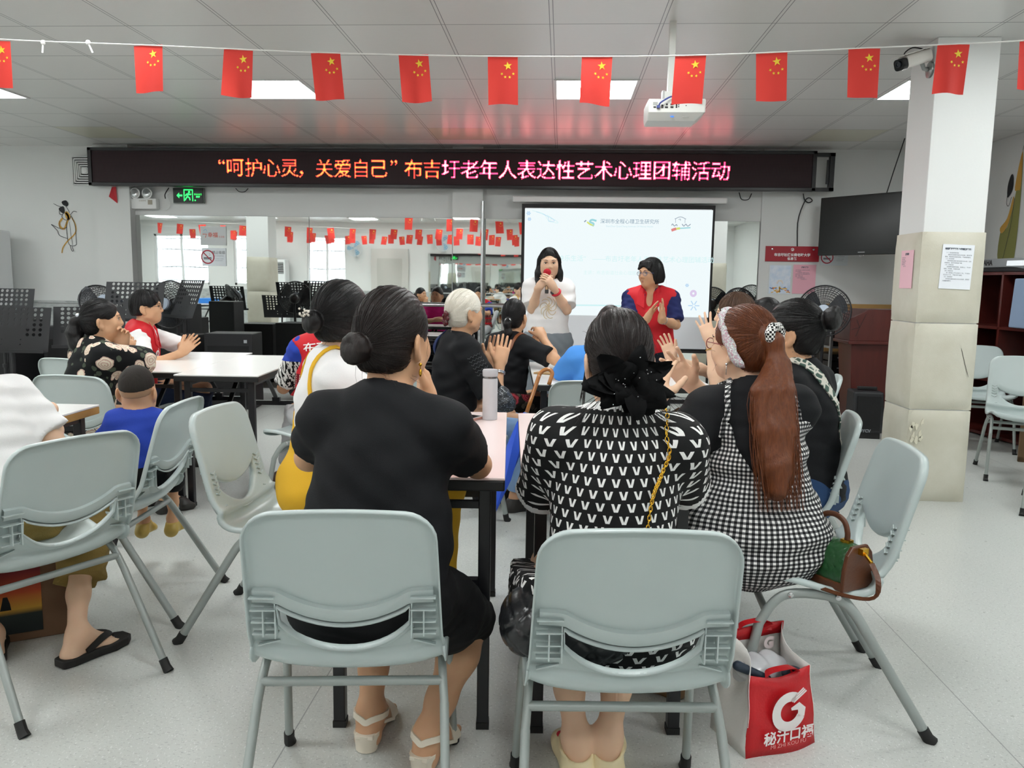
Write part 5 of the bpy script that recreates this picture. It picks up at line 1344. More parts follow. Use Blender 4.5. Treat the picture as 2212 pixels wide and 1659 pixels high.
    def foot(s, F, sd, off=0.):
        an, d = s.an[sd], s.fd[sd]; K = s.k; z = V3(0, 0, 1); h = an[2]
        heel = an-d*.025*K-z*(h-.032) if h < .16 else an-d*.03-z*.045
        toe = an+d*.15*K; toe = toe-z*(toe[2]-.02) if h < .16 else toe-z*.06
        ball = an+d*.105*K; ball = ball-z*(ball[2]-.03) if h < .16 else ball-z*.05
        F.cap(an, heel, .034*K+off, .034*K+off, .03).cap(an+d*.02, ball, .034*K+off, .028*K+off, .03).cap(heel, ball, .030*K+off, .030*K+off, .02)
        sidev = np.cross(d, z)
        for q in (-.022, 0., .022): F.cap(ball+sidev*q, toe+sidev*q*1.1, .02*K+off, .012*K+off, .008)
        return F
    def headf(s, F, h=1.):
        e = s.HR; S_ = s.hs; E = lambda x, y, z, a, b, c, k=.03, R=e: F.ell(s.hp(x, y, z), V3(a, b, c)*S_, R, k)
        E(0, -.012, .022, .074, .092, .090, .02); E(0, .028, -.035, .060, .064, .082, .04); E(0, .060, -.088, .028, .026, .024, .035)
        for sd in (-1, 1):
            E(sd*.036, .060, -.030, .026, .022, .026, .03); E(sd*.048, .012, -.070, .022, .035, .022, .03)
            Re = e@rotm((-sd*.42, 1, .12)); E(sd*.0825, -.018, -.018, .0085, .0195, .032, .006, Re); E(sd*.0775, -.006, -.046, .0085, .010, .013, .008)
        F.cap(s.hp(0, .086, .008), s.hp(0, .102, -.026), .0075*S_, .0105*S_, .014)
        for sd in (-1, 1): E(sd*.013, .092, -.030, .009, .010, .008, .008)
        F.cap(s.hp(-.034, .079, .022), s.hp(.034, .079, .022), .010*S_, None, .016)
        E(0, .083, -.058, .022, .011, .006, .008); E(0, .081, -.068, .018, .011, .007, .006)
        for sd in (-1, 1):
            F.sub(s.hp(sd*.031, .096, .003), V3(.017, .013, .010)*S_, e, .012); F.sub(s.hp(sd*.0905, -.010, -.016), V3(.0075, .0095, .017)*S_, e, .006)
        F.cap(s.nk-s.up*.02, s.hp(0, -.018, -.06), .047*s.k, .050*s.k, .025); F.cap(s.nk+s.fw*.015, s.hp(0, .01, -.08), .040*s.k, .038*s.k, .03)
        return F
    def handf(s, F, sd, off=0.):
        """hand = dict(d finger direction, n palm normal, curl, spread, thumb): palm, four unequal jointed fingers, thumb at the side"""
        H = s.hands[sd]
        if not H: return F
        w = s.wr[sd]; K = s.k*H.get('size', 1.); d = np.array(H['d'], float); d /= np.linalg.norm(d); n = np.array(H['n'], float); n = n-d*(n@d); n /= np.linalg.norm(n)
        x = np.cross(d, n)*sd*1.0       # towards the thumb
        if H.get('flip'): x = -x
        cu = H.get('curl', .25); spd = H.get('spread', .10)
        kn = w+d*.082*K
        F.cap(w-d*.01, w+d*.03*K, .025*K, .026*K, .02)
        for q in (-.026, -.009, .009, .026):
            F.cap(w+d*.025*K+x*q*.7*K, kn+x*q*K, .0175*K, .0125*K, .018)
        for i, (q, L) in enumerate(((.030, .072), (.0102, .081), (-.0102, .076), (-.030, .060))):
            c = cu[i] if isinstance(cu, (list, tuple)) else cu*(1+.10*i)
            dd = d+x*(q/.030)*(spd+.02); dd /= np.linalg.norm(dd); p = kn+x*q*K; a = 0; r = .0080*K*(1 if i < 3 else .88)
            for j, (f_, bend) in enumerate(((.45, .7), (.31, 1.1), (.24, .8))):
                a += c*bend; v = dd*math.cos(a)+n*math.sin(a); p2 = p+v*L*f_*K
                F.cap(p, p2, r, r*.94, .0015 if j else .004); p = p2; r *= .94
        ta = H.get('thumb', .75); tb = H.get('tfold', .35)
        b0 = w+d*.022*K+x*.020*K+n*.006*K; v1 = d*math.cos(ta)+x*math.sin(ta)+n*tb*.5; v1 /= np.linalg.norm(v1); v2 = d*math.cos(ta*.55)+x*math.sin(ta*.55)+n*tb; v2 /= np.linalg.norm(v2)
        p1 = b0+v1*.042*K; p2 = p1+v2*.030*K; p3 = p2+(v2*.9+d*.2)*.024*K
        F.cap(b0, p1, .0165*K, .0115*K, .016).cap(p1, p2, .0112*K, .0102*K, .006).cap(p2, p3, .0102*K, .0085*K, .005)
        return F
    def body(s, m, h=.006, head=True, feet=True, legs=True):
        F = Field(); s.torso(F, -.004)
        for sd in (-1, 1):
            if sd in s.el: s.armf(F, sd)
            if legs and sd in s.kn:
                s.legf(F, sd)
                if feet: s.foot(F, sd)
        if head: s.headf(F)
        for sd in (-1, 1):
            if sd in s.el: s.handf(F, sd)
        s.F = F; s.bodyo = sdf_obj('body', F, h, m, s.root); return s.bodyo
    # -- clothing
    def shirt(s, m, name='tee_shirt', sleeve=.62, off=.012, hem=None, neck=(.0, .02, .050, .070, .070, .052), h=.008, fold=(.0028, 34, 1), r0=1.08, waist=1.04, midf=None, back=None, v=None, loose=0.):
        F = Field(); s.torso(F, off+loose, waist=waist)
        for sd in (-1, 1):
            if sleeve and sd in s.el: s.armf(F, sd, off+.002, sleeve, r0, .045)
        nx = s.nk+s.rt*neck[0]+s.fw*neck[1]+s.up*neck[2]
        if fold: F.warp(folds(fold[0], fold[1], fold[2]))
        F.sub(nx, neck[3:6], s.R, .006)
        F.keep(s.nk+s.up*.045, s.up)
        if v: F.subcap(s.nk+s.fw*.06+s.up*.03, s.nk+s.fw*(.13)-s.up*v, .035, .01)
        hz = (s.pel[2]-.03) if hem is None else hem
        F.keep((0, 0, hz), (0, 0, -1))
        s.SF = F; return sdf_obj(name, F, h, m, s.root, midf)
    def trousers(s, m, name='trousers', upto=1., off=.012, h=.009, waist=.06, fold=(.003, 30, 5), rad=1., ends=True):
        F = Field(); k, g = s.k, s.g
        F.ell(s.pel, V3(.155*g, .116*g, .115)*k+off, s.R, .05); F.ell(s.ab, V3(.130*g, .100*g, .12)*k+off, s.R, .06)
        for sd in (-1, 1):
            if sd in s.kn: s.legf(F, sd, off, min(upto, .92), .05, rad)
        if fold: F.warp(folds(*fold))
        F.keep(s.pel+s.up*waist, s.up)
        return sdf_obj(name, F, h, m, s.root)
    def skirt(s, m, name='skirt', upto=1., off=.02, h=.01, waist=.10, drop=.0, fold=(.005, 26, 9)):
        F = Field(); k, g = s.k, s.g
        F.ell(s.pel, V3(.158*g, .118*g, .12)*k+off, s.R, .06); F.ell(s.ab, V3(.130*g, .102*g, .12)*k+off, s.R, .06)
        for sd in (-1, 1):
            hp = s.pel+s.rt*sd*.08; kn = hp+(s.kn[sd]-hp)*upto
            F.chain([hp, (hp+kn)/2-V3(0, 0, .01), kn-V3(0, 0, .01)], [.10*g*k+off, .088*g*k+off, .066*k+off], .12)
            if drop: F.cap(kn, kn+(s.an[sd]-s.kn[sd])*drop, .07*k+off, .075*k+off, .08)
        if drop: F.cap(s.kn[-1], s.kn[1], .06, .06, .08)
        if fold: F.warp(folds(*fold))
        F.keep(s.pel+s.up*waist, s.up)
        return sdf_obj(name, F, h, m, s.root)
    # -- hair
    def hair(s, m, style='cap', tie=None, bun=None, tail=None, h=.005, strands=0, name='hair', extraf=None, nape=.0, fringe=False, line=0., ears=True, sm=None, vol=1., srad=.0007, seed=1, stray=0):
        F = Field(); e = s.HR; S_ = s.hs
        E = lambda x, y, z, a, b, c, k=.03: F.ell(s.hp(x, y, z), V3(a, b, c)*S_, e, k)
        E(0, -.016, .026, .081*vol, .101*vol, .098*vol); E(0, -.048, -.030, .070*vol, .064*vol, .075)
        if style == 'bob':
            for sd in (-1, 1): E(sd*.062, -.012, -.030, .030, .056, .072, .03)
            E(0, -.055, -.04, .078, .062, .07)
        if style == 'long':
            for sd in (-1, 1): F.chain([s.hp(sd*.066, -.005, .02), s.hp(sd*.078, .012, -.08), s.hp(sd*.090, .035, -.19), s.hp(sd*.078, .055, -.275)], [.024*S_, .028*S_, .031*S_, .014*S_], .03)
            F.chain([s.hp(0, -.06, -.02), s.hp(0, -.075, -.12), s.hp(0, -.06, -.19)], [.07*S_, .07*S_, .055*S_], .05)
        if fringe:
            for q in np.linspace(-.05, .05, 7): F.cap(s.hp(q, .055, .085), s.hp(q*1.25, .090-.25*abs(q), .038+.006*math.sin(q*200)), .016*S_, .008*S_, .012)
        # open the face and the ears
        F.sub(s.hp(0, .118, -.030+line), V3(.072, .072, .098)*S_, e, .008)
        F.sub(s.hp(0, .085, -.115), V3(.075, .075, .085)*S_, e, .012)
        if ears:
            for sd in (-1, 1): F.sub(s.hp(sd*.090, .006, -.040), V3(.034, .038, .052)*S_, e, .010)
        if nape is not None: F.sub(s.hp(0, -.04, -.135+nape), V3(.10, .10, .052)*S_, e, .012)
        T = s.hp(*tie) if tie is not None else s.hp(0, -.02, .12)
        base = Field(); base.p = list(F.p); base.post = list(F.post)
        if bun is not None:
            c, r = s.hp(*bun[0]), bun[1]*S_
            ax = s.HR@V3(0, -1, .25); ax = ax/np.linalg.norm(ax); u0, v0 = [np.array(q) for q in frame_from(Vector(ax))]; Rb = np.stack([u0, v0, ax], 1)
            F.cap(T, c, r*.5, r*.5, .02); F.ell(c, V3(1, .92, .62)*r, Rb, .012)
            pts = [c+ax*r*(.18+.22*math.sin(j*.7))+(u0*math.cos(j*.60)+v0*math.sin(j*.60)*.92)*r*(.74-.020*j) for j in range(15)]
            F.chain(pts, [r*.34]*len(pts), .005)
        if tail is not None: F.chain([s.hp(*tie)]+[np.array(p, float) for p in tail[0]], [tail[1][0]]+list(tail[1]), .02)
        if extraf: extraf(F)
        # combed grooves running to the tie
        ax = T-s.hp(0, .03, .0); ax /= np.linalg.norm(ax); u0, v0 = [np.array(q) for q in frame_from(Vector(ax))]
        def groove(P):
            q = P-T; a = np.arctan2(q@u0, q@v0); r = np.sqrt((q**2).sum(1)); return .0011*np.sin(a*46+5*np.sin(r*30+a*3))*np.clip(r*14, 0, 1)
        F.warp(groove); base.warp(lambda P: 0*P[:, 0])
        extra = []
        if strands:
            r = np.random.RandomState(seed); D = r.randn(strands*3, 3); D /= np.linalg.norm(D, axis=1, keepdims=True); P0 = s.hp(0, -.012, .02)+D*.14
            P0 = base.project(P0, .0005, 6); ok = (np.abs(base.ev(P0)) < .004); P0 = P0[ok][:strands]
            g_ = base.grad(P0); q = (P0-T); P0 = P0[np.linalg.norm(q, axis=1) > .03]
            L = []
            for t_ in np.linspace(0, 1, 9):
                Pt = P0*(1-t_*.93)+T*t_*.93; Pt = base.project(Pt, .0012+.0006*math.sin(t_*3), 4); L.append(Pt)
            L = np.stack(L, 1); good = (np.linalg.norm(np.diff(L, axis=1), axis=2).max(1) < .06)
            vs, fs = tubes_geo(list(L[good]), srad, 4); extra.append((vs, fs, len(sm) if False else 0))
        if stray:
            r = np.random.RandomState(seed+5); L = []
            for _ in range(stray):
                D = r.randn(3); D[1] = -abs(D[1])*.3+D[1]*.2; D /= np.linalg.norm(D); p = base.project((s.hp(0, -.012, .02)+D*.13)[None], .0, 6)[0]
                if abs(base.ev(p[None])[0]) > .006: continue
                nrm = base.grad(p[None])[0]; tg = r.randn(3); tg -= nrm*(tg@nrm); tg /= np.linalg.norm(tg)
                L.append([p+tg*.05*t_*r.uniform(.6, 1.2)+nrm*(.012*t_-.006*t_*t_)*r.uniform(.3, 1.4)-V3(0, 0, .02)*t_*t_ for t_ in np.linspace(0, 1, 6)])
            vs, fs = tubes_geo(L, .00045, 3); extra.append((vs, fs, 0))
        s.HF = F; s.TIE = T
        s.hairo = sdf_obj(name, F, h, m, s.root, extra=extra or None); return s.hairo
    def face(s, brow='#1a1413', lip='#b0605a', glasses=None, open_=False):
        """eyes, brows and lips as small fitted parts"""
        S_ = s.hs; Rq = Matrix(s.HR.tolist())
        wm = mat('eye_white', '#e9e4de', .3); im = mat('iris_dark', '#20130d', .15); bm_ = mat('brow_'+brow[1:], brow, .8); lm = mat('lip_'+lip[1:], lip, .45)
        for sd in (-1, 1):
            e_ = MB().ell(Vector(s.hp(sd*.031, .0765, .002)), (.0125*S_, .009*S_, .0062*S_), Rq, 14, 8).build('eye', wm, s.root, smooth=True)
            MB().ell(Vector(s.hp(sd*.031, .0835, .002)), (.0055*S_, .0030*S_, .0055*S_), Rq, 12, 8).build('iris', im, e_, smooth=True)
            pts = [s.hp(sd*x, y, z) for x, y, z in ((.018, .089, .0075), (.031, .0885, .0105), (.045, .078, .006))]
            MB().tube(interp(pts, 8), .0016*S_, 5).build('eyelid', bm_, s.root)
            pts = [s.hp(sd*x, y, z) for x, y, z in ((.014, .0915, .022), (.032, .0895, .028), (.050, .075, .022))]
            MB().tube(interp(pts, 10), [(.0035*S_)*(1-.6*abs(i/9-.3)) for i in range(10)], 6, flat=.6).build('eyebrow', bm_, s.root)
        pts = [s.hp(x, y, z) for x, y, z in ((-.024, .081, -.058), (-.010, .0925, -.060), (0, .094, -.0605), (.010, .0925, -.060), (.024, .081, -.058))]
        MB().tube(interp(pts, 14), [.0030*S_*(.4+.6*math.sin(PI*(i+.5)/14)) for i in range(14)], 8, flat=1.2).build('lips', lm, s.root, smooth=True)
        pts = [s.hp(x, y, z) for x, y, z in ((-.018, .082, -.067), (0, .0925, -.0705), (.018, .082, -.067))]
        MB().tube(interp(pts, 12), [.0040*S_*(.4+.6*math.sin(PI*(i+.5)/12)) for i in range(12)], 8).build('lips', lm, s.root, smooth=True)
        if open_:
            MB().ell(Vector(s.hp(0, .0905, -.0645)), (.017*S_, .004*S_, .0038*S_), Rq, 14, 8).build('teeth', mat('teeth', '#efece6', .3), s.root, smooth=True)
        if glasses:
            gm = mat('glasses_frame_'+glasses[1:], glasses, .3, .3); f = MB()
            for sd in (-1, 1):
                ring = [s.hp(sd*(.033+.023*math.cos(a)), .101-.10*(abs(.023*math.cos(a)+.033)-.01)**2*8, .000+.017*math.sin(a)*(1.05 if math.sin(a) > 0 else 1)) for a in [2*PI*i/20 for i in range(20)]]
                f.tube(ring, .0014*S_, 6, closed=True)
                f.tube([s.hp(sd*.056, .094, .006), s.hp(sd*.074, .06, .004), s.hp(sd*.080, .0, -.004), s.hp(sd*.078, -.02, -.02)], .0014*S_, 6)
            f.tube([s.hp(-.010, .104, .004), s.hp(0, .108, .007), s.hp(.010, .104, .004)], .0014*S_, 6)
            g_ = f.build('glasses', gm, s.root, smooth=True)
            lensm = MATS.get('spectacle_lens')
            if not lensm: lensm = mat('spectacle_lens', '#eef4f6', .03, alpha=.18)
            b = MB()
            for sd in (-1, 1): b.add([s.hp(sd*(.033+.022*math.cos(a)), .1005-.10*(abs(.022*math.cos(a)+.033)-.01)**2*8, .016*math.sin(a)) for a in [2*PI*i/16 for i in range(16)]], [tuple(range(16))])
            b.build('lens', lensm, g_)
    def earring(s, sd, m, drop=.03):
        p = s.hp(sd*.080, .003, -.062); b = MB().ell(Vector(p), (.0045,)*3, None, 10, 8)
        if drop: b.tube([p, p+V3(0, 0, -drop*.5)], .0012, 6); b.ell(Vector(p+V3(0, 0, -drop)), (.004, .004, .010), None, 10, 8)
        b.build('earring', m, s.root, smooth=True)
    def bangle(s, sd, m, r=.034, th=.0045, at=.12, n=1, name='bracelet'):
        e, w = s.el[sd], s.wr[sd]; d = (w-e)/np.linalg.norm(w-e); u0, v0 = [np.array(q) for q in frame_from(Vector(d))]
        for i in range(n):
            c = w-d*(at+.016*i)*s.k*.5
            MB().tube([c+(u0*math.cos(a)+v0*math.sin(a))*r for a in [2*PI*q/26 for q in range(26)]], th, 8, closed=True).build(name, m, s.root, smooth=True)
    def strap(s, pts, wd, m, F=None, name='strap', off=.004, n=26, th=.0025, parent=None):
        """band laid on the clothes"""
        F = F or s.SF; P = F.project(np.array([tuple(p) for p in interp(pts, n)]), off, 5); N = F.grad(P); b = MB(); vs = []
        for i in range(n):
            t_ = P[min(i+1, n-1)]-P[max(i-1, 0)]; t_ /= np.linalg.norm(t_)+1e-9; sd = np.cross(t_, N[i]); sd /= np.linalg.norm(sd)+1e-9
            for a, c in ((-1, -.003), (-1, th), (1, th), (1, -.003)): vs.append(P[i]+sd*a*wd/2+N[i]*c)
        fs = []
        for i in range(n-1):
            for j in range(4): fs.append((i*4+j, i*4+(j+1) % 4, (i+1)*4+(j+1) % 4, (i+1)*4+j))
        b.add(vs, fs+[(3, 2, 1, 0), tuple((n-1)*4+j for j in range(4))]); return b.build(name, m, parent or s.root, smooth=40)
    def decal(s, bmesh_pts, faces, org, u, v, m, F=None, off=.004, name='lettering', parent=None):
        """flat figure (2D points) laid on the cloth around org along axes u, v"""
        F = F or s.SF; P = np.array([np.array(org)+np.array(u)*p[0]+np.array(v)*p[1] for p in bmesh_pts]); P = F.project(P, off, 5)
        b = MB(); b.add(P, faces); return b.build(name, m, parent or s.root)
    def shoe(s, sd, m, name='shoe', off=.008, heel=0.):
        F = Field(); s.foot(F, sd, off); an = s.an[sd]; F.keep(an+V3(0, 0, -.012), (0, 0, 1)); return sdf_obj(name, F, .006, m, s.root)
# ---- patterned cloths
def wrapuv(t, cy=.10, rad=.16):
    x, y, z = t.xyz(t.coord()); a = t.math('ARCTAN2', x, t.math('SUBTRACT', cy, y)); return t.math('MULTIPLY', a, rad), z
vm, t = nmat('v_print_cloth', .75, .25); u, z = wrapuv(t)
row = t.math('DIVIDE', z, .0265); fl = t.math('FLOOR', row); fv = t.math('SUBTRACT', t.math('FRACT', row), .5)
uu = t.math('ADD', t.math('DIVIDE', u, .034), t.math('MULTIPLY', t.math('PINGPONG', fl, 1.0), .5))
fu = t.math('ABSOLUTE', t.math('SUBTRACT', t.math('FRACT', uu), .5))
arm_ = t.math('LESS_THAN', t.math('ABSOLUTE', t.math('SUBTRACT', fu, t.math('MULTIPLY_ADD', fv, .26, .130))), .085)
inb = t.math('LESS_THAN', t.math('ABSOLUTE', fv), .34); hole = t.math('GREATER_THAN', fu, -1)
t.l.new(t.mix(t.math('MULTIPLY', arm_, inb), lin('#131314'), lin('#ecebe9')), t.b.inputs['Base Color']); t.bump(t.noise(t.coord(), 300, 2), .1)
gm_, t = nmat('gingham_cloth', .8, .2); u, z = wrapuv(t, .08, .17)
a_ = t.math('GREATER_THAN', t.math('FRACT', t.math('DIVIDE', u, .0125)), .5); b_ = t.math('GREATER_THAN', t.math('FRACT', t.math('DIVIDE', z, .0125)), .5)
t.l.new(t.ramp(t.math('MULTIPLY', t.math('ADD', a_, b_), .5), [(.0, lin('#e9e8e6')), (.30, lin('#e9e8e6')), (.34, lin('#5f5f61')), (.70, lin('#5f5f61')), (.74, lin('#111112'))]), t.b.inputs['Base Color'])
t.n[[n_.name for n_ in t.n if n_.type == 'VALTORGB'][0]].color_ramp.interpolation = 'CONSTANT'; t.bump(t.noise(t.coord(), 60, 2), .15)
def floral(name, base, petal, petal2, leaf, sc=15.):
    m, t = nmat(name, .75, .2); co = t.coord()
    dn = t.new('ShaderNodeTexNoise'); t.l.new(co, dn.inputs[0]); dn.inputs['Scale'].default_value = 26; dn.inputs['Detail'].default_value = 3
    vv = t.new('ShaderNodeVectorMath', operation='MULTIPLY_ADD'); t.l.new(dn.outputs[1], vv.inputs[0]); vv.inputs[1].default_value = (.022,)*3; t.l.new(co, vv.inputs[2])
    v1 = t.new('ShaderNodeTexVoronoi', feature='F1'); t.l.new(vv.outputs[0], v1.inputs['Vector']); v1.inputs['Scale'].default_value = sc; d = v1.outputs['Distance']
    w_ = t.math('SINE', t.math('MULTIPLY', d, 42)); pc = t.mix(t.math('GREATER_THAN', w_, .1), lin(petal), lin(petal2))
    v2 = t.new('ShaderNodeTexVoronoi', feature='F1'); t.l.new(vv.outputs[0], v2.inputs['Vector']); v2.inputs['Scale'].default_value = sc*1.9
    c = t.mix(t.math('LESS_THAN', v2.outputs['Distance'], .36), lin(base), lin(leaf))
    x_ = t.xyz(v1.outputs['Color'])[0]; big = t.math('LESS_THAN', d, t.math('MULTIPLY_ADD', x_, .26, .30))
    t.l.new(t.mix(big, c, pc), t.b.inputs['Base Color']); return m
fl1 = floral('rose_print_cloth', '#101113', '#e2d6c2', '#c9a99a', '#4a5245', 13.)
fl2 = floral('dark_floral_cloth', '#17130f', '#a63a45', '#5f2026', '#4d463c', 11.)
fl3 = floral('headband_cloth', '#b9bcbd', '#d9a3b4', '#8b8f93', '#e9e9e6', 120.)
knit, t = nmat('red_knit', .85, .15); u, z = wrapuv(t, .0, .15)
s1 = t.math('LESS_THAN', t.math('FRACT', t.math('DIVIDE', u, .034)), .16); s2 = t.math('GREATER_THAN', t.math('FRACT', t.math('DIVIDE', z, .012)), .35); s3 = t.math('LESS_THAN', t.math('FRACT', t.math('DIVIDE', z, .085)), .25)
c = t.mix(s3, lin('#6e141c'), lin('#c81f2c')); c = t.mix(t.math('MULTIPLY', t.math('MULTIPLY', s1, s2), t.math('SUBTRACT', 1, s3)), c, lin('#e6cfc4'))
t.l.new(c, t.b.inputs['Base Color']); t.bump(t.noise(t.coord(), 170, 1), .6, .004)
zig, t = nmat('zebra_cloth', .8, .2); n = t.noise(t.coord('Object', (30, 30, 4)), 3, 2); t.l.new(t.ramp(n, [(.47, lin('#101010')), (.5, lin('#e6e4e0'))]), t.b.inputs['Base Color'])
snake, t = nmat('patterned_strap', .7, .2); v = t.new('ShaderNodeTexVoronoi', feature='DISTANCE_TO_EDGE'); t.l.new(t.coord(), v.inputs['Vector']); v.inputs['Scale'].default_value = 42
t.l.new(t.ramp(v.outputs[0], [(.10, lin('#d9d6cb')), (.16, lin('#4d6259'))]), t.b.inputs['Base Color'])
hs_, t = nmat('houndstooth_cloth', .8, .2); ch_ = t.new('ShaderNodeTexChecker'); t.l.new(t.coord(), ch_.inputs[0]); ch_.inputs['Scale'].default_value = 150; ch_.inputs[1].default_value = lin('#141414'); ch_.inputs[2].default_value = lin('#e6e5e2')
t.l.new(ch_.outputs[0], t.b.inputs['Base Color'])
BLK = cloth('black_cotton', '#131417'); WHT = cloth('white_cotton', '#e9e8e8'); YEL = cloth('yellow_canvas', '#dfae30', .85); REDV = cloth('volunteer_red', '#c8202b', .6); NAVY = cloth('navy_polo', '#20285a'); RBLUE = cloth('royal_blue_cotton', '#2a44a8'); SKYB = cloth('sky_blue_cotton', '#4f92e0')
BLKS = cloth('black_shorts', '#0e0e10'); KHA = cloth('khaki_cotton', '#8d7642', .85, 200, .2); JEAN = cloth('blue_denim', '#2b4468', .85, 500, .3, .15); LJEAN = cloth('light_denim', '#8fb0da', .85, 500, .3, .1); WTR = cloth('white_trousers', '#cfcfd2'); GRYT = cloth('grey_trousers', '#7d858c'); MAG = cloth('magenta_tee', '#d02a86'); DRK = cloth('dark_trousers', '#1c2029')
gold = mat('gold', '#d8a93a', .25, 1.0); silver = mat('silver', '#d3d5d8', .2, 1.0); jade = mat('jade', '#bccbc4', .15, spec=.6)
leather_br = mat('brown_leather', '#7a4526', .4, bump=(150, .15)); cream_l = mat('cream_leather', '#e7ddcb', .35); blk_l = mat('black_leather', '#17181a', .3, bump=(80, .1)); clog = mat('clog_rubber', '#ead9ae', .4)
white_ink = mat('white_vinyl_print', '#efe9e8', .6)
D = lambda *a: np.array(a, float)
def hand(d, n, curl=.25, spread=.10, thumb=.75, tfold=.35, size=1., flip=False): return dict(d=d, n=n, curl=curl, spread=spread, thumb=thumb, tfold=tfold, size=size, flip=flip)

# ================= black tee woman, low bun (nearest left)
p = Person((-.475, 1.83), 0, 'person in black tee and black shorts with a low bun, elbow on the table', lean=13, turn=-10, tilt=4, girth=1.16, shw=1.05, head=(-24, 6, 0), scale=1.0, neck=(.005, .01), aim=(852, 632))
W = lambda px, py, Y: p.loc2(atY(px, py, Y))
p.arm(1, W(1032, 1004, 2.08), W(925, 872, 2.24), hand((-.2, .1, 1), (-.8, -.35, .1), .55, .0, .5, .3))
p.arm(-1, (-.22, .24, .80), (.02, .40, .78), hand((1, .4, 0), (0, 0, -1), .3))
p.leg(1, W(1018, 1335, 2.14), p.loc2(atZ(925, 1585, .085)), (.25, 1, 0)); p.leg(-1, (-.05, .36, .50), p.loc2(atZ(800, 1540, .085)), (.05, 1, 0))
p.body(SK2, .0055); p.shirt(BLK, sleeve=.62, off=.014, h=.007, fold=(.0034, 24, 3), neck=(.0, .03, .05, .074, .078, .050), waist=1.22, r0=.98)
p.trousers(BLKS, 'black_shorts', 0, .018, h=.008, waist=.10)
p.hair(HDB, tie=(-.014, -.114, -.028), bun=((-.020, -.126, -.036), .040), h=.0045, strands=420, stray=26, seed=3, vol=1.04, line=.01)
p.earring(1, gold, .02)
nk = p.nk; ring = [nk+p.up*(.012+.020*math.cos(a))+p.rt*.062*math.sin(a)-p.fw*.060*math.cos(a) for a in [2*PI*i/30 for i in range(30)]]
MB().tube(ring, .0016, 6, closed=True).build('gold_necklace', gold, p.root, smooth=True)
def sandal(p, sd, m, hh):
    an, d = p.an[sd], p.fd[sd]; sv = np.cross(d, D(0, 0, 1)); h0 = an-d*.035; b = MB()
    def ring(c, r, z): return [tuple(c+sv*r*math.cos(a)+d*r*.9*math.sin(a))[:2]+(z,) for a in [2*PI*i/14 for i in range(14)]]
    v = ring(h0, .030, .002)+ring(h0, .036, hh); b.add(v, [tuple(range(13, -1, -1)), tuple(range(14, 28))]+[(i, (i+1) % 14, (i+1) % 14+14, i+14) for i in range(14)])
    o = b.build('block_heel', m, p.root, smooth=50)
    b = MB(); c0 = [h0-d*.03, h0+d*.06, an+d*.10, an+d*.155]; zz = [hh+.002, hh, .022, .014]; wd = [.026, .032, .044, .030]; vs = []
    for c, z, w_ in zip(c0, zz, wd):
        for s_, q in ((-1, 0), (1, 0), (1, -.012), (-1, -.012)): vs.append(tuple(c+sv*s_*w_)[:2]+(max(.001, z+q),))
    b.add(vs, [(i*4+j, i*4+(j+1) % 4, i*4+4+(j+1) % 4, i*4+4+j) for i in range(3) for j in range(4)]+[(3, 2, 1, 0), (12, 13, 14, 15)]); b.build('sole', m, p.root, bevel=.003)
    F = p.F
    def band(name, pts, wdt): p.strap(pts, wdt, m, F, name, .002, 18, .003)
    band('ankle_strap', [an+sv*.03+d*.02+D(0, 0, .0), an-d*.06+sv*.012+D(0, 0, .005), an-d*.06-sv*.012+D(0, 0, .005), an-sv*.03+d*.02], .016)
    band('toe_strap', [an+d*.10+sv*.045-D(0, 0, an[2]-.02), an+d*.10+D(0, 0, .0)-D(0, 0, .01), an+d*.10-sv*.045-D(0, 0, an[2]-.02)], .03)
for sd in (-1, 1): sandal(p, sd, cream_l, .052)

# ================= V print woman (nearest right)
p = Person((.150, 1.80), 2, 'person in black and white V print top with a black gauze hair clip', lean=15, turn=3, tilt=2, girth=1.04, shw=1.06, head=(8, 12, 0), scale=.97, neck=(.0, .02), aim=(1335, 680))
p.arm(-1, p.loc2(atY(1172, 1072, 2.02)), (-.10, .46, .80), hand((.5, 1, 0), (0, 0, -1), .3)); p.arm(1, p.loc2(atY(1476, 1060, 2.02)), (.08, .47, .80), hand((-.5, 1, 0), (0, 0, -1), .3))
p.leg(-1, (-.13, .38, .49), p.loc2(atZ(1247, 1600, .10)), (-.12, 1, 0)); p.leg(1, (.12, .40, .49), p.loc2(atZ(1312, 1598, .10)), (.12, 1, 0))
p.body(SK1, .0055)
nk = p.nk.copy(); up_, fw_ = p.up.copy(), p.fw.copy()
arms_end = [(p.sh[sd]+(p.el[sd]-p.sh[sd])*.90, (p.el[sd]-p.sh[sd])/np.linalg.norm(p.el[sd]-p.sh[sd])) for sd in (-1, 1)]
def vmid(c):
    q = c-(nk+fw_*.02+up_*.04); e_ = np.sqrt(((q@p.rt)/.108)**2+((q@p.fw)/.108)**2+((q@p.up)/.078)**2); m_ = (e_ < 1.0)
    for a_, n_ in arms_end:
        d_ = (c-a_)@n_; r_ = np.linalg.norm(c-a_, axis=1); m_ |= (d_ > -.022) & (r_ < .10)
    return m_.astype(int)
p.shirt([vm, WHT], 'print_top', sleeve=.90, off=.016, h=.006, fold=(.0030, 26, 8), neck=(.0, .02, .045, .078, .080, .055), midf=vmid, hem=.50, r0=1.16)
p.skirt(vm, 'print_skirt', 1.0, .020, .009, .06, .42)
def clipf(F): pass
p.hair(HDB, tie=(.0, -.105, -.06), bun=((.0, -.112, -.075), .034), h=.0045, strands=420, stray=40, seed=11, vol=1.05, line=.0)
gauze = mat('black_gauze', '#040405', .8, spec=.15, alpha=1.); c0 = p.hp(-.004, -.128, -.078); bk = -p.HR[:, 1]; rx, uz = p.HR[:, 0], p.HR[:, 2]; rnd = random.Random(2); b = MB()
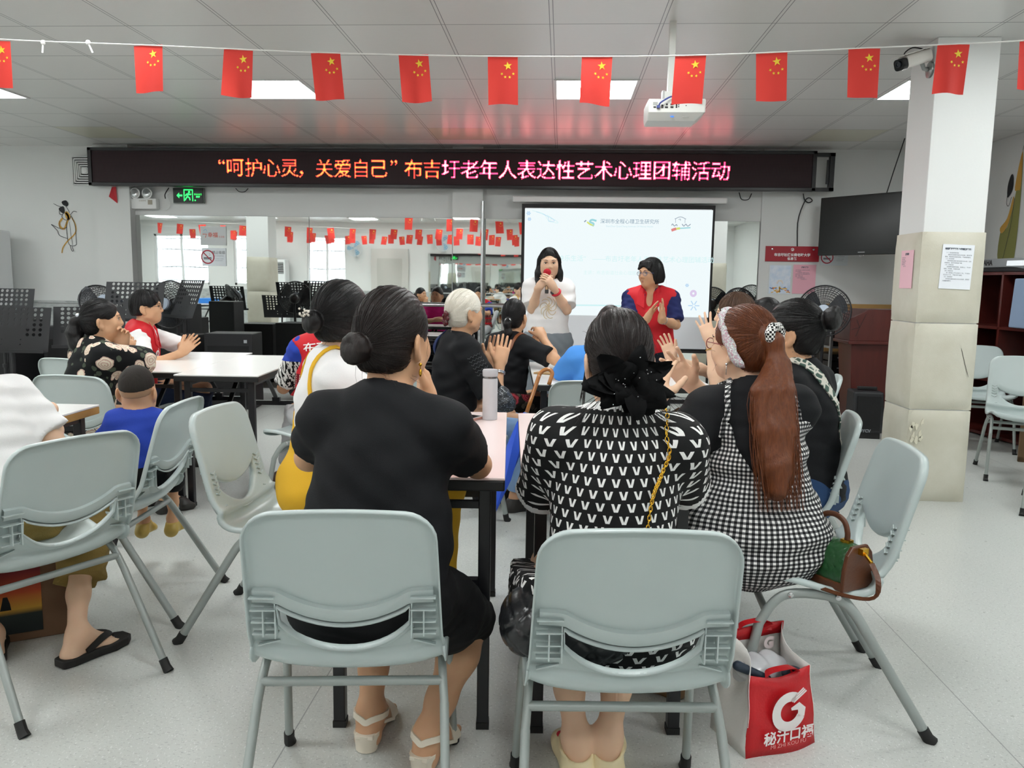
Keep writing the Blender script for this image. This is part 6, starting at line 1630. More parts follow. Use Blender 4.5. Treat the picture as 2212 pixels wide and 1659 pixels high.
for k_ in range(34):
    a = rnd.uniform(0, 2*PI); L = rnd.uniform(.045, .112); wv = rnd.uniform(.020, .036); el_ = rnd.uniform(.15, 1.0); vs = []
    ax1 = rx*math.cos(a)+uz*math.sin(a)*.85; sd1 = -rx*math.sin(a)+uz*math.cos(a)
    for i in range(7):
        t_ = i/6; ww = wv*math.sin(PI*min(.97, t_*.8+.12)); c_ = c0+ax1*L*t_+bk*(el_*.035*math.sin(t_*2.2)+.004)
        for s_ in (-1, -.33, .33, 1): vs.append(c_+sd1*ww*s_+bk*.010*math.sin(s_*2.4+a*3+t_*4))
    b.add(vs, [(i*4+j, i*4+j+1, i*4+5+j, i*4+4+j) for i in range(6) for j in range(3)])
fo = b.build('gauze_flower_clip', gauze, p.hairo, smooth=True)
b = MB()
for k_ in range(34):
    a = rnd.uniform(0, 2*PI); r_ = rnd.uniform(.015, .075); q = c0+(rx*math.cos(a)+uz*math.sin(a)*.85)*r_+bk*rnd.uniform(.018, .040); b.ell(Vector(q), (.0013,)*3, None, 6, 4)
b.build('rhinestones', mat('rhinestone', '#f4f6f8', .1, .6), fo)
L = []
for k_ in range(30):
    a = rnd.uniform(PI, 2*PI); st = c0+(rx*math.cos(a)*1.1+uz*math.sin(a)*.6)*.045; v_ = rx*math.cos(a)*1.3+uz*math.sin(a)*.8+bk*rnd.uniform(-.3, .5)
    L.append([st+v_*rnd.uniform(.05, .09)*t_+D(0, 0, -.04)*t_*t_ for t_ in np.linspace(0, 1, 6)])
for k_ in range(26):
    a = rnd.uniform(-.012, .012); st = p.hp(-.078, .01+a, -.01); L.append([st+rx*(-.010*t_-a*.4*t_)+D(0, 0, -.105*rnd.uniform(.8, 1.15)*t_) for t_ in np.linspace(0, 1, 7)])
for Lk in (L[:30], L[30:]): vs, fs = tubes_geo(Lk, .0006, 3); MB().add(vs, fs).build('loose_hair', HDB, p.hairo)
# gold chain strap over the right shoulder
pts = [p.sh[1]-p.rt*.035+p.up*.06+p.fw*.0, p.sh[1]-p.rt*.045-p.fw*.10-p.up*.06, p.ch+p.rt*.075-p.fw*.14-p.up*.05, p.ab+p.rt*.055-p.fw*.14-p.up*.03, p.pel+p.rt*.05-p.fw*.14+p.up*.03]
P_ = p.SF.project(np.array([tuple(q) for q in interp(pts, 60)]), .006, 5); N_ = p.SF.grad(P_); b = MB()
for i in range(0, 58):
    t_ = (P_[i+1]-P_[i]); t_ /= np.linalg.norm(t_); s_ = np.cross(t_, N_[i]); ax2 = s_ if i % 2 else N_[i]*.6+s_*.5
    b.tube([P_[i]+t_*.0075*math.cos(a)+ax2*.0042*math.sin(a) for a in [2*PI*q/10 for q in range(10)]], .0014, 5, closed=True)
b.build('gold_chain_strap', gold, p.root, smooth=True)
for sd in (-1, 1):
    F = Field(); p.foot(F, sd, .010); an = p.an[sd]; d_ = p.fd[sd]; F.ell(an-d_*.045-D(0, 0, .068), D(.040, .034, .034), None, .03); F.cap(an-d_*.05-D(0, 0, .08), an+d_*.13-D(0, 0, .082), .034, .040, .02)
    F.sub(an+D(0, 0, .01)-d_*.01, D(.040, .055, .060), None, .006); F.keep((0, 0, .002), (0, 0, -1)); F.keep(an+D(0, 0, -.020), (0, 0, 1))
    so = sdf_obj('clog', F, .005, clog, p.root); q = an+d_*.08+D(0, 0, -.028)+np.cross(d_, D(0, 0, 1))*sd*.03
    MB().ell(Vector(q), (.012, .010, .009), None, 10, 8).build('strawberry_charm', red_m, so, smooth=True)

# ================= gingham dress woman, auburn ponytail
p = Person((.610, 2.36), 8, 'person in black and white gingham pinafore with long auburn ponytail and floral headband, clapping', lean=14, turn=2, tilt=-2, girth=.98, shw=1.0, head=(36, 2, 0), scale=.98, neck=(-.01, .01), aim=(1605, 668))
W = lambda px, py, Y: p.loc2(atY(px, py, Y))
lw, rw = W(1413, 868, 2.36), W(1492, 828, 2.62)
dv = W(1428, 770, 2.46)-lw
p.arm(-1, W(1450, 1000, 2.30), lw, hand(dv, W(1500, 800, 2.8)-W(1420, 820, 2.45), [.12, .16, .30, .42], .22, .95, .25, 1.02)); dv2 = W(1420, 745, 2.56)-rw
p.arm(1, W(1585, 905, 2.66), rw, hand(dv2, W(1400, 800, 2.40)-W(1470, 800, 2.66), [.10, .15, .22, .30], .24, .9, .2))
p.leg(-1, p.loc2((.30, 2.42, .50)), p.loc2((.36, 2.40, .09)), (-.9, .5, 0)); p.leg(1, p.loc2((.36, 2.68, .50)), p.loc2((.42, 2.74, .09)), (-.9, .5, 0))
p.body(SK1, .0040); p.shirt(BLK, sleeve=.72, off=.013, h=.007, fold=(.003, 30, 13), r0=1.25)
F = Field(); p.torso(F, .027, waist=1.12); k_ = p.k
for sd in (-1, 1):
    hp_ = p.pel+p.rt*sd*.09; F.chain([hp_, (hp_+p.kn[sd])/2-D(0, 0, .01), p.kn[sd]-D(0, 0, .03)], [.108, .100, .085], .10)
F.ell(p.pel-p.up*.03, D(.168, .140, .11), p.R, .06); F.cap(p.kn[-1]-D(0, 0, .06), p.kn[1]-D(0, 0, .06), .075, .075, .08)
F.warp(folds(.0055, 22, 21)); F.sub(p.ch-p.fw*.10+p.up*.10, D(.100, .22, .225), p.R, .01); F.sub(p.ch+p.fw*.12+p.up*.22, D(.14, .16, .16), p.R, .01); F.keep(p.nk-p.up*.10, p.up)
for sd in (-1, 1): F.subcap(p.sh[sd]-p.up*.0, p.sh[sd]+(p.el[sd]-p.sh[sd])*.35, .066, .012)
DF = F; sdf_obj('gingham_pinafore', F, .0065, gm_, p.root)
for sd in (-1, 1):
    p.strap([p.ch+p.rt*sd*.125-p.fw*.12+p.up*.0, p.nk+p.rt*sd*.105-p.fw*.10-p.up*.06, p.nk+p.rt*sd*.085-p.fw*.02+p.up*.06, p.nk+p.rt*sd*.09+p.fw*.09-p.up*.03], .016, gm_, p.SF, 'shoulder_strap', .004)
T0 = (-.026, -.108, .034)
tl = [p.hp(-.034, -.140, .015), p.hp(-.034, -.150, -.06), p.ch-p.fw*.145+p.rt*.005+p.up*.13, p.ch-p.fw*.150+p.rt*.0+p.up*.02, p.ab-p.fw*.16-p.rt*.002+p.up*.08, p.ab-p.fw*.165-p.rt*.006+p.up*.02]
def tailmore(F):
    r_ = np.random.RandomState(4)
    for q in range(13):
        o_ = p.rt*r_.uniform(-.045, .045)-p.fw*r_.uniform(-.005, .022); F.chain([tl[1]+o_*.35, tl[2]+o_, tl[3]+o_*1.05, tl[4]+o_*.95-p.up*r_.uniform(0, .05)], [.020, .022, .020, .007], .010)
p.hair(HR, tie=T0, tail=(tl, [.022, .030, .040, .046, .046, .036, .012]), h=.0048, strands=420, stray=30, seed=21, vol=1.05, extraf=tailmore, line=.012)
L = []; r_ = np.random.RandomState(9)
for q in range(300):
    o_ = p.rt*r_.uniform(-.062, .062)-p.fw*(r_.uniform(.0, .034)); e_ = r_.uniform(.6, 1.12); ph = r_.uniform(0, 6)
    base_ = interp([tl[0], tl[1]+o_*.4, tl[2]+o_, tl[3]+o_*1.1, tl[4]+o_*1.05-p.up*.03*e_, tl[4]+o_-p.up*(.07+.05*e_)], 16)
    L.append([np.array(v_)+p.rt*.004*math.sin(i*.9+ph) for i, v_ in enumerate(base_)][:int(16*min(1, e_))])
vs, fs = tubes_geo(L, .0009, 4); MB().add(vs, fs).build('ponytail_strands', HR, p.hairo)
b = MB(); n_ = 30; vs = []
for i in range(n_):
    a = PI*(-.10+1.2*i/(n_-1)); ctr = p.hp(.083*math.cos(a)*1.06, .048-.075*(1-math.sin(a))*1.0, -.025+.135*math.sin(a)); out = p.HR@D(math.cos(a), .12, math.sin(a)); sdv = p.HR@D(0, 1, .15); w_ = .021+.004*math.sin(i*2.1)
    for s_, o2 in ((-1, 0), (-.5, .006), (0, .008+.002*math.sin(i*1.7)), (.5, .006), (1, 0)): vs.append(ctr+sdv*w_*s_+out*(o2+.002))
b.add(vs, [(i*5+j, i*5+j+1, i*5+6+j, i*5+5+j) for i in range(n_-1) for j in range(4)]); b.build('headband', fl3, p.hairo, smooth=True).modifiers.new('s', 'SOLIDIFY').thickness = .004
F = Field(); c_ = p.hp(-.032, -.134, .034)
for q in range(9):
    a = PI*(-.15+1.3*q/8); F.ell(c_+p.HR@D(.028*math.cos(a), -.004, .022*math.sin(a)+.004*(q % 2)), D(.015, .013, .013), None, .006)
sdf_obj('scrunchie', F, .003, hs_, p.hairo)
p.face('#2a1d16', glasses='#7a1f2a'); p.earring(-1, silver, .065); p.bangle(-1, jade, .036, .0062, .06, 1, 'jade_bangle')
q = p.hp(0, 0, 0); fd = (dv/np.linalg.norm(dv)); rg = lw+fd*.10
MB().tube([rg+np.array(frame_from(Vector(fd))[0])*.0105*math.cos(a)+np.array(frame_from(Vector(fd))[1])*.0105*math.sin(a) for a in [2*PI*i/14 for i in range(14)]], .002, 6, closed=True).build('ring', silver, p.root)
for sd in (-1, 1): p.shoe(sd, mat('tan_shoe', '#8b6a48', .5))

# ================= bun woman with patterned strap
p = Person((.775, 2.98), 52, 'person in black top with patterned green and white strap and messy high bun', lean=10, turn=0, girth=1.1, head=(10, 2, 0), scale=1.0, neck=(0, .0), aim=(1712, 655))
p.arm(-1, (-.24, .25, .72), (-.05, .42, .76), hand((.6, .8, 0), (0, 0, -1), .3)); p.arm(1, (.24, .27, .74), (.08, .44, .77), hand((-.6, .8, 0), (0, 0, -1), .3))
p.sit(.10, .42, .50, (.40, .09)); p.body(SK2, .007); p.shirt(BLK, sleeve=.8, off=.016, h=.009, fold=(.003, 28, 17), neck=(0, .02, .06, .07, .075, .05))
p.trousers(JEAN, 'jeans', 1.0); p.hair(HB, tie=(.0, -.112, .035), bun=((.0, -.146, .050), .050), h=.0055, strands=380, stray=60, seed=31, vol=1.08, line=.0)
p.strap([p.nk+p.rt*-.07+p.fw*.08, p.nk+p.rt*-.075+p.up*.05, p.nk+p.rt*-.03-p.fw*.11-p.up*.06, p.ch+p.rt*.05-p.fw*.13-p.up*.02, p.ab+p.rt*.11-p.fw*.10, p.pel+p.rt*.15-p.fw*.05+p.up*.02], .036, snake, None, 'patterned_strap')
p.face()

# ================= yellow dungarees woman
p = Person((-.825, 2.76), -60, 'person in white tee and yellow dungarees with a beaded bun clip, facing away', lean=9, turn=0, girth=.96, shw=.95, head=(28, 2, 0), scale=1.0, neck=(0, .0), aim=(742, 615))
p.arm(-1, (-.21, .24, .80), (-.06, .44, .78), hand((.5, .8, 0), (0, 0, -1), .3)); p.arm(1, (.21, .22, .80), (.08, .44, .78), hand((-.5, .8, 0), (0, 0, -1), .3))
p.sit(.09, .42, .50, (.40, .09)); p.body(SK1, .0065); p.shirt(WHT, sleeve=.85, off=.014, h=.008, fold=(.003, 26, 25), neck=(0, .03, .055, .072, .075, .05))
F = Field(); p.torso(F, .026, waist=1.12)
for sd in (-1, 1): p.legf(F, sd, .028, .75, .06)
F.ell(p.pel, D(.19, .15, .13), p.R, .05); F.warp(folds(.0035, 24, 33)); F.sub(p.ch-p.fw*.10+p.up*.05, D(.115, .2, .185), p.R, .01); F.sub(p.ch+p.fw*.1+p.up*.20, D(.2, .2, .14), p.R, .01); F.keep(p.nk-p.up*.19, p.up)
for sd in (-1, 1): F.subcap(p.sh[sd]-p.up*.04, p.el[sd], .075, .012)
sdf_obj('yellow_dungarees', F, .008, YEL, p.root)
for sd in (-1, 1): p.strap([p.ab+p.rt*sd*.15-p.fw*.08+p.up*.06, p.ch+p.rt*sd*.12-p.fw*.12+p.up*.0, p.nk+p.rt*sd*.065-p.fw*.10-p.up*.05, p.nk+p.rt*sd*.06+p.up*.05, p.nk+p.rt*sd*.08+p.fw*.1-p.up*.04], .014, YEL, None, 'dungaree_strap')
p.hair(HB, tie=(-.004, -.112, -.012), bun=((-.006, -.138, -.022), .042), h=.0052, strands=360, stray=30, seed=41, vol=1.08)
c_ = p.hp(-.008, -.172, .010); b = MB(); rnd = random.Random(8)
for k_ in range(16): b.ell(Vector(c_+p.HR@D(rnd.uniform(-.026, .026), rnd.uniform(-.006, .006), rnd.uniform(-.012, .014))), (.0042, .0042, .0042), None, 8, 6)
b.build('beaded_hair_clip', mat('pearl', '#d9d3c8', .2, .4), p.hairo, smooth=True); p.face()

# ---- letters on vests
def lettering(p, txt, size, org, u, v, m, F=None, bold=.0, name='lettering', sx=1.0):
    vv, ff = text_geo(txt, size, bold); bm = bmesh.new(); vs = [bm.verts.new((q[0]*sx, q[1], 0)) for q in vv]
    for f in ff:
        try: bm.faces.new([vs[i] for i in f])
        except ValueError: pass
    bmesh.ops.triangulate(bm, faces=bm.faces); bmesh.ops.subdivide_edges(bm, edges=[e_ for e_ in bm.edges if e_.calc_length() > size*.25], cuts=2, use_grid_fill=True)
    pts = [tuple(q.co)[:2] for q in bm.verts]; bm.verts.index_update(); fs = [tuple(q.index for q in f.verts) for f in bm.faces]; bm.free()
    return p.decal(pts, fs, org, u, v, m, F, .0035, name)
def vest(p, m=None, h=.008, off=.024, hem=None, fold=(.0008, 26, 44), zip_=True, name='red_vest', vneck=.16, split=None, arm=.060):
    F = Field(); p.torso(F, off, waist=1.06); F.warp(folds(*fold))
    for sd in (-1, 1):
        a, e_ = p.sh[sd], p.el[sd]; dv_ = (e_-a)/np.linalg.norm(e_-a); F.subcap(a+p.rt*sd*.040-p.up*.03, a+dv_*.25+p.rt*sd*.050, arm, .012)
    F.sub(p.nk+p.fw*.025+p.up*.055, D(.072, .075, .060), p.R, .008); F.subcap(p.nk+p.fw*.08+p.up*.03, p.nk+p.fw*.15-p.up*vneck, .044, .01)
    F.keep(p.nk+p.up*.045, p.up); F.keep((0, 0, (p.pel[2]-.03) if hem is None else hem), (0, 0, -1)); p.VF = F
    return sdf_obj(name, F, h, m or REDV, p.root, split)
# ================= red vest volunteer with back lettering
p = Person((-1.36, 4.33), 22, 'person in red vest with white back lettering over blue sleeves, seated', lean=8, girth=1.05, head=(-6, 6, 0), scale=.97, aim=(700, 640))
p.arm(-1, p.loc2(atY(612, 838, 4.42)), p.loc2((-1.52, 4.66, .80)), hand((0, 1, 0), (0, 0, -1), .3)); p.arm(1, (.22, .20, .78), (.12, .44, .80), hand((-.3, 1, 0), (0, 0, -1), .3))
p.leg(-1, p.loc2((-1.56, 4.62, .49)), p.loc2((-1.68, 4.78, .09)), (-.6, 1, 0)); p.leg(1, (.12, .42, .49), (.1, .40, .09))
p.body(SK2, .0075); zc = p.ch[2]-.06
p.shirt([RBLUE, zig], 'blue_sleeves_top', sleeve=.85, off=.016, h=.009, midf=lambda c: ((c[:, 0] < -.14) & (c[:, 2] < p.sh[-1][2]-.06)).astype(int))
vest(p, [REDV, knit], split=lambda c: (c[:, 2] < zc+.02).astype(int), off=.030, arm=.074)
lettering(p, '布吉圩', .073, p.ch-p.fw*.16+p.up*.095-p.rt*.035, p.rt, p.up, white_ink, p.VF, .001); lettering(p, 'BU JI XU', .040, p.ch-p.fw*.16+p.up*.030-p.rt*.035, p.rt, p.up, white_ink, p.VF, .0006)
p.trousers(WTR, 'white_trousers', .85); p.hair(HB, 'cap', tie=(.0, -.115, -.03), bun=((-.0, -.125, -.05), .035), h=.006, seed=51, vol=1.05, stray=12)
for sd in (-1, 1): p.shoe(sd, mat('brown_slipper', '#6b5043', .35))

# ================= white haired woman clapping
p = Person((-.55, 4.28), -62, 'person with white hair and dark red claw clip, in black tee, clapping', lean=9, girth=1.12, head=(10, 2, 0), scale=.97, aim=(1005, 630))
W = lambda px, py, Y: p.loc2(atY(px, py, Y))
lw, rw = W(1060, 785, 4.42), W(1079, 788, 4.20)
p.arm(-1, W(1050, 862, 4.46), lw, hand(W(1075, 715, 4.40)-lw, (.9, -.3, -.1), .10, .03, .75, .25, 1.02)); dv = W(1096, 705, 4.26)-rw
p.arm(1, W(1070, 868, 4.12), rw, hand(dv, W(1070, 760, 4.6)-W(1075, 760, 4.2), .08, .05, .75, .25, 1.05))
p.sit(.10, .40, .50, (.36, .09)); p.body(SK2, .0044); p.shirt(BLK, sleeve=.84, off=.016, h=.008, fold=(.003, 26, 61), neck=(0, .02, .055, .078, .08, .055), r0=1.15)
p.trousers(LJEAN, 'light_jeans', 1.0)
p.hair(HW, tie=(.0, -.108, -.035), bun=((.0, -.106, -.050), .022), h=.005, strands=360, stray=24, seed=61, vol=1.06)
F = Field(); c_ = p.hp(.010, -.130, -.042)
for k_ in range(7): a = 2*PI*k_/7; F.ell(c_+p.HR@D(.024*math.cos(a), -.002, .030*math.sin(a)), D(.009, .009, .013), None, .006)
F.cap(c_+p.HR@D(0, 0, .03), c_-p.HR@D(0, 0, .03), .010, .010, .006); sdf_obj('claw_clip', F, .003, mat('clip_dark_red', '#4d0c14', .2), p.hairo)
p.bangle(1, silver, .032, .0042, .08, 2); p.bangle(-1, mat('dark_band', '#23262b', .3), .032, .004, .07, 1); p.face('#8a8378')
b = MB()                                                     # zigzag openwork on the sleeve
a, e_ = p.sh[1], p.el[1]; dv_ = (e_-a)/np.linalg.norm(e_-a); o_ = p.rt*.08; u_ = np.cross(dv_, o_/np.linalg.norm(o_))
for r_ in range(6):
    pts = [a+o_+dv_*(.02+.020*r_+.008*(i % 2))+u_*(-.045+.011*i) for i in range(9)]; P_ = p.SF.project(np.array(pts), .003, 5); b.tube([Vector(q) for q in P_], .0012, 4)
b.build('openwork_zigzag', mat('openwork', '#565a5d', .8), p.root)
p.strap([p.nk-p.rt*.02-p.fw*.09+p.up*.03, p.nk-p.rt*.10-p.fw*.08+p.up*.0, p.sh[-1]-p.fw*.08-p.up*.1], .03, cloth('navy_strap', '#27345c'), None, 'bag_strap')

# ================= ponytail woman with brown shoulder strap
p = Person((-.34, 5.0), -38, 'person in black tee with brown leather shoulder strap and short black ponytail, hands raised', lean=10, girth=1.0, head=(18, 0, 0), scale=.93, aim=(1112, 648))
W = lambda px, py, Y: p.loc2(atY(px, py, Y))
p.arm(1, W(1200, 778, 4.85), W(1172, 728, 5.02), hand((-.6, .3, .55), (-.5, .3, -.9), .55, .03, .6, .5)); p.arm(-1, (-.18, .26, .78), W(1150, 760, 5.15), hand((.2, .1, 1), (.8, -.2, .1), .5, .0))
p.sit(.09, .40, .50, (.36, .09)); p.body(SK2, .006); p.shirt(BLK, sleeve=.80, off=.013, h=.008, fold=(.003, 28, 71), neck=(0, .02, .055, .075, .08, .05))
p.skirt(fl2, 'dark_floral_skirt', 1.0, .03, .011, .06, .4)
tl = [p.hp(0, -.138, -.055), p.hp(.01, -.130, -.12), p.hp(.015, -.105, -.17)]
p.hair(HB, tie=(.0, -.112, -.035), tail=(tl, [.020, .024, .022, .006]), h=.0055, strands=240, seed=71)
MB().tube([p.TIE+p.HR@D(.018*math.cos(a), -.008, .018*math.sin(a)) for a in [2*PI*i/16 for i in range(16)]], .005, 8, closed=True).build('hair_tie', silver, p.hairo, smooth=True)
p.strap([p.nk+p.rt*.085+p.fw*.08, p.nk+p.rt*.095+p.up*.04, p.nk+p.rt*.07-p.fw*.10-p.up*.10, p.ch-p.rt*.02-p.fw*.13-p.up*.05, p.ab-p.rt*.12-p.fw*.09, p.pel-p.rt*.16], .022, leather_br, None, 'leather_strap'); p.face()

# ================= sky blue tee
p = Person((.185, 4.20), -6, 'person in sky blue tee mostly hidden behind the V print woman', lean=12, girth=1.1, shw=1.1, head=(6, 8, 0), scale=.90, neck=(.035, .0), aim=(1318, 663))
p.arm(-1, (-.25, .16, .74), (-.10, .36, .79), hand((.4, 1, 0), (0, 0, -1), .3)); p.arm(1, (.25, .16, .74), (.10, .36, .79), hand((-.4, 1, 0), (0, 0, -1), .3))
p.sit(.09, .38, .50, (.34, .09)); p.body(SK1, .009); p.shirt(SKYB, sleeve=.75, off=.018, h=.009, fold=(.003, 26, 81)); p.trousers(DRK, 'dark_trousers', 1.0); p.hair(HDB, 'bob', h=.007, stray=10, seed=81, ears=False)

# ================= presenter with microphone
p = Person((-.085, 6.0), 182, 'standing presenter in white tee and grey trousers speaking into a red topped microphone', lean=0, stand=True, girth=.96, scale=.952, head=(2, 4, 0), shw=.88, aim=(1186, 537))
W = lambda px, py, Y: p.loc2(atY(px, py, Y))
mic_top = atY(1182, 590, 5.80); mic_bot = atY(1181, 627, 5.77)
rw, lw = W(1163, 622, 5.80), W(1196, 622, 5.79)
p.arm(1, W(1150, 668, 5.94), rw, hand(W(1184, 596, 5.755)-rw, W(1187, 612, 5.82)-W(1166, 612, 5.77), [.5, .55, .6, .65], .0, .55, .5, .95))
p.arm(-1, W(1224, 670, 5.94), lw, hand(W(1180, 598, 5.74)-lw, W(1176, 612, 5.82)-W(1200, 612, 5.76), [.55, .6, .6, .65], .0, .55, .5, .95))
for sd in (-1, 1): p.leg(sd, (sd*.09, .02, .47), (sd*.09, 0, .085), (0, 1, 0))
p.body(SK1, .0042); p.shirt(WHT, sleeve=.82, off=.026, h=.007, fold=(.004, 22, 91), hem=.72, neck=(0, .03, .05, .07, .075, .05), r0=1.12, loose=.002)
p.trousers(GRYT, 'grey_trousers', .98, .030, fold=(.005, 24, 92)); p.hair(HB, 'long', tie=(.012, .02, .112), h=.006, strands=300, seed=91, nape=None, vol=.98, line=.010, ears=False)
p.face('#241a17', '#b5564f', open_=True); p.bangle(-1, mat('red_watch_strap', '#c3162c', .4), .030, .009, .10, 1, 'watch_strap')
e_ = p.el[-1]; w_ = p.wr[-1]; d_ = (w_-e_)/np.linalg.norm(w_-e_); q = w_-d_*.048
MB().ell(Vector(q+D(.028, .015, 0)), (.016, .016, .016), None, 14, 10).build('watch_face', mat('watch_grey', '#4d555b', .2, .5), p.root, smooth=True)
b = MB(); rnd = random.Random(3)
for k_ in range(9):
    a = 2*PI*k_/9; pts = [(.022*math.cos(a)+.02*math.cos(s_+a)*1.1, .025*math.sin(a)+.02*math.sin(s_+a)) for s_ in np.linspace(0, 4, 9)]
    P_ = p.SF.project(np.array([p.ch+p.fw*.14-p.up*.04+p.rt*u_*1.5+p.up*v_*1.8 for u_, v_ in pts]), .003, 5); b.tube([Vector(x_) for x_ in P_], .0024, 4)
b.build('beige_embroidery', mat('beige_thread', '#d9c7a6', .8), p.root)
for sd in (-1, 1): p.shoe(sd, mat('white_shoe', '#dcdcdc', .5))
mic = empty('microphone', tuple(mic_bot), 0, 'gold handled microphone with red foam top held by the standing presenter', 'microphone')
ax = Vector(mic_top-mic_bot); u0 = ax.normalized(); M = Matrix((*frame_from(u0), u0)).transposed().to_4x4(); Lm = ax.length
MB().lathe([(.012, .0), (.013, .03), (.0165, Lm*.85), (.0165, Lm*.9)], 16, M).build('handle', mat('mic_gold', '#9c7f62', .3, .6), mic, smooth=40)
MB().lathe([(.013, -.022), (.0135, .002), (.0, .003)], 16, M).build('end_cap', black_pl, mic, smooth=40)
MB().lathe([(.018, Lm*.88), (.027, Lm*.95), (.029, Lm*1.05), (.024, Lm*1.18), (.010, Lm*1.25), (0, Lm*1.26)], 18, M).build('foam_top', mat('foam_red', '#c01a2a', .9, bump=(400, .5)), mic, smooth=True)
mc2 = atY(1196, 622, 5.77)

# ================= presenter in red vest clapping
p = Person((.625, 6.0), 168, 'standing person in red vest over navy polo with short black hair, clapping', lean=0, stand=True, girth=1.16, scale=.905, head=(-38, 4, 0), shw=1.12, aim=(1405, 560))
W = lambda px, py, Y: p.loc2(atY(px, py, Y))
rw, lw = W(1397, 690, 5.68), W(1429, 690, 5.66)
p.arm(1, W(1358, 700, 5.90), rw, hand(W(1414, 655, 5.66)-rw, (-.95, .1, .2), .12, .04, .6, .2)); p.arm(-1, W(1460, 702, 5.90), lw, hand(W(1434, 655, 5.62)-lw, W(1400, 680, 5.66)-W(1440, 690, 5.66), .12, .14, .8, .2))
for sd in (-1, 1): p.leg(sd, (sd*.10, .02, .45), (sd*.10, 0, .085), (0, 1, 0))
p.body(SK2, .0044); p.shirt(NAVY, 'navy_polo', sleeve=.86, off=.016, h=.008, v=.10, neck=(0, .02, .06, .072, .075, .05), hem=.72, r0=1.04); vest(p, hem=.70, off=.030, vneck=.10)
p.trousers(DRK, 'dark_trousers', .98, .02); p.hair(HB, 'bob', h=.0055, strands=160, stray=16, seed=101, fringe=True, ears=False, nape=.012, vol=1.05)
p.face('#1d1715', '#a9584f', glasses='#4a5a8c', open_=True); p.bangle(-1, silver, .030, .0025, .07, 1)
for sd in (-1, 1): p.shoe(sd, black_pl)
def flat_band(p, sd, m):
    a_ = p.nk+p.rt*sd*.055+p.fw*.045+p.up*.045; b_ = p.nk+p.rt*sd*.030+p.fw*.15-p.up*.12; c_ = p.nk+p.rt*sd*.095+p.fw*.13-p.up*.09
    P_ = p.VF.project(np.array([a_, a_*.6+c_*.4+p.rt*sd*.01, c_, b_, (a_+b_)/2]), .008, 5); MB().add(P_, [(0, 1, 2, 3, 4)]).build('collar', m, p.root).modifiers.new('s', 'SOLIDIFY').thickness = .004
for sd in (-1, 1): flat_band(p, sd, REDV)
def badge(p, org):
    pts = [(0, 0)]+[(.030*math.cos(a), .030*math.sin(a)) for a in [2*PI*i/20 for i in range(20)]]; bo = p.decal(pts, [(0, i+1, (i+1) % 20+1) for i in range(20)], org, p.rt, p.up, white_ink, p.VF, .004, 'round_badge')
    pts = [(.012, .004), (.004, .014), (-.010, .008), (-.008, -.006), (.004, -.010), (.012, -.004), (.004, .0), (-.002, .004)]; p.decal(pts, [tuple(range(8))], org, p.rt, p.up, red_m, p.VF, .0055, 'badge_mark', bo)
badge(p, p.ch-p.rt*.105+p.fw*.15+p.up*.02)

# ================= brown haired woman, hand raised
p = Person((1.0, 4.46), 66, 'person with short brown hair behind the floral headband, one hand raised with a gold bracelet', lean=8, girth=1.05, head=(4, 2, 0), scale=.97, aim=(1585, 637))
W = lambda px, py, Y: p.loc2(atY(px, py, Y)); lw = W(1534, 735, 4.42)
p.arm(-1, W(1548, 842, 4.34), lw, hand(W(1519, 690, 4.46)-lw, W(1560, 700, 4.9)-W(1525, 710, 4.42), [.06, .08, .12, .2], .26, .9, .2)); p.arm(1, (.22, .24, .76), (.08, .44, .84), hand((0, .4, 1), (-1, 0, 0), .2))
p.sit(.09, .38, .50, (.34, .09)); p.body(SK1, .0044); p.shirt(BLK, sleeve=.5, off=.014, h=.01); p.trousers(DRK, 'dark_trousers', 1.0)
p.hair(HBR, 'bob', h=.0055, strands=220, stray=20, seed=111, ears=False, vol=1.06); p.bangle(-1, gold, .030, .002, .11, 1); p.face()

# ================= black haired person behind
p = Person((1.34, 5.33), 60, 'person with smooth black hair between the brown haired woman and the hair bun', lean=6, girth=1.0, head=(4, 2, 0), scale=.95, aim=(1652, 645))
p.arm(-1, (-.2, .2, .74), (-.05, .38, .80)); p.arm(1, (.2, .2, .74), (.05, .38, .80)); p.sit(.09, .38, .50, (.34, .09)); p.body(SK1, .010); p.shirt(WHT, sleeve=.7, h=.011); p.trousers(DRK, 'dark_trousers', 1.0); p.hair(HB, 'bob', h=.007, seed=121, ears=False, fringe=True)

# ================= rose print woman
p = Person((-2.22, 3.92), -42, 'person in black rose print blouse with a ponytail tied by beads, chin on hand', lean=14, girth=1.12, shw=1.08, head=(-18, -2, 0), scale=.97, aim=(222, 650))
W = lambda px, py, Y: p.loc2(atY(px, py, Y))
p.arm(1, W(322, 784, 4.12), W(268, 762, 4.32), hand((-.2, .6, .9), (-.8, .2, .2), .5, 0)); p.arm(-1, (-.20, .28, .77), p.hp(.01, .09, -.17), hand((.1, .1, .9), (.6, -.5, .2), .7, 0, .5, .4))
p.sit(.10, .40, .50, (.36, .09)); p.body(SK2, .006); p.shirt(fl1, 'rose_print_blouse', sleeve=.95, off=.020, h=.008, fold=(.0035, 24, 131), neck=(0, .03, .07, .062, .065, .05), r0=1.25)
p.trousers(fl1, 'rose_print_trousers', 1.0, .02)
tl = [p.hp(-.005, -.150, -.005), p.hp(-.01, -.160, -.07), p.hp(-.01, -.140, -.14), p.hp(-.0, -.115, -.18)]
p.hair(HB, tie=(.0, -.115, .015), tail=(tl, [.020, .034, .042, .036, .010]), h=.0055, strands=260, stray=20, seed=131, vol=1.04)
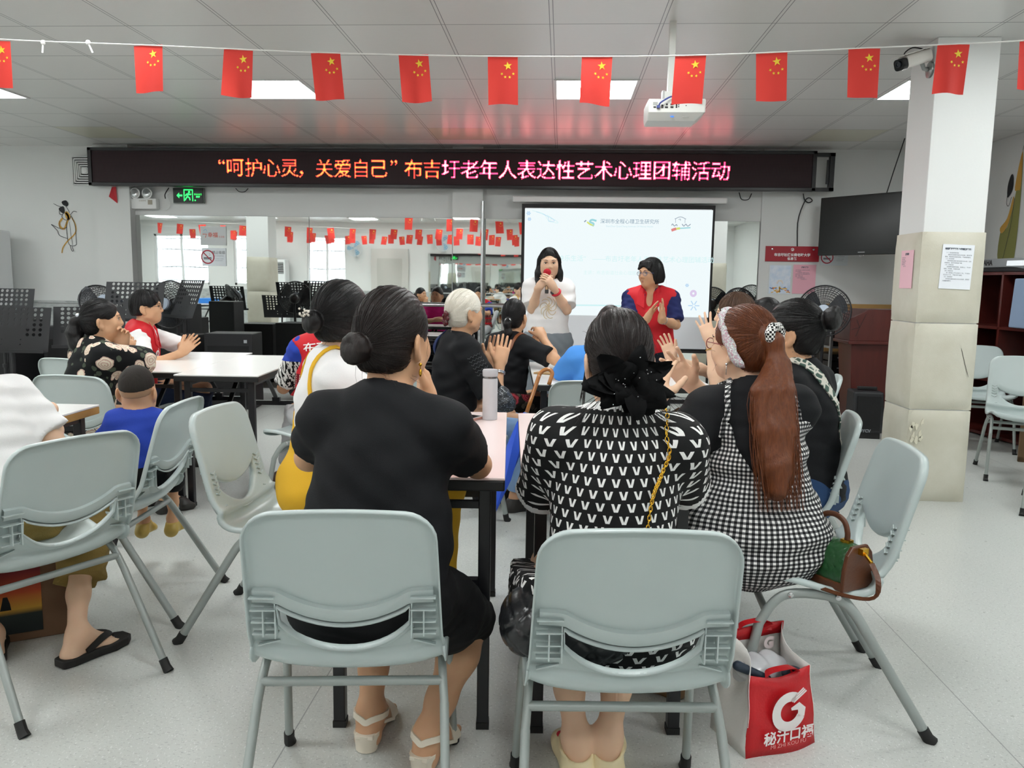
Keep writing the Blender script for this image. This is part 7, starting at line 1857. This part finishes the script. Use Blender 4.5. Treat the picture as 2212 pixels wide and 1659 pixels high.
for x_, m_ in ((-.010, mat('bead_yellow', '#e6c84a', .2)), (.012, mat('bead_clear', '#dfe6ee', .1))): MB().ell(Vector(p.hp(x_, -.128, .032)), (.011,)*3, None, 12, 8).build('hair_bead', m_, p.hairo, smooth=True)
p.face()

# ================= boy in glasses and red vest
p = Person((-2.70, 5.16), -70, 'person in glasses with white tee under a red vest, clapping in profile, seated', lean=10, girth=.92, head=(-2, 0, 0), scale=.98, aim=(318, 630))
W = lambda px, py, Y: p.loc2(atY(px, py, Y))
rw = W(392, 762, 4.98); lw = W(398, 752, 5.20)
p.arm(1, W(318, 792, 4.92), rw, hand(W(428, 728, 5.02)-rw, (-.95, .2, .2), .15, .06, .7, .2)); p.arm(-1, (-.20, .28, .80), lw, hand(W(425, 728, 5.14)-lw, (.95, .2, .2), .15, .16, .7, .2))
p.sit(.10, .42, .50, (.40, .09)); p.body(SK2, .0045); p.shirt(WHT, sleeve=.92, off=.016, h=.008, r0=1.02); vest(p, off=.030, vneck=.14); p.trousers(cloth('navy_trousers', '#1c2740'), 'navy_trousers', 1.0)
p.hair(HB, 'cap', tie=(.0, -.02, .13), h=.0055, strands=200, seed=141, nape=.03, vol=1.06, fringe=True, line=.0); p.face('#14100f', '#b0685f', glasses='#3a2c28'); badge(p, p.ch+p.rt*.085+p.fw*.15-p.up*.01)
for sd in (-1, 1): flat_band(p, sd, REDV)

# ================= small boy
p = Person((-1.635, 3.06), 14, 'small child in royal blue tee with a shaved fade haircut, seen from behind', lean=4, girth=.98, shw=1.0, head=(-4, 4, 0), scale=.60, headsc=1.62, nz=.175, aim=(297, 793))
p.arm(1, (.135, .02, .58), (.06, .20, .62), hand((-.3, 1, 0), (0, 0, -1), .3)); p.arm(-1, (-.15, .04, .60), (-.06, .20, .64), hand((.3, 1, 0), (0, 0, -1), .3))
p.sit(.06, .26, .48, (.26, .22)); p.body(SK2, .005); p.shirt(RBLUE, sleeve=.75, off=.014, h=.007, fold=(.002, 34, 151), neck=(0, .01, .035, .055, .055, .035)); p.trousers(BLKS, 'shorts', 0.5, .014)
F = Field(); E_ = lambda x, y, z, a, b, c: F.ell(p.hp(x, y, z), D(a, b, c)*p.hs, p.HR, .03)
E_(0, -.014, .028, .0775, .0975, .0935); F.sub(p.hp(0, .13, -.01), D(.085, .08, .085)*p.hs, p.HR, .01); F.keep(p.hp(0, 0, .022), p.HR@D(0, .28, -1)); F.warp(lambda P: .0012*np.sin(P[:, 0]*900)*np.sin(P[:, 1]*900)*np.sin(P[:, 2]*900))
p.hairo = sdf_obj('hair', F, .0038, HSH, p.root)
F = Field(); E_(0, -.013, .018, .0752, .0935, .0905); F.sub(p.hp(0, .10, -.02), D(.10, .10, .12)*p.hs, p.HR, .01); F.keep(p.hp(0, 0, -.012), p.HR@D(0, .28, -1)); sdf_obj('shaved_fade', F, .0045, skin('skin_fade', '#a98467', '#94745a'), p.hairo)

# ================= white tee, khaki trousers, left edge
p = Person((-1.62, 2.40), 72, 'person in white tee and khaki cropped trousers cut by the left edge of the photo', lean=22, turn=0, girth=1.08, shw=1.0, head=(10, 4, 0), scale=1.0, aim=(-92, 685))
W = lambda px, py, Y: p.loc2(atY(px, py, Y))
p.arm(1, p.loc2(atY(118, 955, 2.58)), p.loc2((-1.86, 2.78, .79)), hand((-.5, .8, 0), (0, 0, -1), .3)); p.arm(-1, (-.24, .25, .78), (-.06, .42, .79), hand((.5, 1, 0), (0, 0, -1), .3))
p.leg(1, p.loc2((-1.745, 2.78, .47)), p.loc2(atZ(165, 1375, .085)), p.Rz.T@D(.42, .9, 0)); p.leg(-1, p.loc2((-2.05, 2.45, .49)), p.loc2((-1.86, 2.42, .085)), p.Rz.T@D(-.6, .8, 0))
p.body(SK1, .0065); p.shirt(WHT, sleeve=.85, off=.020, h=.008, fold=(.0045, 22, 161), r0=1.25, loose=.004); p.trousers(KHA, 'khaki_trousers', .62, .034, fold=(.007, 26, 162)); p.hair(HB, h=.007, seed=161)
for sd in (-1, 1):
    an, d_ = p.an[sd], p.fd[sd]; sv = np.cross(d_, D(0, 0, 1)); b = MB(); vs = []
    for t_, w_ in ((-.065, .026), (-.03, .038), (.05, .040), (.11, .050), (.16, .042), (.185, .020)):
        c_ = an+d_*t_
        for s_, z_ in ((-1, .030), (1, .030), (1, .001), (-1, .001)): vs.append(tuple(c_+sv*s_*w_)[:2]+(z_,))
    so = b.add(vs, [(i*4+j, i*4+(j+1) % 4, i*4+4+(j+1) % 4, i*4+4+j) for i in range(5) for j in range(4)]+[(3, 2, 1, 0), (20, 21, 22, 23)]).build('sandal_sole', mat('sandal_black', '#161412', .7), p.root, bevel=.006)
    top = an+d_*.125-D(0, 0, an[2]-.05)
    for s_ in (-1, 1): p.strap([top, an+d_*.07+sv*s_*.030-D(0, 0, .025), an+d_*.015+sv*s_*.046-D(0, 0, an[2]-.03)], .022, mat('sandal_black', '#161412'), p.F, 'sandal_strap', .003, 14, .004, so)

# ================= magenta tee person, seen in the mirror
p = Person((-1.58, 7.25), -8, 'person in magenta tee facing the mirror, visible as a reflection beside the white hair', lean=4, girth=1.05, head=(20, -2, 0), scale=.94)
p.arm(-1, (-.22, .22, .76), (.0, .38, .80), hand((1, .3, 0), (0, 0, -1), .3)); p.arm(1, (.22, .22, .76), (.05, .36, .81), hand((-1, .3, 0), (0, 0, -1), .3))
p.sit(.09, .38, .50, (.34, .09)); p.body(SK2, .009); p.shirt(MAG, sleeve=.7, off=.016, h=.01); p.trousers(DRK, 'dark_trousers', 1.0); p.hair(HB, tie=(0, -.11, .0), tail=([p.hp(0, -.15, -.05), p.hp(0, -.14, -.12)], [.02, .03, .01]), h=.007); p.face()
chair(-1.58, 7.22, -8, 'grey green plastic chair under the magenta tee person'); table(-1.50, 7.95, 2, 1.10, .48, 'white folding table at the dance mirror, in front of the magenta tee person')

# plain shoes for the seated people whose feet show under the tables
for o in [o_ for o_ in bpy.data.objects if o_.name.split('.')[0] == 'person']:
    pp = PEOPLE[o.name]; names = {c_.name.split('.')[0] for c_ in KIDS(o)}
    if pp.kn and not names & {'shoe', 'clog', 'sole', 'sandal_sole'}:
        for sd in pp.kn: pp.shoe(sd, mat('yellow_shoe', '#b59a4c', .5) if pp.k < .7 else mat('dark_shoe', '#2a2724', .45))
# ============================================================ SMALL THINGS
fk = empty('vacuum_flask', tuple(atZ(1058, 905, .751)), 0, 'light grey vacuum flask standing on the left table', 'flask')
MB().lathe([(.0, 0), (.0325, 0), (.0335, .004), (.0335, .20), (.031, .212), (.0, .212)], 28).build('body', mat('flask_grey', '#c3c4c8', .35), fk, smooth=40)
MB().lathe([(.0318, .207), (.0318, .219), (0, .219)], 28).build('steel_band', mat('flask_band', '#8a8c90', .25, .9), fk, smooth=40)
MB().lathe([(.0335, .219), (.034, .223), (.035, .246), (.031, .253), (.0, .254)], 28).build('lid', mat('flask_lid', '#b4b5ba', .4), fk, smooth=40); fk.scale = (.86, .86, .76)
tag(MB().box((0, 0, .005), (.075, .155, .009)).box((0, 0, .010), (.070, .150, .001), mi=1).build('mobile_phone', [mat('phone_case', '#b88a7c', .4), mat('phone_glass', '#17181b', .08)], loc=tuple(atZ(1003, 908, .7505)), bevel=.003), 'dark phone in a rosy case lying on the left table behind the elbow', 'phone').rotation_euler = (0, 0, -.5)
tag(MB().box((0, 0, .005), (.07, .15, .009)).build('mobile_phone', mat('phone_gold', '#a8875a', .35), loc=tuple(atZ(1183, 808, .7505)), bevel=.003), 'small gold phone lying flat on the middle table', 'phone').rotation_euler = (0, 0, 1.2)
# umbrella
tp, bt = atY(1172, 790, 4.05), atY(1137, 893, 3.98)
um = empty('walking_umbrella', (0, 0, 0), 0, 'blue folded umbrella with curved wooden handle leaning by the middle table', 'umbrella')
ax = (tp-bt).normalized(); foot_ = bt-ax*.44; foot_.z = max(foot_.z, .01)
wd_m = mat('cane_wood', '#a5682e', .22, coat=.5, vary=.2)
crook = [bt, bt+(tp-bt)*.75]; c0 = bt+(tp-bt)*.80; sdv = Vector((1, 0, 0)); R_ = .032
crook += [c0+ax*(R_*math.sin(a))+sdv*(R_-R_*math.cos(a)) for a in [PI*i/10 for i in range(11)]]+[c0+sdv*2*R_-ax*.05]
MB().tube(interp(crook, 40), .0105, 10).build('crook_handle', wd_m, um, smooth=True)
nv = 12; b = MB(); prof = [(.014, 0), (.026, .06), (.034, .18), (.030, .34), (.012, .52), (.006, .56)]; vs = []; xx, yy = frame_from(ax); top_ = bt
for r, d_ in prof:
    for j in range(nv): a = 2*PI*j/nv+d_*3; rr_ = r*(1+.22*(j % 2)); vs.append(top_-ax*d_+xx*rr_*math.cos(a)+yy*rr_*math.sin(a))
b.add(vs, [(i*nv+j, i*nv+(j+1) % nv, (i+1)*nv+(j+1) % nv, (i+1)*nv+j) for i in range(len(prof)-1) for j in range(nv)]); b.build('blue_canopy', mat('umbrella_blue', '#2050c8', .5), um, smooth=50)
MB().tube([bt+ax*.005, bt-ax*.03], .013, 10).build('collar', mat('umbrella_grey', '#7f858c', .3, .5), um)
b = MB().tube([bt-ax*.5, bt-ax*.66], .006, 8).build('ferrule', chrome_m, um)
# sequined bag on the lap
sq, t = nmat('sequin_cloth', .35, .6); n = t.noise(t.coord(), 260, 2); t.l.new(t.ramp(n, [(.5, lin('#16181c')), (.62, lin('#2b3a4a')), (.68, lin('#c9d2d6'))]), t.b.inputs['Base Color'])
F = Field(); c_ = np.array(atY(1082, 860, 4.12)); F.ell(c_, D(.055, .05, .065), None, .02).ell(c_+D(.02, 0, -.03), D(.06, .06, .045), None, .03); F.warp(folds(.003, 60, 3)); o = sdf_obj('sequin_bag', F, .006, sq, None); tag(o, 'small dark sequined pouch on the lap beside the light jeans', 'bag')
# quilted black shoulder bag behind the V print woman
hb = empty('quilted_bag', (0, 0, 0), 0, 'black quilted leather bag on the chair behind the V print woman', 'bag')
F = Field(); c_ = np.array((.055, 1.665, .52)); F.ell(c_, D(.135, .045, .075), None, .02).ell(c_+D(-.12, .06, .0), D(.06, .10, .07), None, .04)
def quilt(P):
    u, v = P[:, 0]+P[:, 2], P[:, 0]-P[:, 2]; return .006*np.maximum(0, 1-np.minimum(np.abs((u/.055) % 1-.5), np.abs((v/.055) % 1-.5))*9)
F.warp(quilt); sdf_obj('body', F, .005, blk_l, hb)
# red printed shopping bag
sb = empty('shopping_bag', (.600, 2.19, 0), .42, 'red and white shopping bag with white bowl logo on the floor', 'bag')
rb_m = mat('bag_red', '#c4151f', .45, bump=(160, .1)); wb_m = mat('bag_white', '#dcd9d4', .5, bump=(120, .1)); W2, D2_, H2 = .118, .085, .265
def sheet(name, pts_rows, m, parent):
    n_ = len(pts_rows[0]); b = MB(); b.add([p_ for r in pts_rows for p_ in r], [(i*n_+j, i*n_+j+1, (i+1)*n_+j+1, (i+1)*n_+j) for i in range(len(pts_rows)-1) for j in range(n_-1)])
    o = b.build(name, m, parent, smooth=True); o.modifiers.new('s', 'SOLIDIFY').thickness = .002; return o
rnd = random.Random(6)
def front(y0, top, hh, sgn):
    rows = []
    for i in range(9):
        v = i/8; z = hh*v
        rows.append([((u-.5)*2*W2*(1-.14*v), y0*(1-.25*v)+sgn*.012*math.sin(u*PI)*(1-v*.4)+.004*math.sin(u*7+v*9), z-.014*v*math.sin(u*PI)*top) for u in [j/10 for j in range(11)]])
    return rows
sheet('front_panel', front(-D2_, 1, .225, -1), rb_m, sb); sheet('back_panel', front(D2_*.95, .3, .305, 1), wb_m, sb)
rows = front(D2_*.95, .3, .305, 1); top_rows = [[(x, y-.004, z) for x, y, z in r] for r in rows[7:]]; sheet('red_top_band', top_rows, rb_m, sb)
for s_ in (-1, 1):
    f_, bk_ = front(-D2_, 1, .225, -1), rows
    sheet('side_gusset', [[(Vector(f_[i][0 if s_ < 0 else -1]).lerp(Vector(bk_[i][0 if s_ < 0 else -1]), q)+Vector((s_*-.035*math.sin(q*PI)*i/8, 0, 0)))[:] for q in [k_/6 for k_ in range(7)]] for i in range(9)], wb_m, sb)
MB().box((0, 0, .004), (2*W2*.98, 2*D2_*.95, .006)).build('base', rb_m, sb)
for y_, z_ in ((-D2_*.72, .215), (D2_*.74, .300)):
    b = MB(); b.ribbon(interp([(-.05, y_, z_-.02), (-.045, y_-.004, z_+.012), (0, y_-.012, z_+.022), (.045, y_-.004, z_+.012), (.05, y_, z_-.02)], 20), .028, (0, 0, 1)); b.build('handle', rb_m, sb)
b = MB(); K_ = wallM(.012, -D2_*.98-.0115, .118)
ringp = []; 
for i in range(27): a = math.radians(62+i*275/26); ringp.append((.043*math.cos(a), .043*math.sin(a), 0))
b2 = MB(); b2.ribbon(ringp, .028, (0, 0, 1)); b.add(b2.v, b2.f, 0, K_)
b2 = MB(); b2.ribbon([(.040, -.02, 0), (.042, .0, 0), (.030, .012, 0), (.006, .006, 0)], [.024, .026, .022, .008], (0, 0, 1)); b.add(b2.v, b2.f, 0, K_)
for dx_ in (0, .009, .018): b2 = MB(); b2.ribbon([(.002+dx_*.6, .030-dx_*.3, 0), (.044+dx_*.55, .062-dx_*.5, 0)], .005, (0, 0, 1)); b.add(b2.v, b2.f, 0, K_)
b.build('bowl_logo', white_ink, sb)
MB().text('秘汁口福', .040, wallM(.012, -D2_-.0140, .050), bold=.001, sx=1.05).build('lettering', white_ink, sb)
MB().text('MI ZHI KOU FU', .016, wallM(.012, -D2_-.0140, .026), sx=1.1).build('lettering', mat('soft_pink_print', '#e8a6a2', .6), sb)
MB().text('G', .045, wallM(.05, D2_*.60, .245), bold=.003).build('inner_logo', mat('inner_pink', '#e9dada', .6), sb)
F = Field(); F.ell((0, .02, .19), D(.085, .045, .05), None, .02).ell((-.05, .0, .205), D(.05, .04, .03), None, .03); F.warp(folds(.006, 45, 12)); sdf_obj('plastic_wrap', F, .006, mat('clear_wrap', '#d8d9dc', .15, alpha=.75), sb)
F = Field(); F.cap((-.11, -.02, .235), (-.03, -.05, .20), .014, .010, .02).ell((.055, -.045, .20), D(.032, .022, .018), None, .02); sdf_obj('dark_contents', F, .005, mat('dark_cloth', '#23303f', .6), sb)
# green and brown handbag on the chair
gb = empty('handbag', (.805, 2.315, .425), math.radians(-58), 'small green quilted handbag with brown leather ends and gold clasps on the chair', 'bag')
gq = mat('green_leather', '#24502b', .28, coat=.3); bl_ = mat('bag_brown', '#5d351f', .38, bump=(120, .1))
F = Field(); F.cap((-.075, 0, .075), (.075, 0, .075), .052, .052, .0); F.cap((-.075, 0, .035), (.075, 0, .035), .06, .06, .02)
F.post.append(('k', D(0, 0, .002), D(0, 0, -1))); F.keep((.085, 0, 0), (1, 0, 0)); F.keep((-.085, 0, 0), (-1, 0, 0))
def q2_(P): u, v = P[:, 0]+P[:, 2]*1.2, P[:, 0]-P[:, 2]*1.2; return .003*np.maximum(0, 1-np.minimum(np.abs((u/.03) % 1-.5), np.abs((v/.03) % 1-.5))*8)
F.warp(q2_); sdf_obj('quilted_body', F, .004, gq, gb)
for s_ in (-1, 1):
    b = MB(); b.add([(s_*.084, y_, z_) for y_, z_ in ((-.064, 0), (.064, 0), (.060, .06), (.05, .105), (.03, .128), (-.03, .128), (-.05, .105), (-.060, .06))]+[(s_*.098, y_*1.02, z_) for y_, z_ in ((-.064, 0), (.064, 0), (.060, .06), (.05, .105), (.03, .128), (-.03, .128), (-.05, .105), (-.060, .06))],
        [tuple(range(8)), tuple(range(15, 7, -1))]+[(i, (i+1) % 8, (i+1) % 8+8, i+8) for i in range(8)]); b.build('end_panel', bl_, gb, bevel=.004)
MB().box((0, 0, .012), (.18, .128, .024)).build('base_band', bl_, gb, bevel=.005)
MB().tube(interp([(-.05, 0, .125), (-.05, 0, .155), (-.035, 0, .185), (0, 0, .196), (.035, 0, .185), (.05, 0, .155), (.05, 0, .125)], 28), .0085, 10, flat=.8).build('handle', bl_, gb, smooth=True)
for x_ in (-.05, .05): MB().box((x_, 0, .128), (.028, .022, .012)).build('handle_mount', gold, gb)
MB().tube([(.0+.012*math.cos(a), -.066, .075+.014*math.sin(a)) for a in [2*PI*i/14 for i in range(14)]], .004, 6, closed=True).box((0, -.06, .06), (.03, .02, .02)).build('turn_lock', gold, gb, smooth=40)
MB().box((.105, 0, .115), (.018, .024, .018)).tube([(.108, 0, .112), (.15, -.02, .098)], .005, 8).build('strap_clip', gold, gb, smooth=40)
MB().ribbon(interp([(.15, -.02, .098), (.185, -.035, .06), (.18, -.05, .015), (.10, -.085, .006), (-.02, -.092, .006), (-.10, -.085, .008), (-.13, -.04, .03), (-.10, -.02, .09)], 34), .014, (0, -.3, 1)).build('shoulder_strap', bl_, gb).modifiers.new('s', 'SOLIDIFY').thickness = .003
# painted brown paper bag at left
pb = empty('paper_bag', (-1.90, 2.62, 0), .55, 'brown paper bag with a painted sunset picture under the left chair', 'bag')
kr = mat('kraft_paper', '#7a5c45', .85, bump=(60, .15), vary=.1)
MB().box((0, 0, .15), (.30, .13, .30), taper=(.97, .8)).build('bag_body', kr, pb, bevel=.003)
sun, t = nmat('painted_sunset', .8); z = t.xyz(t.coord())[2]; t.l.new(t.ramp(t.math('MULTIPLY', z, 3.4), [(.15, lin('#141c1c')), (.33, lin('#1f2a26')), (.40, lin('#c99a3a')), (.60, lin('#c0502c')), (.85, lin('#7c2228'))]), t.b.inputs['Base Color'])
MB().box((-.03, -.0605, .15), (.20, .004, .24), Euler((-.045, 0, 0)).to_matrix()).build('picture', sun, pb)
b = MB(); b.add([(-.06, -.064, .10), (-.02, -.064, .10), (-.025, -.064, .14), (-.032, -.064, .165), (-.045, -.064, .165), (-.05, -.064, .14)], [tuple(range(6))]); b.build('painted_figure', mat('painted_dark', '#0f1414', .9), pb)
# objects at the far left table of the mirror corner
tag(MB().box((0, 0, .05), (.42, .22, .10)).build('blue_box', mat('box_blue', '#2b7fd6', .5), loc=(-7.1, 1.5, .751), bevel=.01), 'blue box on the far left table, visible in the mirror', 'box')
# open umbrella on the floor by the mirror
ou = empty('open_umbrella', (-2.62, 8.25, .0), .3, 'black and red open umbrella drying on the floor left of the middle dance mirror', 'umbrella')
b = MB(); nr_ = 8; vs = [(0, 0, 0)]; Mx = Matrix.Translation((0, 0, .40)) @ Matrix.Rotation(-1.25, 4, 'X')
for k_ in range(1, 5):
    for j in range(16): a = 2*PI*j/16; r = .40*k_/4*(1 if j % 2 == 0 else .93); vs.append((r*math.cos(a), r*math.sin(a), -.14*(k_/4)**2))
fs = [(0, 1+j, 1+(j+1) % 16) for j in range(16)]+[(1+(k_-1)*16+j, 1+(k_-1)*16+(j+1) % 16, 1+k_*16+(j+1) % 16, 1+k_*16+j) for k_ in range(1, 4) for j in range(16)]
b.add(vs, fs, 0, Mx); o = b.build('canopy', [mat('umbrella_black', '#131316', .6), mat('umbrella_red', '#c0202c', .6)], ou, smooth=50)
for i, f in enumerate(o.data.polygons): f.material_index = 1 if (i % 16) in (2, 3, 4, 5) and i >= 32 else 0
MB().tube([tuple(Mx @ Vector((0, 0, .05))), tuple(Mx @ Vector((0, 0, -.42)))], .007, 8).build('shaft', chrome_m, ou)
ou.scale = (.75, .75, .75)
